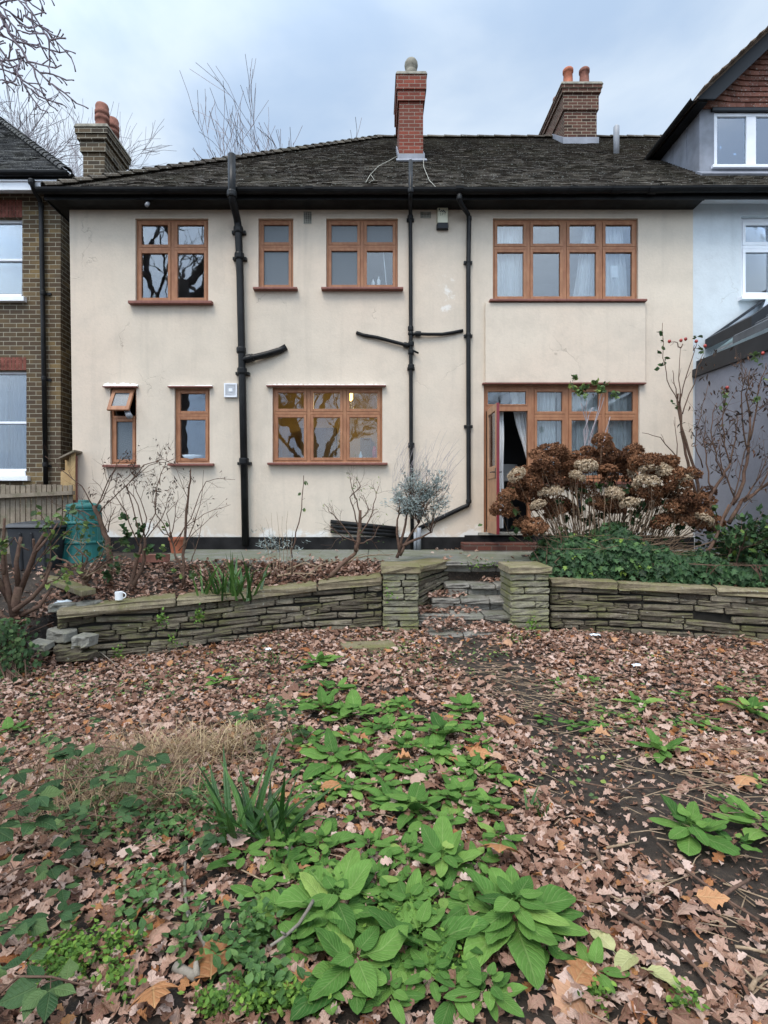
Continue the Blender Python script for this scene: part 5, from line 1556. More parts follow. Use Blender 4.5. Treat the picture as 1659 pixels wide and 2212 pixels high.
# loose rubble at the broken end of the left wall
for (u, v, Y, sx, sz, lab) in ((130, 1372, 5.28, .13, .065, 'pale stone lump topmost of the rubble at the broken wall end'), (88, 1394, 5.1, .11, .04, 'flat pale stone at the left of the rubble by the broken wall end'),
                          (181, 1385, 5.25, .075, .07, 'angular pale stone leaning at the right of the rubble pile'), (150, 1402, 5.2, .12, .045, 'darker stone under the pale rubble at the wall end'),
                          (135, 1312, 5.45, .10, .045, 'loose pale stone lying on the left end of the coping'), (190, 1308, 5.5, .09, .05, 'second loose pale stone on the coping, nearer the white mug'), (165, 1418, 5.2, .15, .04, 'lowest flat stone of the rubble at the wall end')):
    mb = MB(); stone_block(mb, P(u, v, Y), Vector((1, R.uniform(-.4, .4), R.uniform(-.3, .3))).normalized(), Vector((R.uniform(-.2, .2), -1, 0)).normalized(), sx, .16, P(u, v, Y).z - sz, P(u, v, Y).z + sz, P(u, v, Y).z - sz * .8, P(u, v, Y).z + sz * .7, .06, rough=.011)
    tag(mb.build('loose_stone', K['rubble' if v < 1400 else 'stone']), lab, 'stone', 'loose stones at the broken wall end')

# ------------------------------------------------------------------ fence, bins, small things
fe = empty('garden_fence', (-5.2, 8.3, PZ), 'weathered paling fence between the brick house and the green compost bin', 'fence')
mb = MB()
Yf = 8.32
x = -9.0
while x < ux(150, Yf):
    wd_ = R.uniform(.055, .075); tz = vz(1049 - 2 * smooth(-6.5, -4.7, x) + R.uniform(-2, 2), Yf)
    mb.box(x, x + wd_, Yf, Yf + .018, .55, tz); x += wd_ + R.uniform(.008, .022)
mb.build('palings', K['fence'], fe)
mb = MB()
mb.obox(P(20, 1071, Yf - .05), (P(157, 1061, Yf - .05) - P(-120, 1074, Yf - .05)) / 2, (0, .045, 0), (0, 0, .03))
mb.obox(P(20, 1136, Yf - .05), (P(157, 1132, Yf - .05) - P(-120, 1138, Yf - .05)) / 2, (0, .04, 0), (0, 0, .035))
mb.build('rail', K['fence'], fe)
pb = empty('timber_cupboard', P(150, 1049, 8.5), 'pale timber box with a sloping lid above the fence end', 'wooden box')
y0_ = 8.45
mb = MB()
mb.box(ux(149, y0_), ux(154, y0_), y0_, y0_ + .3, vz(1080, y0_), vz(978, y0_)); mb.box(ux(155, y0_), ux(163.5, y0_), y0_ - .02, y0_, vz(1080, y0_), vz(977, y0_))
mb.box(ux(131, y0_), ux(149, y0_) - .001, y0_ + .0, y0_ + .03, vz(1080, y0_), vz(1019, y0_)); mb.box(ux(131, y0_), ux(149, y0_) - .001, y0_ + .12, y0_ + .15, vz(1019, y0_), vz(990, y0_)); mb.box(ux(131, y0_), ux(149, y0_) - .001, y0_ + .02, y0_ + .2, vz(1019, y0_) + .001, vz(1016, y0_))
mb.build('box_panel', K['pale_timber'], pb)
mb = MB(); a_ = P(129, 990, y0_ - .06); b_ = P(162, 974, y0_ - .06)
mb.obox((a_ + b_) / 2 + Vector((0, .17, .0)), (b_ - a_) / 2, (0, .2, 0), (0, 0, .014)); mb.build('lid', K['fence'], pb)
mb = MB(); mb.box(ux(160, 8.55), ux(167, 8.55), 8.50, 8.56, .4, vz(985, 8.55)); mb.build('post', K['sill'], pb)

def turned(mb, prof, c, n=36): mb.lathe(prof, c, n)
cb = empty('compost_bin', P(181, 1214, 7.2), 'dark green plastic compost bin with a ribbed body and lid', 'compost bin')
c0 = P(181, 1214, 7.2); sc_ = 7.2 / F
mb = MB()
prof = [(.27, 0), (.275, .02)]
for zz in (.27, .53): prof += [(.27 - .09 * zz, zz - .02), (.282 - .09 * zz, zz - .01), (.282 - .09 * zz, zz + .012), (.268 - .09 * zz, zz + .025)]
prof += [(.204, .69), (.216, .695), (.216, .715), (.2, .72)]
turned(mb, prof, c0); mb.build('bin_body', K['green_plastic'], cb, smooth=False, bevel=.004)
mb = MB()
for k_ in range(18):
    a_ = 6.283 * k_ / 18
    for z0_, z1_ in ((.04, .24), (.30, .50), (.56, .68)):
        r0_, r1_ = .274 - .09 * z0_, .272 - .09 * z1_
        p0 = c0 + Vector((math.cos(a_) * r0_, math.sin(a_) * r0_, z0_)); p1 = c0 + Vector((math.cos(a_) * r1_, math.sin(a_) * r1_, z1_))
        mb.tube([p0, p1], .006, 5)
mb.build('ribs', K['green_plastic'], cb)
mb = MB(); turned(mb, [(.212, .7205), (.218, .75), (.205, .775), (.12, .80), (.07, .803), (.07, .83), (.055, .84)], c0); mb.build('lid', K['green_plastic'], cb, smooth=False, bevel=.004)
bb = empty('black_bin', P(85, 1240, 6.9), 'black plastic storage bin in front of the paling fence', 'bin')
c0 = P(85, 1240, 6.9)
mb = MB(); x0_, x1_ = ux(36, 6.9), ux(132, 6.9); z0_, z1_ = vz(1242, 6.9), vz(1140, 6.9)
mb.hexa([(x0_ + .05, 6.75, z0_), (x1_ - .06, 6.75, z0_), (x1_ - .06, 7.2, z0_), (x0_ + .05, 7.2, z0_), (x0_, 6.7, z1_), (x1_, 6.7, z1_), (x1_, 7.25, z1_), (x0_, 7.25, z1_)])
for f in (.3, .55, .8):
    xx = x0_ + (x1_ - x0_) * f; mb.obox((xx, 6.72, (z0_ + z1_) / 2), (.02, 0, 0), (0, .02, 0), (0, -.02, (z1_ - z0_) / 2 - .05))
mb.build('bin_body', K['black_plastic'], bb, bevel=.02)
mb = MB(); mb.hexa([(x0_ - .03, 6.66, z1_ + .001), (x1_ + .03, 6.66, z1_ + .001), (x1_ + .03, 7.28, z1_ + .001), (x0_ - .03, 7.28, z1_ + .001), (x0_ + .02, 6.7, z1_ + .06), (x1_ - .02, 6.7, z1_ + .06), (x1_ - .02, 7.25, z1_ + .09), (x0_ + .02, 7.25, z1_ + .09)])
mb.build('lid', K['black_plastic'], bb, bevel=.02)
# flower pot on the path
c0 = P(383, 1196, 7.9); c0.z = PZ
fp = empty('flower_pot', c0, 'small orange flower pot standing against the black plinth', 'flower pot')
k_ = 7.9 / F
mb = MB(); turned(mb, [(.085, 0), (.11, .19), (.125, .192), (.13, .235), (.118, .235), (.11, .2)], c0, 28); mb.build('pot', K['pot_new'], fp, smooth=False, bevel=.003)
mb = MB(); turned(mb, [(.108, .19), (.09, .205), (.02, .21)], c0, 20); mb.build('compost', K['soil'], fp)
# mug on the coping
c0 = P(257, 1296, 5.56)
pm_, _, zt_, _ = paL.at(2.55)
mg = empty('mug', c0, 'white china mug left on the wall coping', 'mug')
mb = MB(); turned(mb, [(.036, 0), (.040, .004), (.041, .085), (.0385, .087), (.037, .08), (.034, .012)], c0, 28); mb.build('cup', K['porcelain'], mg, smooth=False, bevel=.0015)
mb = MB(); mb.tube([c0 + Vector((.038 + .034 * math.sin(q_), 0, .048 - .03 * math.cos(q_))) for q_ in [i * math.pi / 8 for i in range(9)]], .006, 8); mb.build('handle', K['porcelain'], mg, smooth=True)
# crumpled bag in the bed, scraps of paper on the leaves
def crumple(name, c, sx, sy, h, mat, label, cat, n=9, dark=None):
    V = []
    for j in range(n):
        for i in range(n):
            a_, b_ = i / (n - 1) - .5, j / (n - 1) - .5
            e = 1 - .25 * R.random() * (abs(a_) > .4 or abs(b_) > .4)
            V.append((c.x + a_ * sx * 2 * e, c.y + b_ * sy * 2 * e, c.z + h * (.2 + .8 * abs(math.sin(i * 1.9 + j * 1.3)) * R.uniform(.5, 1)) * (1 - 1.6 * max(abs(a_), abs(b_)) ** 2)))
    i = (np.arange(n - 1)[:, None] * n + np.arange(n - 1)[None]).ravel()
    Fq = np.stack([i, i + 1, i + n + 1, i + n], 1)
    V = np.array(V); V2 = V - np.array([0, 0, .003])
    return tag(build_np(name, np.concatenate([V, V2]), np.concatenate([Fq, Fq[:, ::-1] + len(V)]), K[mat], Rn=NR.random(2 * len(V)), UV=np.concatenate([V, V2])[:, :2], smooth=False), label, cat)
crumple('plastic_bag', LB_(133, 1243) + Vector((0, 0, .02)), .11, .10, .10, 'rag', 'crumpled white plastic bag behind the edging slab', 'plastic bag')
crumple('paper_scrap', G(580, 1413) + Vector((0, 0, .04)), .03, .025, .03, 'rag', 'small white scrap on the leaves below the left wall', 'litter', 6)
crumple('paper_scrap', G(1285, 1381) + Vector((0, 0, .04)), .06, .03, .03, 'rag', 'larger white paper scrap at the foot of the right wall', 'litter', 6)
crumple('paper_scrap', G(1376, 1449) + Vector((0, 0, .04)), .045, .025, .03, 'rag', 'white paper scrap among leaves out from the right wall', 'litter', 6)
c0 = G(795, 1403)
mb = MB(); mb.obox(c0 + Vector((0, 0, .03)), (.26, .03, 0), (-.02, .12, 0), (0, 0, .025))
tag(mb.build('paving_slab', K['coping'], bevel=.01), 'half buried tan slab in the leaves before the left pier', 'slab')
c0 = G(1010, 1372)
# ------------------------------------------------------------------ fallen leaves
def slope_rot(k, tilt):
    return rotm(NR.uniform(0, 6.283, k), NR.normal(0, tilt, k), NR.normal(0, tilt, k))
def dirt(x, y):
    """0 = leaves cover the soil, 1 = bare trodden earth"""
    path = np.array([(0.95, 5.75), (1.05, 4.6), (1.15, 3.6), (1.25, 2.9), (1.45, 2.3), (1.65, 1.8), (1.9, 1.2)])
    d = np.full(np.shape(x), 9.0)
    for (xa, ya), (xb, yb) in zip(path[:-1], path[1:]):
        t_ = np.clip(((x - xa) * (xb - xa) + (y - ya) * (yb - ya)) / ((xb - xa) ** 2 + (yb - ya) ** 2), 0, 1)
        d = np.minimum(d, np.hypot(x - xa - t_ * (xb - xa), y - ya - t_ * (yb - ya)))
    wid = 0.16 + 0.10 * (np.sin(y * 3.1) * .5 + .5) + .06 * np.sin(x * 9 + y * 7)
    wid = wid + .24 * npsmooth(3.6, 2.0, y)
    m = npsmooth(wid + .22, wid - .05, d)
    blot = np.sin(x * 4.3 + 1) * np.sin(y * 5.1 + 2) + .6 * np.sin(x * 9.7 + y * 3)
    m = np.maximum(m * .86, npsmooth(.95, 1.4, blot) * .55)
    m = np.maximum(m, .5 * npsmooth(.3, .0, np.hypot((x - .75) / 1.3, y - 5.6)))
    return m
parts = []
def litter(n, y0, y1, tm, s0, s1, tilt, hz, respect=True, zf=gz, xr=None, rnd=None):
    yy = np.sqrt(NR.uniform(y0 ** 2, y1 ** 2, n)) if y0 < 5 else NR.uniform(y0, y1, n)
    xx = NR.uniform(-1, 1, n) * (.76 * yy + .9) if xr is None else NR.uniform(xr[0], xr[1], n)
    if respect:
        k = NR.random(n) > dirt(xx, yy); xx, yy = xx[k], yy[k]
    n = len(xx)
    z = zf(xx, yy) + np.abs(NR.normal(0, hz, n)) + .006
    pos = np.stack([xx, yy, z], 1)
    rn = NR.beta(2.2, 2.0, n) * .92 if rnd is None else NR.uniform(*rnd, n)
    dark = NR.random(n) < .22; rn = np.where(dark, rn * .35, rn)
    op = NR.random(n) < .07; rn = np.where(op, NR.uniform(.92, 1, n), rn)
    s = NR.uniform(s0, s1, n)
    return scatter(tm, pos, slope_rot(n, tilt), np.stack([s * NR.uniform(.95, 1.25, n), s, s], 1), rn)
def below_wall(a):        # drop leaves that would lie behind the wall faces
    return a
def wall_y(x):
    ptsL = sorted([(q[0], q[1]) for q in LP]); ptsR = sorted([(q[0], q[1]) for q in RP])
    xs_ = [q[0] for q in ptsL] + [q[0] for q in ptsR]; ys_ = [q[1] for q in ptsL] + [q[1] for q in ptsR]
    return np.interp(x, xs_, ys_)
parts.append(litter(20500, 1.0, 3.2, T_OAK, .030, .068, .27, .014))
parts.append(litter(30000, 3.0, 6.05, T_OAKFAR, .034, .074, .30, .014))
parts.append(litter(9000, 1.0, 4.2, T_OAKFAR, .010, .032, .4, .008, False, rnd=(.05, .75)))
parts.append(litter(500, 1.2, 5.8, T_SYC, .07, .12, .22, .02, True, rnd=(.1, .95)))
v, f, r, u = merge(parts)
o = build_np('leaf_litter', v, f, K['litter'], base=(0, 0, 0), Rn=r, UV=u)
tag(o, 'layer of fallen pinkish brown oak leaves covering the garden', 'fallen leaves', kind='stuff')
# leaves blown into the bed, the steps and the foot of the house
def bed_leaves(name, pa, n, yback, zback, x0, x1, label):
    xx = NR.uniform(x0, x1, n); yy = NR.uniform(0, 1, n); P_ = []
    for i in range(n):
        s = min(range(61), key=lambda q_: abs(pa.at(pa.s[-1] * q_ / 60)[0].x - xx[i])); p, _, zt_, _ = pa.at(pa.s[-1] * s / 60)
        y = p.y + .17 + (yback - p.y - .17) * yy[i]
        P_.append((xx[i], y, zt_ - .06 + (zback - zt_ + .07) * (y - p.y - .2) / (yback - p.y - .2) + abs(R.gauss(0, .02)) + .008))
    P_ = np.array(P_); rn = NR.beta(1.6, 2.6, n) * .9
    v, f, r, u = scatter(T_OAK, P_, slope_rot(n, .35), NR.uniform(.045, .085, n), rn)
    tag(build_np(name, v, f, K['litter'], base=(0, 0, 0), Rn=r, UV=u), label, 'fallen leaves', kind='stuff')
bed_leaves('bed_leaves', paL, 3600, 6.84, PZ - .03, -3.6, .05, 'brown leaves lying in the bed behind the left wall')
bed_leaves('bed_leaves', paR, 700, 7.3, PZ, 2.0, 5.2, 'brown leaves lying in the bed behind the right wall')
n = 1500; xx = NR.uniform(-8, ux(60, 5.2), n); yy = NR.uniform(4.9, 6.8, n)
v, f, r, u = scatter(T_OAK, np.stack([xx, yy, -.26 + (PZ - .12 + .26) * npsmooth(5.0, 6.75, yy) + .03 + np.abs(NR.normal(0, .015, n))], 1), slope_rot(n, .35), NR.uniform(.045, .085, n), NR.beta(1.6, 2.6, n) * .9)
tag(build_np('bank_leaves', v, f, K['litter'], base=(0, 0, 0), Rn=r, UV=u), 'brown leaves on the bank beyond the broken wall end', 'fallen leaves', kind='stuff')
pp = []
for (xa, xb, Ye, zt_, Yb), n, lim in zip(STEPS, (40, 190, 110, 90, 14), (1, .62, .38, .9, 1)):
    k = n
    x = NR.uniform(0, 1, k) ** 1.4 * (xb - xa) * lim + xa; y = NR.uniform(min(Ye + .10, Yb - .05), Yb, k)
    if Ye > 6.4 and Ye < 6.7: x = xb - (x - xa) * .55
    pp.append(np.stack([x, y, zt_ + np.abs(NR.normal(0, .02, k)) + .01], 1))
k = 260; x = NR.uniform(ux(905, 5.95), ux(1103, 5.95), k); pp.append(np.stack([x, NR.uniform(5.7, 6.02, k), .0 + np.abs(NR.normal(0, .03, k)) + NR.uniform(0, .1, k) * (x < ux(1000, 5.95))], 1))
k = 50; pp.append(np.stack([NR.uniform(1.0, 2.4, k), NR.uniform(8.2, 8.56, k), np.full(k, PZ + .012)], 1))
k = 26; pp.append(np.stack([NR.uniform(-3, 2.5, k), NR.uniform(6.9, 8.4, k), np.full(k, PZ + .01)], 1))
pp = np.concatenate(pp)
v, f, r, u = scatter(T_OAK, pp, slope_rot(len(pp), .3), NR.uniform(.05, .085, len(pp)), NR.beta(1.8, 2.2, len(pp)) * .95)
tag(build_np('step_leaves', v, f, K['litter'], base=(0, 0, 0), Rn=r, UV=u), 'brown leaves drifted on the steps and path', 'fallen leaves', kind='stuff')
# large orange sycamore leaves, each one a thing
BIG = [(1117, 1577, .16, 'orange curled sycamore leaf on the trodden earth below the steps'), (1010, 1646, .15, 'large orange sycamore leaf beside the far foxgloves'), (892, 1655, .12, 'pale orange sycamore leaf between foxglove rosettes'), (985, 1640 + 30, .14, 'tan sycamore leaf just below the large orange one'),
       (665, 1518, .15, 'pale orange sycamore leaf behind the topmost foxgloves'), (455, 2150, .17, 'orange rolled sycamore leaf at the bottom left of the litter'), (330, 2165, .14, 'orange sycamore leaf with long lobes near the bottom edge'), (985, 1478, .11, 'rust sycamore leaf in the trodden earth'),
       (1625, 1698, .15, 'orange curled sycamore leaf at the right edge'), (1085, 1860, .17, 'tan sycamore leaf right of the middle foxgloves'), (1500, 1963, .12, 'rust orange leaf lying on the bare soil'), (1640, 1350 + 50, .18, 'orange sycamore leaf at the foot of the right wall by the frame edge'), (1320, 1385, .13, 'orange leaf beside the white paper at the right wall'), (690, 1722, .13, 'brown sycamore leaf by the iris clump'), (620, 1745, .14, 'rust leaf hooked on the iris clump'),
       (845, 1418, .10, 'orange leaf before the left pier'), (395, 1420, .13, 'upright orange leaf at the foot of the left wall'), (450, 1409, .13, 'orange leaf below the left wall near its middle'), (1240, 2165, .13, 'brown sycamore leaf at the bottom right'), (600, 2140, .16, 'tan sycamore leaf at the bottom beside the pale stick')]
for i, (u, v, s, lab) in enumerate(BIG):
    p = G(u, v)
    n_ = 1
    V, Fq, Rn_, UV = scatter([T_SYC[i % 5]], np.array([[p.x, p.y, p.z + .045]]), rotm(NR.uniform(0, 6.28, 1), NR.normal(0, .2, 1), NR.normal(0, .2, 1)), np.array([s * .9]))
    tag(build_np('sycamore_leaf', V, Fq, K['litter_orange'], Rn=NR.random(1).repeat(len(V)), UV=UV), lab, 'leaf', 'large fallen sycamore leaves')

# ------------------------------------------------------------------ foxglove rosettes
def foxleaf(L_, W, a0, a1, yaw, base, fold=.35, nt=14, na=9):
    t_ = np.linspace(0, 1, nt)
    ang = a0 + (a1 - a0) * t_ ** .85
    dy = np.cos(ang) * L_ / (nt - 1); dz = np.sin(ang) * L_ / (nt - 1)
    yy = np.concatenate([[0], np.cumsum(dy[:-1])]); zz = np.concatenate([[0], np.cumsum(dz[:-1])])
    w_ = W * (np.where(t_ < .22, .05, 1) * np.sin(np.pi * np.clip((t_ - .16) / .84, 0, 1) ** .78) ** .68 + .05)
    w_ = np.maximum(w_, W * .07 * (t_ < .24)); w_[-1] = .001
    xs_ = np.linspace(-1, 1, na)
    ph = R.uniform(0, 6); fl = fold * R.uniform(.2, 1.1); wav = R.uniform(.02, .09); cup = R.uniform(-.35, .25)
    X = xs_[None] * w_[:, None] * math.cos(fl * .5)
    up = np.abs(xs_)[None] * w_[:, None] * math.sin(fl) + cup * (xs_ ** 2)[None] * w_[:, None] \
        + wav * W * np.sin(t_[:, None] * 16 + ph + xs_[None] * 2) * (xs_ ** 2)[None] + .035 * W * np.sin(t_[:, None] * 40 + np.abs(xs_)[None] * 5)
    nyv, nzv = -np.sin(ang), np.cos(ang)
    Y = yy[:, None] + up * nyv[:, None]; Z = zz[:, None] + up * nzv[:, None]
    roll = R.uniform(-.5, .5) * t_[:, None]
    Xr = X * np.cos(roll) ; Z = Z + X * np.sin(roll)
    c_, s_ = math.cos(yaw), math.sin(yaw)
    V = np.stack([base[0] + Xr * c_ - Y * s_, base[1] + Xr * s_ + Y * c_, base[2] + Z], -1).reshape(-1, 3)
    i = (np.arange(nt - 1)[:, None] * na + np.arange(na - 1)[None]).ravel()
    Fq = np.stack([i, i + 1, i + na + 1, i + na], 1)
    UV = np.stack([np.broadcast_to(.5 + .5 * xs_[None], (nt, na)), np.broadcast_to(t_[:, None], (nt, na))], -1).reshape(-1, 2)
    return V, Fq, np.full(len(V), min(1, max(0, R.gauss(.5, .2)))), UV
def rosette(u, v, rad_px, n, label, mat='leaf_comfrey', lo=False):
    p = G(u, v); sc_ = p.y / F; big = rad_px > 80; n = int(n * (1.35 if big else 1)); rad = rad_px * sc_ * (1.16 if big else 1.40)
    ps = []
    n = int(n * 1.2)
    for k in range(n):
        yaw = k * 2.399 + R.uniform(-.4, .4); inner = k / n
        L_ = rad * (1.08 - .45 * inner) * R.uniform(.62, 1.18); W = L_ * R.uniform(.16, .215)
        a0 = .55 + inner * .75 + R.uniform(-.2, .25); a1 = a0 - R.choice([R.uniform(.5, 1.2), R.uniform(1.0, 2.0)]) * (1 - .3 * inner)
        b = p + Vector((-math.sin(yaw), math.cos(yaw), 0)) * .012
        V, Fq, Rn_, UV = foxleaf(L_, W, a0, a1, yaw, (b.x, b.y, b.z))
        V[:, 2] = np.maximum(V[:, 2], gz(V[:, 0], V[:, 1]) + .030 + .004 * k)
        ps.append((V, Fq, Rn_, UV))
    V, Fq, Rn_, UV = merge(ps)
    return tag(build_np('foxglove_plant', V, Fq, K[mat], base=p, Rn=Rn_, UV=UV), label, 'foxglove plant', 'foxglove rosettes in the leaf litter')
FOX = [(690, 1440, 38, 12, 'farthest foxglove clump, alone below the left wall'), (724, 1498, 42, 9, 'foxglove at the top of the central drift, nearest the steps'), (700, 1541, 52, 10, 'foxglove in the central drift just behind the dry grass tuft'),
       (768, 1553, 55, 11, 'broad foxglove near the top of the central drift'), (824, 1585, 50, 9, 'foxglove with drooping leaves on the right of the upper drift'), (868, 1538, 38, 8, 'small foxglove right of the upper drift on the way to the trodden earth'),
       (1000, 1543, 42, 10, 'foxglove on the left bank of the trodden earth, highest of those'), (956, 1596, 56, 11, 'foxglove left of the trodden earth behind the orange sycamore leaf'), (940, 1640, 50, 10, 'flat foxglove directly before the orange sycamore leaf'),
       (672, 1605, 40, 8, 'foxglove at the left of the drift beside the bramble'), (724, 1655, 66, 11, 'big-leaved foxglove at the left of the middle drift, right of the iris'), (656, 1665, 32, 6, 'small foxglove just right of the iris tips'),
       (804, 1676, 56, 9, 'foxglove in the middle of the drift with arching leaves'), (826, 1712, 45, 7, 'small foxglove before the arching one in the middle drift'), (848, 1748, 62, 8, 'foxglove left of the heart-leaved plant in the middle drift'),
       (892, 1762, 74, 10, 'heart-leaved foxglove at the centre of the garden foreground'), (944, 1795, 50, 8, 'foxglove tucked right of the heart-leaved plant'), (1018, 1683, 52, 10, 'foxglove with pale leaves left of the trodden earth, halfway down'),
       (1076, 1697, 46, 9, 'foxglove touching the trodden earth above the small iris'), (996, 1736, 58, 10, 'wide foxglove between the heart-leaved plant and the small iris'), (1054, 1765, 52, 10, 'foxglove immediately left of the small iris'),
       (612, 1848, 60, 9, 'foxglove growing through the front of the iris clump'), (690, 1842, 60, 8, 'foxglove with one flopped leaf right of the iris front'), (528, 1870, 52, 7, 'flat foxglove left of the iris front'),
       (956, 1885, 92, 10, 'foxglove above the large front group on its right'), (1030, 1880, 50, 8, 'small foxglove beside the tan sycamore leaf'), (724, 1985, 128, 12, 'largest foxglove of the front group, left of centre'),
       (600, 2022, 96, 7, 'foxglove with two broad flat leaves beside the pale stick'), (884, 1993, 92, 9, 'foxglove in the middle of the front group'), (768, 2120, 138, 10, 'foxglove nearest the camera at the bottom centre'),
       (905, 2060, 120, 9, 'foxglove with long hanging leaves at the front right of centre'), (930, 2140, 84, 8, 'low foxglove at the bottom just right of centre'), (1111, 2015, 135, 15, 'large upright foxglove rosette right of the front group'),
       (1283, 2125, 78, 6, 'foxglove with few upright leaves at the bottom right'), (1055, 2180, 90, 9, 'foxglove cut by the bottom edge below the upright rosette'), (1427, 1633, 56, 9, 'lone foxglove beyond the trodden earth on the right'),
       (1379, 1530, 38, 8, 'small foxglove on the right halfway to the wall'), (1366, 1566, 22, 6, 'tiny foxglove just in front of the right halfway one'), (1231, 1578, 26, 7, 'tiny foxglove on the far side of the trodden earth'),
       (1171, 1563, 22, 7, 'tiny foxglove beside the curled orange leaf'), (1491, 1812, 72, 12, 'dense foxglove rosette on the right'), (1645, 1802, 68, 11, 'foxglove cut by the right edge'),
       (1563, 1750, 30, 6, 'small foxglove behind the dense right rosette'), (1622, 1545, 46, 9, 'foxglove near the right edge towards the wall'), (1463, 1573, 22, 6, 'tiny foxglove left of the right edge group'), (1523, 1562, 24, 6, 'tiny foxglove between the right edge group and its tiny neighbour'),
       (1640, 1703, 24, 5, 'tiny foxglove beside the right edge orange leaf'), (18, 1590, 40, 6, 'foxglove at the left edge beyond the brambles'), (477, 1480, 28, 8, 'yellowish foxglove seedling below the left wall'), (536, 1560, 32, 7, 'foxglove seedling behind the dry grass'), (1590, 1840, 45, 7, 'small foxglove between the two big right rosettes')]
for q in FOX: rosette(*q)
for _ in range(62):
    v_ = R.uniform(1500, 1960); u_ = 560 + R.uniform(0, 1) * 480 + (v_ - 1500) * .12
    if R.random() < .25: u_, v_ = R.uniform(1150, 1640), R.uniform(1470, 1660)
    o = rosette(u_, v_, R.uniform(18, 40) * (.8 + (v_ - 1500) / 700), R.randrange(4, 9), 'smaller foxglove plant scattered in and around the central drift'); o['group'] = 'smaller foxgloves of the drift'
for u_, v_, r_ in ((560, 1960, 55), (640, 1930, 60), (690, 2060, 70), (640, 2080, 55), (810, 1930, 62), (830, 2050, 66), (860, 2120, 60), (960, 1960, 64), (1010, 1990, 60), (1000, 2080, 70), (980, 2170, 60), (1060, 1930, 55), (1180, 2060, 60), (1190, 1990, 45), (840, 2180, 62), (710, 2180, 58), (880, 1860, 55), (800, 1850, 50), (1080, 1830, 45), (900, 1690, 45), (960, 1745, 40), (760, 1600, 45), (880, 1620, 42), (1040, 1620, 36), (760, 1720, 42)):
    o = rosette(u_, v_, r_, 8, 'foxglove rosette packed between its larger neighbours in the drift'); o['group'] = 'foxgloves packed into the drift'
for u, v, yaw, lab in ((1335, 2095, .4, 'yellowing fallen leaf pointing up at the bottom right'), (1375, 2090, 2.2, 'yellowing fallen leaf right of its twin'), (1385, 2120, -2.4, 'yellowing fallen leaf nearest the bottom right')):
    p = G(u, v); V, Fq, Rn_, UV = foxleaf(.11, .028, .3, -.3, yaw, (p.x, p.y, p.z + .04))
    tag(build_np('fallen_leaf', V, Fq, K['leaf_fade'], Rn=Rn_, UV=UV), lab, 'leaf')

# ------------------------------------------------------------------ irises, grass
def blades(name, p, n, h, spread, wd, mat, label, cat, droop=.6, rad=.08, group=None, nt=8, lean=0):
    ps = []
    for k in range(n):
        yaw = R.uniform(0, 6.283); L_ = h * R.uniform(.55, 1.1); a0 = R.uniform(1.15, 1.5) - spread * R.random(); a1 = a0 - droop * R.uniform(.2, 1.6)
        t_ = np.linspace(0, 1, nt); ang = a0 + (a1 - a0) * t_ ** 1.6
        yy = np.concatenate([[0], np.cumsum(np.cos(ang[:-1]))]) * L_ / (nt - 1); zz = np.concatenate([[0], np.cumsum(np.sin(ang[:-1]))]) * L_ / (nt - 1)
        w_ = wd * R.uniform(.6, 1.1) * np.clip((1 - t_) * 2.2, 0.02, 1)
        fa = R.uniform(-.6, .6)
        V = []
        for i in range(nt):
            for sx in (-1, 0, 1): V.append((sx * w_[i] * math.cos(fa), yy[i] - (sx * sx) * w_[i] * .3 * math.sin(ang[i]), zz[i] + sx * w_[i] * math.sin(fa) * .3))
        V = np.array(V); c_, s_ = math.cos(yaw), math.sin(yaw)
        b = (p[0] + R.gauss(0, rad), p[1] + R.gauss(0, min(rad * .6, .05)), p[2])
        V = np.stack([b[0] + V[:, 0] * c_ - V[:, 1] * s_ + lean * V[:, 2], b[1] + V[:, 0] * s_ + V[:, 1] * c_, b[2] - .01 + V[:, 2]], 1)
        i = np.arange(nt - 1) * 3
        Fq = np.concatenate([np.stack([i, i + 1, i + 4, i + 3], 1), np.stack([i + 1, i + 2, i + 5, i + 4], 1)])
        UV = np.tile(np.array([[.3, 0], [.5, 0], [.7, 0]]), (nt, 1)); ps.append((V, Fq, np.full(len(V), R.random()), UV))
    V, Fq, Rn_, UV = merge(ps)
    return tag(build_np(name, V, Fq, K[mat], base=p, Rn=Rn_, UV=UV), label, cat, group)
blades('iris_clump', G(535, 1822), 30, .40, .5, .015, 'blade', 'dark green iris clump in the foreground beside the brambles', 'iris', .5, .055)
blades('iris_clump', G(600, 1830), 16, .38, .5, .014, 'blade', 'iris blades arching right behind the foreground foxgloves', 'iris', 1.1, .04)
blades('iris_clump', G(1155, 1765), 8, .15, .4, .010, 'blade', 'small iris tuft on the left edge of the trodden earth', 'iris', .4, .03)
blades('iris_clump', LB_(500, 1236), 64, .58, .55, .017, 'blade', 'tall iris clump in the raised bed behind the left wall', 'iris', .6, .17)
blades('grass_tuft', G(415, 1640), 750, .30, 1.45, .0026, 'straw', 'tangle of dry straw-coloured grass among the brambles', 'grass tuft', 2.0, .24, nt=6)
blades('grass_tuft', G(520, 1600), 300, .22, 1.45, .0026, 'straw', 'smaller dry grass tuft behind the dark iris clump', 'grass tuft', 1.8, .10, nt=6)
blades('grass_tuft', G(300, 1740), 420, .30, 1.48, .0026, 'straw', 'dry grass stems trailing under the left brambles', 'grass tuft', 1.6, .24, nt=6)
for u_, v_, lab_ in ((200, 1690, 'tangle of dead brown stems among the left bramble canes'), (330, 1690, 'tangle of dead brown stems just left of the dry straw tuft'), (110, 1790, 'tangle of dead brown stems low at the left edge brambles')):
    blades('dead_stems', G(u_, v_), 170, .46, 1.1, .0019, 'dead_stem', lab_, 'dead stems', 2.0, .17, nt=8)
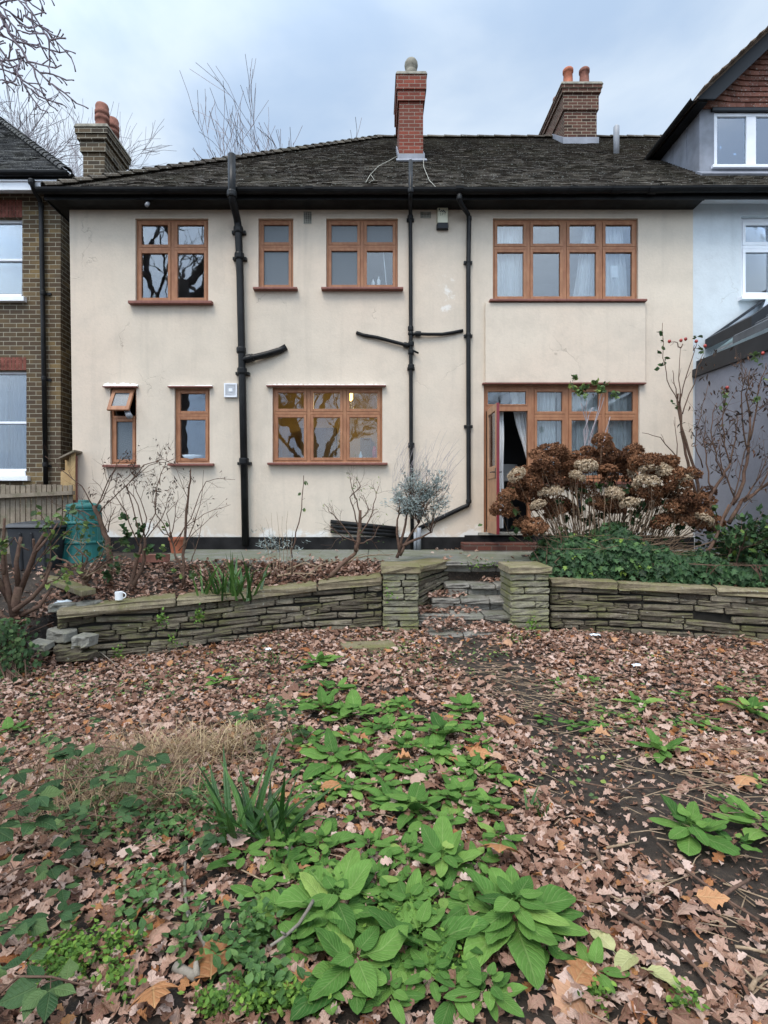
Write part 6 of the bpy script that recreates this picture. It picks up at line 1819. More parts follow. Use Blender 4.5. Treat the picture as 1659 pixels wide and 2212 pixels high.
blades('grass_tuft', G(590, 1440), 10, .18, .4, .004, 'blade', 'thin green grass shoot left of the farthest foxglove', 'grass tuft', .4, .02)
blades('grass_tuft', G(690, 1960 - 230), 26, .12, .8, .004, 'blade', 'pale grass tuft below the big-leaved foxglove', 'grass tuft', 1.2, .04)

# ------------------------------------------------------------------ ground cover (uncountable)
def cover(name, patches, tm, s0, s1, mat, label, hz=.05, up=.35):
    ps = []
    for (u, v, ru, rv, n) in patches:
        P_ = []
        while len(P_) < n:
            uu, vv = R.gauss(u, ru * .55), R.gauss(v, rv * .55)
            if vv < 1375: continue
            P_.append(tuple(G(uu, vv)))
        P_ = np.array(P_); P_[:, 2] += NR.uniform(.012, hz, n)
        ps.append(scatter(tm, P_, rotm(NR.uniform(0, 6.28, n), NR.normal(0, up, n), NR.normal(0, up, n)), NR.uniform(s0, s1, n)))
    V, Fq, Rn_, UV = merge(ps)
    tag(build_np(name, V, Fq, K[mat], base=(0, 0, 0), Rn=Rn_, UV=UV), label, 'ground cover', kind='stuff')
cover('ground_cover', [(160, 2085, 60, 40, 460), (110, 2120, 40, 40, 200), (250, 2140, 40, 50, 150), (250, 2060, 60, 25, 150), (560, 2185, 80, 30, 420), (470, 2195, 50, 20, 200), (860, 2030, 45, 50, 330), (905, 1985, 30, 30, 160), (960, 2090, 40, 50, 200), (650, 2190, 60, 20, 260), (1290, 2180, 30, 20, 60), (1480, 2190, 40, 20, 80), (690, 1930, 40, 20, 80)],
      T_SMALL, .012, .022, 'leaf_small', 'bright green cleavers and tiny weeds in the foreground litter', .07, .45)
cover('clover_leaves', [(540, 2040, 60, 60, 130), (500, 2100, 50, 40, 80), (570, 2150, 60, 40, 130), (330, 1930, 60, 50, 90), (290, 1990, 60, 60, 80), (430, 1740, 90, 50, 220), (250, 1690, 120, 60, 320), (330, 1800, 120, 50, 240), (150, 1780, 100, 50, 160), (420, 2000, 40, 40, 40), (400, 2070, 40, 50, 40)],
      T_OVATE, .020, .042, 'leaf_mint', 'small dull green weed leaves under the brambles', .09, .4)
cover('seedling_leaves', [(250, 1490, 160, 40, 240), (420, 1470, 120, 40, 190), (100, 1500, 100, 50, 160), (560, 1420, 90, 30, 150), (850, 1400, 90, 30, 200), (900, 1450, 160, 40, 170), (1120, 1380, 40, 14, 90), (1300, 1520, 160, 70, 160), (1250, 1640, 160, 80, 70), (1450, 1560, 130, 50, 90), (1600, 1480, 60, 40, 80), (620, 1500, 100, 40, 130), (1020, 1420, 80, 20, 70), (1400, 1420, 180, 25, 90), (60, 1580, 80, 50, 80)],
      T_OVATE, .020, .045, 'leaf_rose', 'scattered weed seedlings between the fallen leaves', .04, .35)

# ------------------------------------------------------------------ twigs and sticks
mb = MB()
for _ in range(800):
    if R.random() < .65:
        y = R.uniform(1.3, 4.6); x = .95 + (1.9 - .95) * smooth(5.5, 1.5, y) + R.gauss(0, .40)
    else:
        y = R.uniform(1.3, 5.4); x = R.uniform(-.76 * y, .76 * y)
    z = float(gz(x, y)) + R.uniform(.008, .035); a_ = R.uniform(-1.1, .5) if R.random() < .7 else R.uniform(0, 6.28); ln = R.choice([R.uniform(.05, .14), R.uniform(.1, .3)])
    d = Vector((math.cos(a_), math.sin(a_), R.uniform(-.06, .06))); q_ = Vector((x, y, z))
    mb.tube([q_, q_ + d * ln * .5 + Vector((R.gauss(0, .008), R.gauss(0, .008), .004)), q_ + d * ln], [R.uniform(.0015, .0032), .0022, .0012], 5)
tag(mb.build('twig_litter', K['twig_pale'], base=(0, 0, 0), uv=False), 'fine twigs strewn over the soil and leaves', 'twigs', kind='stuff')
def stick(pts, r0, r1, label, mat='twig', lift=.03):
    ps_ = [G(u, v) + Vector((0, 0, lift + R.uniform(0, .012))) for u, v in pts]; n = len(ps_)
    mb = MB(); mb.tube(ps_, [r0 + (r1 - r0) * i / (n - 1) for i in range(n)], 8)
    k = 1 + R.randrange(n - 1); q_ = ps_[k]; mb.tube([q_, q_ + (ps_[k] - ps_[k - 1]) * .3 + Vector((R.gauss(0, .03), R.gauss(0, .02), .02))], [r1, r1 * .5], 6)
    tag(mb.build('stick', K[mat], base=ps_[0], smooth=True, uv=False), label, 'stick', 'sticks lying on the ground')
stick([(676, 2008), (664, 2030), (645, 2060), (618, 2092), (584, 2114)], .006, .004, 'pale grey stick leaning across the front foxgloves', 'stick_grey', .09)
stick([(400, 1885), (398, 1930), (404, 1985), (420, 2020), (440, 2060), (452, 2110)], .005, .007, 'pale crooked branch lying left of the front foxgloves', 'stick_grey')
stick([(378, 2105), (398, 2115), (425, 2133)], .014, .013, 'short thick piece of wood at the bottom left', 'stick_grey', .02)
stick([(350, 2165), (400, 2130), (440, 2112)], .004, .003, 'thin stick beside the thick piece of wood', 'twig', .02)
stick([(1212, 1560), (1170, 1545), (1130, 1538)], .004, .003, 'thin stick on the trodden earth above the curled leaf')
stick([(1500, 1568), (1550, 1560), (1610, 1552), (1650, 1572)], .005, .004, 'stick lying along the right edge towards the wall')
stick([(1240, 1705), (1330, 1720), (1420, 1715)], .005, .003, 'stick on the right bank of the trodden earth')
stick([(1190, 1740), (1240, 1770), (1310, 1812)], .006, .004, 'brown stick crossing the trodden earth by the small iris')
stick([(1275, 1855), (1290, 1862), (1305, 1895)], .010, .006, 'short stubby stick in the middle of the bare soil')
stick([(1420, 1840), (1480, 1900), (1560, 1960), (1640, 2010)], .006, .004, 'long dark stick on the right of the bare soil')
stick([(1310, 1850), (1380, 1835)], .005, .003, 'pale short stick on the bare soil', 'twig_pale')
stick([(1540, 1975), (1580, 1945), (1625, 1920)], .008, .005, 'dark branch end at the right of the bare soil')
stick([(1300, 1970), (1370, 2010), (1440, 2055), (1500, 2110), (1560, 2190)], .007, .005, 'long stick running to the bottom right corner')
stick([(1588, 2070), (1620, 2075), (1655, 2085)], .005, .004, 'pale bent twig at the lower right edge', 'twig_pale')
stick([(1622, 2165), (1632, 2140), (1655, 2130)], .007, .005, 'pale curved stick in the bottom right corner', 'twig_pale')
stick([(30, 1455), (90, 1430), (170, 1412), (215, 1425), (245, 1450)], .006, .003, 'arched dead stem at the foot of the broken wall end', 'stick_grey', .08)

# ------------------------------------------------------------------ brambles
def bramble(pts, r_, nleaf, s0, s1, label, leaflets=3):
    ps_ = [P(*q) for q in pts]
    fine = []
    for i in range(len(ps_) - 1):
        for k in range(4): fine.append(ps_[i].lerp(ps_[i + 1], k / 4))
    fine.append(ps_[-1])
    nleaf = int(nleaf * 1.2)
    root = empty('bramble', G(pts[0][0], max(1400, pts[0][1] + 60)), label, 'bramble')
    mb = MB(); mb.tube(fine, [r_ * (1 - .5 * i / len(fine)) for i in range(len(fine))], 6)
    ps = []
    for k in range(nleaf):
        b = fine[int(len(fine) * (.1 + .9 * (k + R.random() * .6) / nleaf)) % len(fine)]
        a_ = R.uniform(0, 6.283); d0 = Vector((math.cos(a_), math.sin(a_) * .7, R.uniform(.0, .5))).normalized()
        q_ = b + d0 * R.uniform(.03, .07); mb.tube([b, q_], .0016, 4)
        s = R.uniform(s0, s1) * .88
        for da in ((-1.15, 0, 1.15) if leaflets == 3 else (-1.9, -.95, 0, .95, 1.9)):
            d = Vector((math.cos(a_ + da), math.sin(a_ + da), R.uniform(-.35, .12)))
            ps.append(scatter(T_OVATE, np.array([q_ + d * .008]), basis(np.array([d]), np.array([[R.gauss(0, .25), R.gauss(-.25, .25), 1]])), np.array([s * (1.15 if da == 0 else .95)])))
    mb.build('stem', K['twig'], root, uv=False, smooth=True)
    V, Fq, Rn_, UV = merge(ps); build_np('foliage', V, Fq, K['leaf_bramble'], root, Rn=Rn_, UV=UV)
bramble([(-60, 1720, 2.3), (20, 1665, 2.35), (90, 1635, 2.4), (170, 1610, 2.5), (250, 1615, 2.5), (330, 1640, 2.45)], .004, 9, .06, .085, 'bramble cane arching across the left with dark bluish leaves')
bramble([(-60, 1760, 2.1), (60, 1700, 2.15), (180, 1678, 2.2), (280, 1680, 2.25), (350, 1730, 2.2)], .004, 8, .055, .08, 'bramble cane running level just below the arching one')
bramble([(-80, 1830, 1.75), (-10, 1760, 1.8), (30, 1740, 1.8), (50, 1790, 1.8)], .004, 6, .075, .10, 'bramble with large leaves cut by the left edge')
bramble([(-40, 1930, 1.8), (30, 1880, 1.85), (90, 1860, 1.85), (120, 1900, 1.85)], .004, 6, .05, .075, 'bramble shoot low on the left below the large leaved one')
bramble([(-60, 2050, 1.6), (0, 2000, 1.62), (60, 1990, 1.65), (120, 2010, 1.65)], .003, 6, .05, .07, 'bramble shoot at the left edge beside the bright weeds')
bramble([(-40, 2180, 1.4), (40, 2110, 1.42), (110, 2110, 1.42), (190, 2130, 1.42)], .004, 5, .07, .095, 'bramble in the bottom left corner with broad dark leaves')
bramble([(600, 1690, 2.75), (590, 1620, 2.8), (575, 1560, 2.9), (560, 1540, 2.9), (540, 1550, 2.9)], .004, 11, .045, .07, 'bramble clump behind the iris, left of the foxglove drift')
bramble([(640, 1640, 3.0), (630, 1580, 3.05), (610, 1530, 3.1), (585, 1520, 3.1)], .004, 9, .04, .065, 'second bramble shoot leaning over the drift behind the iris')
bramble([(200, 1900, 2.0), (260, 1880, 2.02), (300, 1890, 2.05)], .003, 5, .04, .06, 'small bramble sprout below the dry grass')
bramble([(270, 1960, 1.9), (300, 1950, 1.9), (330, 1960, 1.9)], .003, 4, .04, .055, 'lowest bramble sprout between the bright weeds and the crooked branch')
bramble([(120, 1790, 2.05), (200, 1760, 2.1), (260, 1770, 2.1)], .003, 7, .045, .065, 'bramble sprout in the thick of the left tangle')
bramble([(-40, 1800, 2.0), (60, 1770, 2.05), (150, 1800, 2.05), (230, 1830, 2.0)], .003, 9, .045, .07, 'bramble trail sagging under the level cane on the left')
bramble([(200, 1700, 2.4), (270, 1660, 2.45), (340, 1690, 2.4), (390, 1740, 2.35)], .003, 8, .04, .065, 'bramble tip hanging over the dry grass')
bramble([(-30, 1680, 2.6), (60, 1620, 2.65), (120, 1600, 2.7), (180, 1570, 2.8)], .003, 8, .05, .07, 'bramble shoot farthest back on the left')
bramble([(380, 1860, 1.95), (440, 1810, 2.0), (480, 1800, 2.0)], .003, 6, .035, .055, 'small bramble sprout left of the dark iris clump')
# ------------------------------------------------------------------ shrubs in the raised beds
def shrub(name, p, label, cat='shrub'):
    return empty(name, p, label, cat)
def canes(root, lines, r0, r1, mat='twig', depth=1, kids=3, ln=.25, tips=None, spread=.8, part='stem', wob=.12):
    mb = MB(); tips = [] if tips is None else tips
    for pts in lines:
        ps_ = [Vector(q) if isinstance(q, Vector) else P(*q) for q in pts]; fine = []
        for i in range(len(ps_) - 1):
            for k in range(3):
                q_ = ps_[i].lerp(ps_[i + 1], k / 3); fine.append(q_ + Vector((R.gauss(0, .006), R.gauss(0, .01), R.gauss(0, .004))))
        fine.append(ps_[-1]); n = len(fine)
        rr = [r0 + (r1 - r0) * i / (n - 1) for i in range(n)]
        mb.tube(fine, rr, 7)
        for i in range(1, n): tips.append((fine[i], (fine[i] - fine[i - 1]).normalized(), 1))
        if depth:
            for k in range(kids):
                i = R.randrange(n // 3, n - 1); d = (fine[i + 1] - fine[i]).normalized(); ax = d.orthogonal(); ax.rotate(Matrix.Rotation(R.uniform(0, 6.28), 3, d)); d.rotate(Matrix.Rotation(spread * R.uniform(.5, 1.2), 3, ax))
                grow(mb, fine[i], d, ln * R.uniform(.5, 1.3), rr[i] * .55, depth - 1, tips, 4, wob, .03, 3, .7, .6, 4)
    mb.build(part, K[mat], root, uv=False, smooth=True)
    return tips
def foliage(root, tips, k, tm, s0, s1, mat, part='foliage', droop=0, up=.6, off=.015):
    V, Fq, Rn_, UV = leaves_at(tips, k, tm, s0, s1, droop, up, off)
    return build_np(part, V, Fq, K[mat], root, Rn=Rn_, UV=UV)
# pruned stump with sprouting shoots at the far left
Y = 5.3
rt = shrub('pruned_shrub', P(35, 1420, 5.2), 'hard-pruned shrub of thick cut stems at the left edge beside the broken wall')
mb = MB()
for pts, r0, r1 in (([(45, 1420), (38, 1360), (30, 1320), (40, 1270)], .085, .05), ([(30, 1330), (12, 1250), (8, 1190)], .045, .03), ([(38, 1290), (62, 1230), (80, 1180), (98, 1150)], .04, .022), ([(40, 1270), (35, 1215), (45, 1160)], .035, .022),
                  ([(30, 1320), (70, 1290), (95, 1262), (110, 1215)], .035, .02), ([(45, 1330), (85, 1310), (112, 1270)], .03, .02), ([(22, 1300), (-5, 1250), (-20, 1200)], .04, .025), ([(8, 1240), (6, 1180), (10, 1120)], .025, .016), ([(60, 1240), (75, 1200), (72, 1165)], .022, .016), ([(40, 1350), (4, 1330), (-20, 1290)], .03, .02), ([(80, 1190), (105, 1160), (125, 1130)], .018, .012)):
    r0, r1 = r0 * .78, r1 * .72
    mb.tube([P(u, v, Y + R.gauss(0, .05)) for u, v in pts], [r0 + (r1 - r0) * i / (len(pts) - 1) for i in range(len(pts))], 9)
mb.build('trunk', K['twig'], rt, uv=False, smooth=True)
tp = canes(rt, [[(70, 1230, Y), (105, 1180, Y), (140, 1120, Y), (160, 1085, Y)], [(95, 1200, Y), (130, 1160, Y), (172, 1130, Y)], [(60, 1190, Y), (30, 1160, Y), (14, 1185, Y)], [(90, 1250, Y), (110, 1210, Y), (105, 1140, Y), (80, 1100, Y)], [(100, 1262, Y), (125, 1250, Y), (140, 1235, Y)]], .007, .003, 'twig', 1, 3, .2)
foliage(rt, tp, 130, T_OVATE, .05, .085, 'leaf_rose', droop=.5)
# shrub with pale twisted stems behind the bag
Y = 5.75
rt = shrub('bare_shrub', LB_(185, 1270), 'low shrub of pale twisted stems behind the rubble, beside the white bag')
canes(rt, [[(185, 1278, Y), (172, 1240, Y), (190, 1205, Y), (160, 1180, Y)], [(180, 1262, Y), (205, 1230, Y), (240, 1205, Y), (262, 1200, Y)], [(184, 1250, Y), (150, 1215, Y), (120, 1205, Y)]], .022, .006, 'twig', 1, 3, .2)
tp = canes(rt, [[(180, 1250, Y), (205, 1215, Y), (235, 1190, Y), (210, 1170, Y)], [(185, 1240, Y), (160, 1200, Y), (185, 1175, Y), (140, 1160, Y)], [(190, 1245, Y), (225, 1222, Y), (262, 1215, Y)], [(175, 1230, Y), (145, 1190, Y), (165, 1150, Y)]], .008, .003, 'twig_pale', 2, 4, .22, wob=.3, part='twigs')
foliage(rt, tp, 50, T_OVATE, .04, .07, 'leaf_bramble', droop=.4)
# thick leaning trunk with long whips (left bed)
Y = 6.1
rt = shrub('bare_shrub', LB_(237, 1262), 'leaning dark-trunked shrub with long bare whips right of the compost bin')
tp = canes(rt, [[(237, 1265, Y), (238, 1200, Y), (232, 1165, Y), (215, 1125, Y), (203, 1092, Y)]], .038, .022, 'twig', 0)
tp = canes(rt, [[(205, 1095, Y), (175, 1050, Y), (130, 1010, Y), (97, 985, Y)], [(206, 1098, Y), (235, 1040, Y), (255, 1000, Y), (278, 978, Y)], [(212, 1110, Y), (245, 1075, Y), (285, 1040, Y), (320, 1005, Y), (375, 992, Y)], [(207, 1100, Y), (225, 1068, Y), (235, 1048, Y), (262, 985, Y)], [(218, 1130, Y), (180, 1105, Y), (130, 1092, Y)], [(222, 1140, Y), (170, 1120, Y), (125, 1100, Y)],
                [(232, 1150, Y), (240, 1120, Y), (250, 1095, Y)], [(235, 1165, Y), (226, 1140, Y), (232, 1124, Y)]], .0075, .003, 'twig', 2, 4, .26, part='twigs')
# arching rose with withered leaves
Y = 6.0
rt = shrub('arching_rose', LB_(285, 1278), 'arching rose with withered brown leaves in front of the slim windows')
tp = canes(rt, [[(280, 1285, Y), (292, 1225, Y), (305, 1175, Y)], [(285, 1275, Y), (310, 1210, Y), (312, 1160, Y)]], .026, .014, 'twig', 0)
tp2 = []
canes(rt, [[(300, 1180, Y), (270, 1105, Y), (245, 1065, Y), (255, 1030, Y)], [(305, 1170, Y), (275, 1050, Y), (310, 1005, Y), (350, 992, Y), (378, 1002, Y)], [(312, 1160, Y), (300, 1090, Y), (265, 1040, Y), (300, 1010, Y)], [(312, 1165, Y), (335, 1110, Y), (338, 1050, Y), (355, 1010, Y)], [(305, 1175, Y), (318, 1120, Y), (295, 1060, Y), (290, 1040, Y)], [(310, 1170, Y), (350, 1120, Y), (370, 1060, Y)]], .0075, .0026, 'twig', 3, 4, .22, tp2, part='twigs')
foliage(rt, tp2, 330, T_WITHER, .03, .055, 'leaf_dead', 'withered_leaves', droop=1.6, up=.0)
t3 = [(P(u, v, Y + R.gauss(0, .06)), Vector((R.gauss(0, .6), R.gauss(0, .6), R.gauss(.2, .4))).normalized(), 0) for u, v in ((265, 1145), (275, 1160), (270, 1120), (285, 1190), (310, 1140), (300, 1150), (262, 1170), (225, 1240), (320, 1185), (280, 1185), (290, 1125), (340, 1200), (255, 1225), (232, 1250))]
foliage(rt, t3, 120, T_OVATE, .05, .095, 'leaf_bramble', 'green_leaves', droop=.3)
# many-stemmed whip shrub by the flower pot
Y = 6.05
rt = shrub('whip_shrub', LB_(398, 1268), 'shrub of straight bare whips beside the orange flower pot')
canes(rt, [[(400, 1275, Y), (395, 1235, Y), (380, 1200, Y), (366, 1150, Y)], [(398, 1262, Y), (396, 1200, Y), (402, 1100, Y), (408, 1050, Y), (412, 1012, Y)]], .020, .007, 'twig', 0)
t4 = canes(rt, [[(372, 1170, Y), (340, 1110, Y), (337, 1060, Y), (355, 1005, Y)], [(372, 1165, Y), (360, 1110, Y), (382, 1085, Y)], [(380, 1180, Y), (410, 1120, Y), (445, 1040, Y), (470, 1034, Y), (508, 1036, Y)], [(376, 1175, Y), (400, 1140, Y), (440, 1110, Y), (498, 1090, Y)], [(398, 1190, Y), (420, 1130, Y), (436, 1075, Y), (440, 1015, Y)], [(385, 1190, Y), (420, 1150, Y), (470, 1105, Y)], [(366, 1160, Y), (380, 1115, Y), (384, 1060, Y)], [(414, 1215, Y), (425, 1180, Y), (440, 1120, Y)], [(370, 1160, Y), (350, 1150, Y), (335, 1135, Y)], [(398, 1150, Y), (405, 1080, Y), (380, 1010, Y)]], .0065, .002, 'twig', 2, 4, .18, part='twigs')
foliage(rt, t4, 30, T_WITHER, .03, .05, 'leaf_dead', 'withered_leaves', droop=1.4)
t3 = [(P(u, v, Y + R.gauss(0, .05)), Vector((R.gauss(0, .6), R.gauss(0, .6), .3)).normalized(), 0) for u, v in ((350, 1145), (362, 1140), (355, 1185), (372, 1235), (410, 1245), (390, 1250), (425, 1242))]
foliage(rt, t3, 34, T_OVATE, .05, .08, 'leaf_rose', 'green_leaves')
# single tall stem, dry stems, silver tuft
Y = 6.2
rt = shrub('sapling', LB_(632, 1235), 'single thin wavy stem with a leaf at its tip, middle of the left bed')
t4 = canes(rt, [[(630, 1240, Y), (632, 1190, Y), (645, 1130, Y), (652, 1080, Y), (656, 1027, Y)]], .009, .004, 'twig', 1, 2, .06)
foliage(rt, [(P(663, 1040, Y), Vector((.3, 0, -1)), 0), (P(652, 1065, Y), Vector((-.2, 0, -1)), 0), (P(657, 1096, Y), Vector((.2, 0, -1)), 0)], 5, T_OVATE, .05, .07, 'leaf_rose', droop=.8)
rt = shrub('dry_plant', LB_(590, 1240), 'tuft of dry straw stems with silvery leaves right of the iris clump')
t4 = canes(rt, [[(585 + k * 7, 1245, Y), (580 + k * 8, 1190, Y), (562 + k * 12, R.uniform(1090, 1150), Y)] for k in range(7)], .004, .0015, 'twig_pale', 1, 3, .14)
foliage(rt, [(P(595 + R.gauss(0, 22), 1175 + R.gauss(0, 12), Y), Vector((R.gauss(0, 1), R.gauss(0, 1), 1)).normalized(), 0) for _ in range(40)], 260, T_LANCE, .03, .05, 'leaf_silver')
# gnarled bare shrub in the middle
Y = 6.3
rt = shrub('gnarled_shrub', LB_(715, 1245), 'gnarled bare shrub leaning right from the middle of the left bed')
canes(rt, [[(712, 1248, Y), (735, 1222, Y), (765, 1196, Y), (772, 1184, Y)], [(770, 1190, Y), (775, 1155, Y), (778, 1102, Y)]], .030, .017, 'twig', 0)
t4 = canes(rt, [[(772, 1180, Y), (745, 1140, Y), (720, 1112, Y), (700, 1088, Y)], [(775, 1150, Y), (765, 1105, Y), (755, 1075, Y), (778, 1050, Y), (770, 1035, Y)], [(777, 1120, Y), (772, 1080, Y), (760, 1055, Y), (756, 1030, Y)], [(775, 1160, Y), (800, 1120, Y), (812, 1075, Y), (818, 1050, Y)], [(776, 1175, Y), (805, 1165, Y), (818, 1135, Y)], [(770, 1170, Y), (740, 1160, Y), (712, 1135, Y)], [(778, 1130, Y), (795, 1100, Y), (785, 1070, Y)]], .009, .0028, 'twig', 2, 6, .20, wob=.3, part='twigs')
foliage(rt, t4, 60, T_WITHER, .025, .05, 'leaf_rose', droop=.8)
# lavender-like silver bush
Y = 6.75
rt = shrub('silver_bush', P(862, 1205, 6.85), 'wind-swept silvery bush in front of the thin waste pipe')
canes(rt, [[(858, 1205, Y), (868, 1165, Y), (878, 1120, Y), (880, 1085, Y)], [(864, 1200, Y), (880, 1165, Y), (905, 1130, Y)], [(862, 1195, Y), (858, 1150, Y), (862, 1110, Y)], [(868, 1180, Y), (900, 1165, Y), (930, 1150, Y)]], .022, .009, 'twig', 0)
t4 = []
cn = []
for k in range(64):
    a_ = R.uniform(-1.35, 1.0); e = Vector((917 + 78 * math.sin(a_ * 1.0) * R.uniform(.5, 1), 1040 - 42 * math.cos(a_) * R.uniform(.0, 1.4) + R.uniform(10, 75), 0))
    b = R.choice([(880, 1085), (905, 1130), (862, 1110), (930, 1150), (885, 1105)])
    cn.append([(b[0], b[1], Y), ((b[0] * .6 + e.x * .4) + R.gauss(0, 4), b[1] * .5 + e.y * .5, Y + R.gauss(0, .08)), (e.x, e.y, Y + R.gauss(0, .18))])
canes(rt, cn, .006, .002, 'twig', 1, 4, .16, t4, .5, 'twigs')
cl = [t_ for t_ in t4 if t_[0].z > vz(1135, Y) and (math.sin(t_[0].x * 17) * math.sin(t_[0].z * 19 + 1) > -.45)]
foliage(rt, cl, 4600, T_LANCE, .028, .055, 'leaf_silver', up=.3, off=.022)
mb = MB()
for k in range(150):
    b = P(880 + R.uniform(-32, 92), 1035 + R.gauss(0, 30), Y); d = Vector((R.uniform(-.1, .75), R.gauss(0, .2), 1)).normalized(); ln = R.uniform(.12, .33)
    mb.tube([b, b + d * ln * .5, b + d * ln + Vector((.02, 0, 0))], [.0026, .002, .001], 4)
mb.build('flower_stalks', K['twig_grey'], rt, uv=False)
# root and straw tangle before it
rt = shrub('straw_tangle', LB_(700, 1232), 'pale tangle of roots and straw on the leaves between the shrubs')
canes(rt, [[(620, 1230, 6.3), (660, 1215, 6.35), (690, 1225, 6.3)], [(655, 1250, 6.2), (690, 1222, 6.3), (735, 1210, 6.35)], [(735, 1225, 6.3), (765, 1205, 6.4), (800, 1200, 6.5), (850, 1198, 6.7)], [(600, 1246, 6.2), (640, 1238, 6.2), (680, 1240, 6.2)]], .010, .005, 'twig_pale', 1, 4, .15)

# ------------------------------------------------------------------ hydrangea
Y = 6.75
rt = shrub('hydrangea', P(1330, 1240, Y), 'large hydrangea covered in dead brown flower heads above the right wall', 'hydrangea')
BR = [(660, 980), (690, 1030), (590, 1055), (850, 1045), (345, 1050), (410, 1045), (285, 1090), (380, 1085), (440, 1100), (500, 1090), (730, 1060), (620, 1110), (680, 1110), (740, 1100), (800, 1100), (870, 1110), (940, 1110), (990, 1110), (1070, 1105), (640, 1150), (700, 1160), (770, 1160), (830, 1140), (350, 1130), (420, 1140), (300, 1150), (250, 1180), (360, 1185), (430, 1190), (190, 1190), (245, 1230), (310, 1240), (380, 1235), (150, 1255), (170, 1290), (95, 1320), (50, 1390), (110, 1415), (220, 1310), (1000, 1165), (1080, 1170), (1130, 1185), (950, 1195), (1200, 1185), (1020, 1205), (1100, 1225), (1150, 1240), (1060, 1290), (980, 1290), (1040, 1325), (900, 1300), (720, 1330), (680, 1370), (630, 1365), (740, 1375), (340, 1380), (300, 1370), (420, 1400), (380, 1420), (470, 1390), (960, 1365), (1100, 1380), (1180, 1370), (1240, 1365), (1270, 1420), (1210, 1430), (1080, 1450), (1150, 1455), (1020, 1470), (1250, 1485), (1290, 1345), (1270, 1505), (190, 1480), (260, 1500), (250, 1525), (1330, 1470), (1170, 1320), (570, 1125), (470, 1140), (460, 1210)]
PL = [(150, 1190), (540, 1130), (515, 1200), (580, 1140), (870, 1170), (940, 1150), (1010, 1150), (890, 1230), (1040, 1170), (1150, 1200), (280, 1370), (320, 1300), (390, 1280), (830, 1360), (1270, 1460), (740, 1300), (960, 1225)]
def head_arrays(n, lo, hi):
    th = NR.uniform(0, 6.283, n); ph = np.arccos(NR.uniform(-.55, 1, n))
    nrm = np.stack([np.sin(ph) * np.cos(th), np.sin(ph) * np.sin(th), np.cos(ph)], 1)
    pos = nrm * np.array([1, 1, .74]) * NR.uniform(.80, 1.05, n)[:, None]
    tg = NR.normal(0, 1, (n, 3)); tg -= (tg * nrm).sum(1, keepdims=True) * nrm
    ps = []
    tm = variants(ROUND, 3, 1.2, 1.3, .6, 1.2)
    for k in range(4):
        q_ = np.cross(nrm, tg); d = [tg, q_, -tg, -q_][k] + nrm * NR.normal(.15, .3, (n, 1))
        ps.append(scatter(tm, pos, basis(d, nrm + NR.normal(0, .35, (n, 3))), NR.uniform(.12, .22, n)))
    V, Fq, Rn_, UV = merge(ps); return V, Fq, lo + (hi - lo) * Rn_, UV
def head_mesh(name, mat, lo=0, hi=1, n=170):
    V, Fq, Rn_, UV = head_arrays(n, lo, hi)
    o = build_np(name, V, Fq, K[mat], base=(0, 0, 0), Rn=Rn_, UV=UV)
    me = o.data; bpy.data.objects.remove(o)
    return me
HB = [head_mesh('brown_head', 'hyd_brown', lo, hi) for lo, hi in ((0, .45), (.1, .6), (.2, .8), (.35, .9), (.5, 1), (.2, 1))]; HP = [head_mesh('pale_head', 'hyd_pale') for _ in range(3)]
mb = MB()
def add_head(z6, pool, lab=None):
    u, v = 1061.7 + z6[0] / 2.777, 597 + z6[1] / 2.777
    Yh = Y + (R.uniform(-.35, .40) if lab is None else R.uniform(-.42, -.15))
    c0 = P(u, v, Yh); o = bpy.data.objects.new('flower_head', R.choice(pool)); COL.objects.link(o); o.parent = rt; o.location = c0 - wloc(rt)
    s = R.uniform(.095, .130); o.scale = (s * R.uniform(1, 1.2), s, s * R.uniform(.8, 1.05)); o.rotation_euler = (R.gauss(0, .35), R.gauss(0, .35), R.uniform(0, 6.28))
    if lab: o['label'] = lab; o.scale = o.scale * .85
    bx_ = 1300 + (u - 1310) * .62 + R.gauss(0, 12); b = P(min(1500, max(1215, bx_)), 1185 + R.uniform(-10, 40), Y + R.uniform(-.2, .25))
    mid = b.lerp(c0, .55) + Vector(((c0.x - b.x) * R.uniform(-.05, .3) + R.gauss(0, .03), R.gauss(0, .06), R.gauss(.02, .04)))
    mb.tube([b, b.lerp(mid, .5) + Vector((R.gauss(0, .015), 0, 0)), mid, mid.lerp(c0, .6), c0 - Vector((0, 0, .03))], [.0055, .0045, .004, .0035, .003], 5)
    return c0
for z6 in BR: add_head(z6, HB)
for z6 in PL: add_head(z6, HP, 'pale straw-coloured flower head')
ex_ = [head_arrays(90, *q_) for q_ in ((0, .5), (.2, .8), (.4, 1))]; ps = []
for _ in range(46):
    u_, v_ = 1325 + R.gauss(0, 95), R.uniform(985, 1105); c0 = P(u_, v_, Y + R.uniform(-.1, .55)); s_ = R.uniform(.075, .105)
    V, Fq, Rn_, UV = R.choice(ex_); ps.append((V * np.array([s_ * 1.1, s_, s_]) + np.array(c0), Fq, Rn_, UV))
    b = P(1310 + (u_ - 1320) * .6, 1200, Y + .2); mb.tube([b, b.lerp(c0, .5) + Vector((R.gauss(0, .04), 0, .03)), c0], [.005, .004, .003], 5)
V, Fq, Rn_, UV = merge(ps); tag(build_np('inner_flower_heads', V, Fq, K['hyd_brown'], rt, Rn=Rn_, UV=UV), kind='stuff')
lv_ = [(P(1325 + R.gauss(0, 100), 1030 + 140 * R.random() ** .55, Y + R.uniform(-.2, .4)), Vector((R.gauss(0, 1), R.gauss(0, .6), -.3)).normalized(), 0) for _ in range(140)]
foliage(rt, lv_, 520, T_OVATE, .06, .11, 'leaf_bramble', droop=.5)
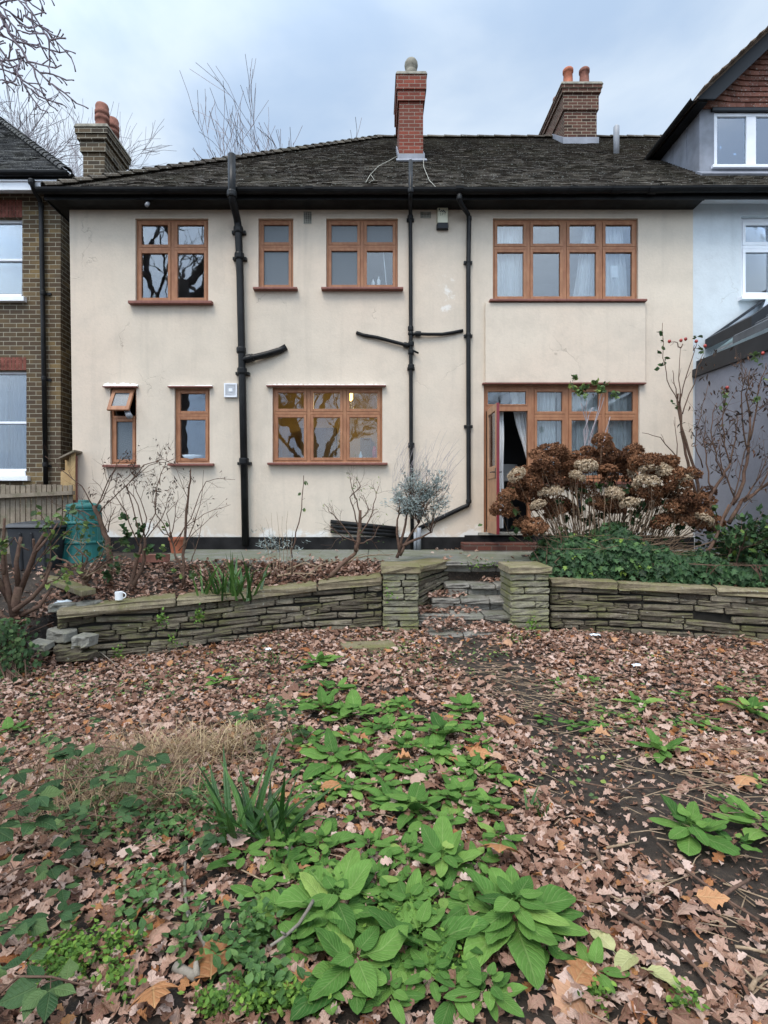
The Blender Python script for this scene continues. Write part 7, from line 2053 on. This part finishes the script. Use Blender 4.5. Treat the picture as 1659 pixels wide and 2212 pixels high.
for _ in range(90):        # bare stems between them
    u = R.uniform(1180, 1500); b = P(1300 + (u - 1320) * .7, 1190 + R.uniform(-15, 35), Y + R.uniform(-.25, .3)); c0 = P(u + R.gauss(0, 35), R.uniform(1030, 1140), Y + R.uniform(-.4, .4))
    mb.tube([b, b.lerp(c0, .5) + Vector((R.gauss(0, .03), 0, R.gauss(0, .02))), c0], [.006, .004, .002], 5)
for _ in range(70):        # low sprawling stems
    s_ = R.choice([-1, 1, 1, 1]); b = P(1330 + R.gauss(0, 50), 1190 + R.gauss(0, 10), Y - .2); c0 = b + Vector((s_ * R.uniform(.3, 1.1), R.uniform(-.35, .1), R.uniform(-.22, .18)))
    mb.tube([b, b.lerp(c0, .5) + Vector((0, -.1, R.uniform(-.05, .12))), c0], [.006, .004, .002], 5)
mb.build('stems', K['hyd_stem'], rt, uv=False, smooth=True)
mb = None
# ------------------------------------------------------------------ ivy over the right bed
rt = shrub('ivy', P(1300, 1250, 6.4), 'dark green ivy spilling over the bed under the hydrangea', 'ivy')
n = 5200
xx = NR.uniform(2.02, 5.1, n); tt = NR.uniform(0, 1, n)
hx_ = .50 * npsmooth(1.95, 2.25, xx) * (1 - .62 * npsmooth(3.0, 3.9, xx)) + .06 * np.sin(xx * 7) + .05 * np.sin(xx * 13 + 1)
hx_ = np.maximum(hx_, .12)
wy = wall_y(xx); an = tt * 1.9
front = wy + .18 + .10 * npsmooth(3.2, 3.8, xx)
yy = front + (.75) * (1 - np.cos(an * .82)) * .9; zz = .50 + hx_ * np.sin(np.minimum(an, 1.57)) ** .8
zz = np.where(an > 1.57, .50 + hx_ * (1 - .12 * (an - 1.57)), zz)
nr = np.stack([NR.normal(0, .5, n), -np.cos(an * .82) - .1 + NR.normal(0, .45, n), np.sin(an) * .8 + .25 + NR.normal(0, .45, n)], 1)
pos = np.stack([xx, yy, zz], 1) + NR.normal(0, .028, (n, 3))
dd = np.stack([NR.normal(0, .6, n), NR.normal(-.3, .3, n), NR.normal(-.75, .35, n)], 1)
rn = np.clip(NR.normal(.5, .2, n), 0, .93); yl_ = (NR.random(n) < .06) & (xx < 3.3); rn = np.where(yl_, NR.uniform(.93, 1, n), rn)
V, Fq, Rn_, UV = scatter(T_IVY, pos, basis(dd, nr), NR.uniform(.055, .10, n), rn)
build_np('foliage', V, Fq, K['leaf_ivy'], rt, Rn=Rn_, UV=UV)
mb = MB()
for k in range(60):
    x = R.uniform(2.05, 4.9); y = float(wall_y(x)) + .3; b = Vector((x, y, .5))
    mb.tube([b, b + Vector((R.gauss(0, .1), R.gauss(.1, .1), .2)), b + Vector((R.gauss(0, .2), R.gauss(.15, .1), .42 if x < 3.2 else .2))], [.008, .006, .003], 5)
mb.build('stem', K['twig'], rt, uv=False)
# ivy and weeds at the broken left wall end
rt = shrub('ivy', G(25, 1470), 'ivy and nettles climbing at the broken end of the left wall', 'ivy')
n = 700; uu = NR.normal(22, 30, n); vv = NR.uniform(1335, 1490, n); yq = 4.95 + NR.normal(0, .12, n)
pos = np.stack([(uu - U0) * yq / F, yq, CAMH + (V0 - vv) * yq / F], 1)
V, Fq, Rn_, UV = scatter(T_OVATE, pos, basis(np.stack([NR.normal(0, .6, n), NR.normal(-.4, .4, n), NR.normal(-.4, .5, n)], 1), np.stack([NR.normal(0, .4, n), NR.normal(-.7, .3, n), NR.normal(.5, .4, n)], 1)), NR.uniform(.035, .07, n))
build_np('foliage', V, Fq, K['leaf_bramble'], rt, Rn=Rn_, UV=UV)
mb = MB()
for k in range(14):
    b = G(10 + R.uniform(0, 60), 1480); mb.tube([b, P(20 + R.gauss(0, 25), 1410, 4.98), P(25 + R.gauss(0, 30), R.uniform(1340, 1380), 5.0)], [.006, .005, .003], 5)
mb.build('stem', K['twig'], rt, uv=False)
# little weeds in the wall joints
for (u, v, Y_, n, lab) in ((350, 1340, 5.50, 50, 'fern-like weed sprouting from the left wall face'), (430, 1330, 5.62, 70, 'larger green weed sprouting from the left wall right of its neighbour'), (255, 1412, 5.42, 30, 'weed at the foot of the left wall'), (375, 1385, 5.5, 26, 'tiny weed low in the left wall'), (1150, 1352, 5.85, 60, 'green weed at the foot of the right pier'), (842, 1282, 5.93, 24, 'weed in the joint beside the left pier'), (1048, 1222, 6.7, 60, 'creeping weed under the top step edge')):
    k = n; P_ = np.array([list(P(u + R.gauss(0, 6 if u != 1048 else 25), v + R.gauss(0, 9 if u != 1048 else 4), Y_ - .04 + R.gauss(0, .02))) for _ in range(k)])
    V, Fq, Rn_, UV = scatter(T_OVATE, P_, rotm(NR.uniform(0, 6.28, k), NR.normal(.5, .5, k), NR.normal(0, .5, k)), NR.uniform(.02, .045, k))
    tag(build_np('wall_weed', V, Fq, K['leaf_small'], Rn=Rn_, UV=UV), lab, 'weed')

# ------------------------------------------------------------------ roses and big shrub on the right
def hips(root, pts, Y_):
    for u, v in pts:
        mb = MB(); mb.lathe([(.006, 0), (.018, .012), (.021, .026), (.015, .042), (.008, .046)], P(u, v, Y_) - Vector((0, 0, .02)), 12); mb.build('rose_hip', K['hip'], root, smooth=True)
Y = 7.0
rt = shrub('tall_rose', P(1517, 1120, 7.0), 'tall rose with red hips against the cream wall, right of the hydrangea', 'rose')
t4 = []
canes(rt, [[(1520, 1130, Y), (1490, 1020, Y), (1478, 960, Y), (1466, 890, Y), (1465, 850, Y)], [(1519, 1120, Y), (1500, 1010, Y), (1470, 920, Y), (1470, 850, Y)]], .022, .011, 'twig', 0)
canes(rt, [[(1470, 900, Y), (1465, 862, Y), (1446, 835, Y), (1434, 790, Y), (1431, 740, Y), (1431, 697, Y)], [(1468, 890, Y), (1467, 820, Y), (1470, 752, Y)], [(1466, 870, Y), (1480, 820, Y), (1498, 757, Y), (1500, 745, Y)], [(1474, 895, Y), (1490, 850, Y), (1508, 790, Y), (1520, 762, Y)], [(1463, 860, Y), (1458, 830, Y), (1453, 800, Y)], [(1470, 752, Y), (1462, 740, Y), (1447, 739, Y)], [(1470, 752, Y), (1475, 742, Y)], [(1498, 757, Y), (1504, 742, Y)], [(1465, 990, Y), (1425, 945, Y), (1387, 935, Y)], [(1462, 1040, Y), (1461, 960, Y), (1458, 900, Y)], [(1520, 1010, Y), (1500, 960, Y), (1512, 900, Y), (1530, 830, Y)]], .008, .003, 'twig', 1, 1, .12, t4, part='twigs')
hips(rt, [(1446, 738), (1471, 736), (1481, 733), (1504, 738), (1523, 748)], Y)
lv = [(P(u, v, Y), Vector((R.choice([-1, 1]), R.gauss(0, .3), .1)).normalized(), 0) for u, v in ((1431, 715), (1431, 720), (1430, 738), (1432, 740), (1432, 752), (1433, 755), (1432, 765), (1434, 768), (1433, 775), (1435, 786), (1433, 790), (1423, 800), (1500, 725), (1507, 726), (1484, 753), (1457, 880), (1455, 872), (1458, 895), (1516, 755))]
foliage(rt, lv, 34, T_OVATE, .05, .085, 'leaf_bramble', off=.012)
wl = [(P(1527 + R.gauss(0, 8), R.uniform(755, 860), Y), Vector((R.gauss(0, .4), 0, -1)), 0) for _ in range(20)]
foliage(rt, wl, 26, T_WITHER, .05, .09, 'leaf_dead', 'withered_leaves', droop=1.4)
Y = 7.1
rt = shrub('rose_bush', P(1250, 1110, Y), 'rose with a leafy yellow-green top standing behind the hydrangea', 'rose')
t4 = canes(rt, [[(1248, 1120, Y), (1255, 1000, Y), (1270, 930, Y), (1255, 870, Y)], [(1250, 1120, Y), (1258, 990, Y), (1268, 920, Y), (1268, 865, Y)], [(1252, 1120, Y), (1265, 985, Y), (1285, 920, Y), (1305, 858, Y)], [(1254, 1110, Y), (1272, 950, Y), (1292, 890, Y), (1300, 850, Y)], [(1264, 990, Y), (1262, 930, Y), (1280, 880, Y)], [(1300, 985, Y), (1310, 930, Y), (1318, 900, Y)]], .010, .005, 'twig_grey', 1, 1, .12)
lv = [(P(u + R.gauss(0, 5), v + R.gauss(0, 5), Y + R.gauss(0, .05)), Vector((R.gauss(0, 1), R.gauss(0, .5), R.gauss(.1, .3))).normalized(), 0) for u, v in ((1240, 838), (1250, 832), (1252, 845), (1258, 855), (1246, 850), (1238, 835), (1265, 840), (1250, 818), (1290, 838), (1300, 835), (1312, 836), (1325, 842), (1308, 848), (1295, 850), (1332, 855), (1282, 835), (1262, 850))]
foliage(rt, lv, 110, T_OVATE, .055, .09, 'leaf_rose')
Y = 6.7
rt = shrub('withered_shrub', P(1558, 1200, 6.6), 'big spreading bare shrub with blackened leaves at the right edge')
tk = canes(rt, [[(1510, 1225, 6.4), (1545, 1160, 6.5), (1575, 1090, 6.6)], [(1575, 1130, Y), (1605, 1080, Y), (1640, 1060, Y), (1690, 1020, Y)], [(1545, 1150, Y), (1530, 1080, Y), (1560, 1030, Y), (1578, 1000, Y)], [(1585, 1090, Y), (1605, 1040, Y), (1618, 980, Y), (1620, 900, Y)]], .026, .012, 'twig', 0)
t4 = []
canes(rt, [[(1578, 1000, Y), (1565, 960, Y), (1560, 900, Y), (1572, 838, Y)], [(1560, 1025, Y), (1545, 980, Y), (1535, 930, Y), (1548, 870, Y)], [(1535, 1060, Y), (1528, 1000, Y), (1520, 950, Y), (1525, 900, Y)], [(1618, 980, Y), (1605, 920, Y), (1600, 850, Y), (1612, 795, Y)], [(1619, 950, Y), (1635, 890, Y), (1642, 830, Y), (1655, 785, Y)], [(1620, 900, Y), (1612, 850, Y), (1620, 800, Y)], [(1640, 1060, Y), (1670, 1000, Y), (1690, 920, Y)], [(1690, 1020, Y), (1700, 930, Y), (1705, 830, Y)], [(1578, 1000, Y), (1590, 950, Y), (1595, 890, Y)], [(1590, 1080, Y), (1560, 1010, Y), (1552, 950, Y)], [(1600, 1085, Y), (1640, 1035, Y), (1659, 985, Y)], [(1545, 1150, Y), (1580, 1090, Y), (1600, 1010, Y), (1615, 960, Y)], [(1605, 1085, Y), (1655, 1045, Y), (1720, 1000, Y)], [(1690, 1000, Y), (1665, 900, Y), (1660, 810, Y)]], .011, .004, 'twig', 2, 6, .30, t4, part='twigs')
foliage(rt, [q_ for q_ in t4 if q_[0].z > 1.7 + .4 * math.sin(q_[0].x * 5)], 460, T_WITHER, .045, .09, 'leaf_dead', 'withered_leaves', droop=1.6, up=0)
lv = [(P(u + R.gauss(0, 7), v + R.gauss(0, 7), Y), Vector((R.gauss(0, 1), R.gauss(0, .5), -.2)).normalized(), 0) for u, v in ((1630, 770), (1645, 765), (1655, 830), (1640, 850), (1560, 880), (1572, 925), (1650, 790), (1570, 870))]
foliage(rt, lv, 34, T_OVATE, .05, .085, 'leaf_rose', 'green_leaves')
hips(rt, [(1571, 838), (1648, 764)], Y)
Y = 6.9
rt = shrub('evergreen_shrub', P(1610, 1230, 6.5), 'low dark evergreen bush below the bare shrub at the right edge')
t4 = []
mb = MB()
for k in range(22):
    b = P(1600 + R.uniform(-60, 120), 1240, 6.4 + R.uniform(-.1, .5)); grow(mb, b, (R.gauss(0, .4), R.gauss(0, .25), 1), R.uniform(.35, .6), .010, 1, t4, 4, .15, 0, 3, .7)
mb.build('stem', K['twig'], rt, uv=False)
foliage(rt, t4, 1500, T_OVATE, .055, .10, 'leaf_ivy', up=.8, off=.05)

# ------------------------------------------------------------------ trees
def tree(name, base, h, r_, label, depth=5, seed=1, kids=4, spread=.55, mat='twig_grey', n0=6, ratio=.66, lean=(0, 0), barkmat='oakbark', start=.35, group=None, rmin=0.0):
    st = R.getstate(); R.seed(seed)
    rt = empty(name, base, label, 'tree', group); base = Vector(base)
    mb = MB(); pts = [base]; d = Vector((lean[0], lean[1], 1)).normalized()
    th = h * .34
    for i in range(5): pts.append(pts[-1] + (d + Vector((R.gauss(0, .05), R.gauss(0, .05), 0))) * th / 5)
    mb.tube([p - Vector((0, 0, .2)) if i == 0 else p for i, p in enumerate(pts)], [r_ * (1.25 if i == 0 else 1 - .07 * i) for i in range(6)], 12)
    mb.build('trunk', K[barkmat], rt, uv=False, smooth=True)
    mb = MB()
    for k in range(n0):
        a_ = k * 6.283 / n0 + R.uniform(-.4, .4); tl = R.uniform(.25, .95)
        q_ = pts[3 + R.randrange(3)]
        grow(mb, q_, (math.cos(a_) * tl, math.sin(a_) * tl, 1), h * R.uniform(.24, .34), r_ * .42, depth - 1, None, 5, .14, .03, kids, spread, ratio, 5, .5, start, rmin)
    mb.build('crown', K[mat], rt, uv=False)
    R.setstate(st)
    return rt
TG = 'bare trees behind the house'
tree('bare_tree', (-17.0, 28, .5), 22.2, .35, 'bare tree behind the brick house roof, left of the dark stack', 6, 3, 4, .5, group=TG, rmin=.009)
tree('bare_tree', (-20.0, 27, .5), 22, .35, 'bare tree behind the brick house roof at the left edge', 6, 5, 4, .5, group=TG, rmin=.009)
tree('bare_tree', (-8.8, 27, .5), 15.4, .3, 'bare tree with only its tips showing above the left slope of the roof', 6, 8, 4, .5, group=TG, rmin=.009)
tree('bare_tree', (-3.9, 27, .5), 18.5, .3, 'bare tree standing above the roof between the left slope and the red chimney', 6, 13, 4, .42, group=TG, rmin=.009)
# oak overhead at the left: trunk outside the picture, one limb reaching in
ok = empty('oak_tree', (-5.6, 2.6, -.15), 'bare oak whose drooping twigs hang into the top left corner', 'tree')
mb = MB(); mb.tube([(-5.6, 2.6, -.3), (-5.55, 2.6, 1.2), (-5.5, 2.65, 3.2), (-5.3, 2.8, 5.2), (-5.2, 2.9, 7.5)], [.42, .36, .30, .24, .16], 14); mb.build('trunk', K['oakbark'], ok, uv=False, smooth=True)
YT = 4.4
mb = MB()
mb.tube([(-5.3, 2.8, 5.2), (-4.9, 3.6, 6.2), P(-120, -160, YT), P(-60, -60, YT)], [.13, .09, .045, .03], 8)
mb.tube([(-5.3, 2.8, 5.0), (-4.8, 3.4, 5.3), P(-160, 60, YT), P(-60, 0, YT)], [.10, .06, .025, .014], 8)
def spray(pts, r0, r1, k, ln, bias):
    ps_ = []
    for (u, v), (u2, v2) in zip(pts[:-1], pts[1:]):
        for i in range(3): ps_.append(P(u + (u2 - u) * i / 3, v + (v2 - v) * i / 3, YT))
    ps_.append(P(*pts[-1], YT)); ps_ = [p + Vector((R.gauss(0, .007), R.gauss(0, .03), R.gauss(0, .007))) for p in ps_]
    n = len(ps_); mb.tube(ps_, [r0 + (r1 - r0) * i / (n - 1) for i in range(n)], 6)
    for j in range(k):
        i = 1 + int((n - 2) * j / k); d = (ps_[i + 1] - ps_[i]).normalized(); s_ = 1 if j % 2 else -1
        d.rotate(Matrix.Rotation(s_ * R.uniform(.5, 1.0), 3, Vector((0, 1, 0)))); d = (d + Vector((bias, R.gauss(0, .25), -.05))).normalized()
        q_ = ps_[i]; L_ = ln * R.uniform(.5, 1.2); pp_ = [q_]
        for m_ in range(4):
            d = (d + Vector((R.gauss(0, .18), R.gauss(0, .1), R.gauss(0, .18)))).normalized(); pp_.append(pp_[-1] + d * L_ / 4)
            if R.random() < .75:
                e = d.copy(); e.rotate(Matrix.Rotation(R.choice([-1, 1]) * R.uniform(.6, 1.1), 3, Vector((0, 1, 0)))); f_ = pp_[-1] + e * R.uniform(.03, .10)
                mb.tube([pp_[-1], pp_[-1].lerp(f_, .6) + Vector((.004, 0, .003)), f_], [.005, .0045, .0065], 5)
        mb.tube(pp_, [.008, .007, .006, .0055, .007], 5)
spray([(-60, -60), (0, 30), (25, 75), (48, 112), (72, 145), (105, 178), (151, 221)], .016, .004, 13, .30, .12)
spray([(-60, -40), (10, -30), (55, 5), (80, 45), (100, 80), (124, 112)], .011, .004, 10, .26, .1)
spray([(-40, 60), (5, 112), (30, 150), (60, 190), (86, 210)], .010, .004, 9, .22, .1)
spray([(48, 112), (45, 140), (35, 175), (25, 200)], .006, .004, 4, .12, 0)
spray([(-60, -50), (20, -25), (80, -20), (100, 10)], .010, .004, 7, .22, .1)
spray([(-30, 0), (0, 20), (40, 35), (95, 60)], .008, .004, 8, .2, .0)
mb.build('branch', m_bark('lichen_twig', (.22, .175, .195), (.34, .29, .32), .1, 30), ok, uv=False, smooth=True)
mb = MB(); R.seed(77)
for k in range(6):
    a_ = 2.4 + k * .75; grow(mb, (-5.25, 2.85, 5.5 + k * .35), (math.cos(a_) * .8, math.sin(a_) * .9 - .3, .8), 3.2, .12, 3, None, 5, .16, .03, 4, .6, .62, 5)
mb.build('crown', K['oakbark'], ok, uv=False)
tree('oak_tree', (-3.2, -9.5, -.1), 13.5, .42, 'large bare oak behind the camera, mirrored in the window panes', 6, 21, 4, .6, 'oakbark', 7)
tree('oak_tree', (3.6, -12.5, -.1), 13, .40, 'bare oak at the back right, mirrored in the right windows', 6, 33, 4, .6, 'oakbark', 7)
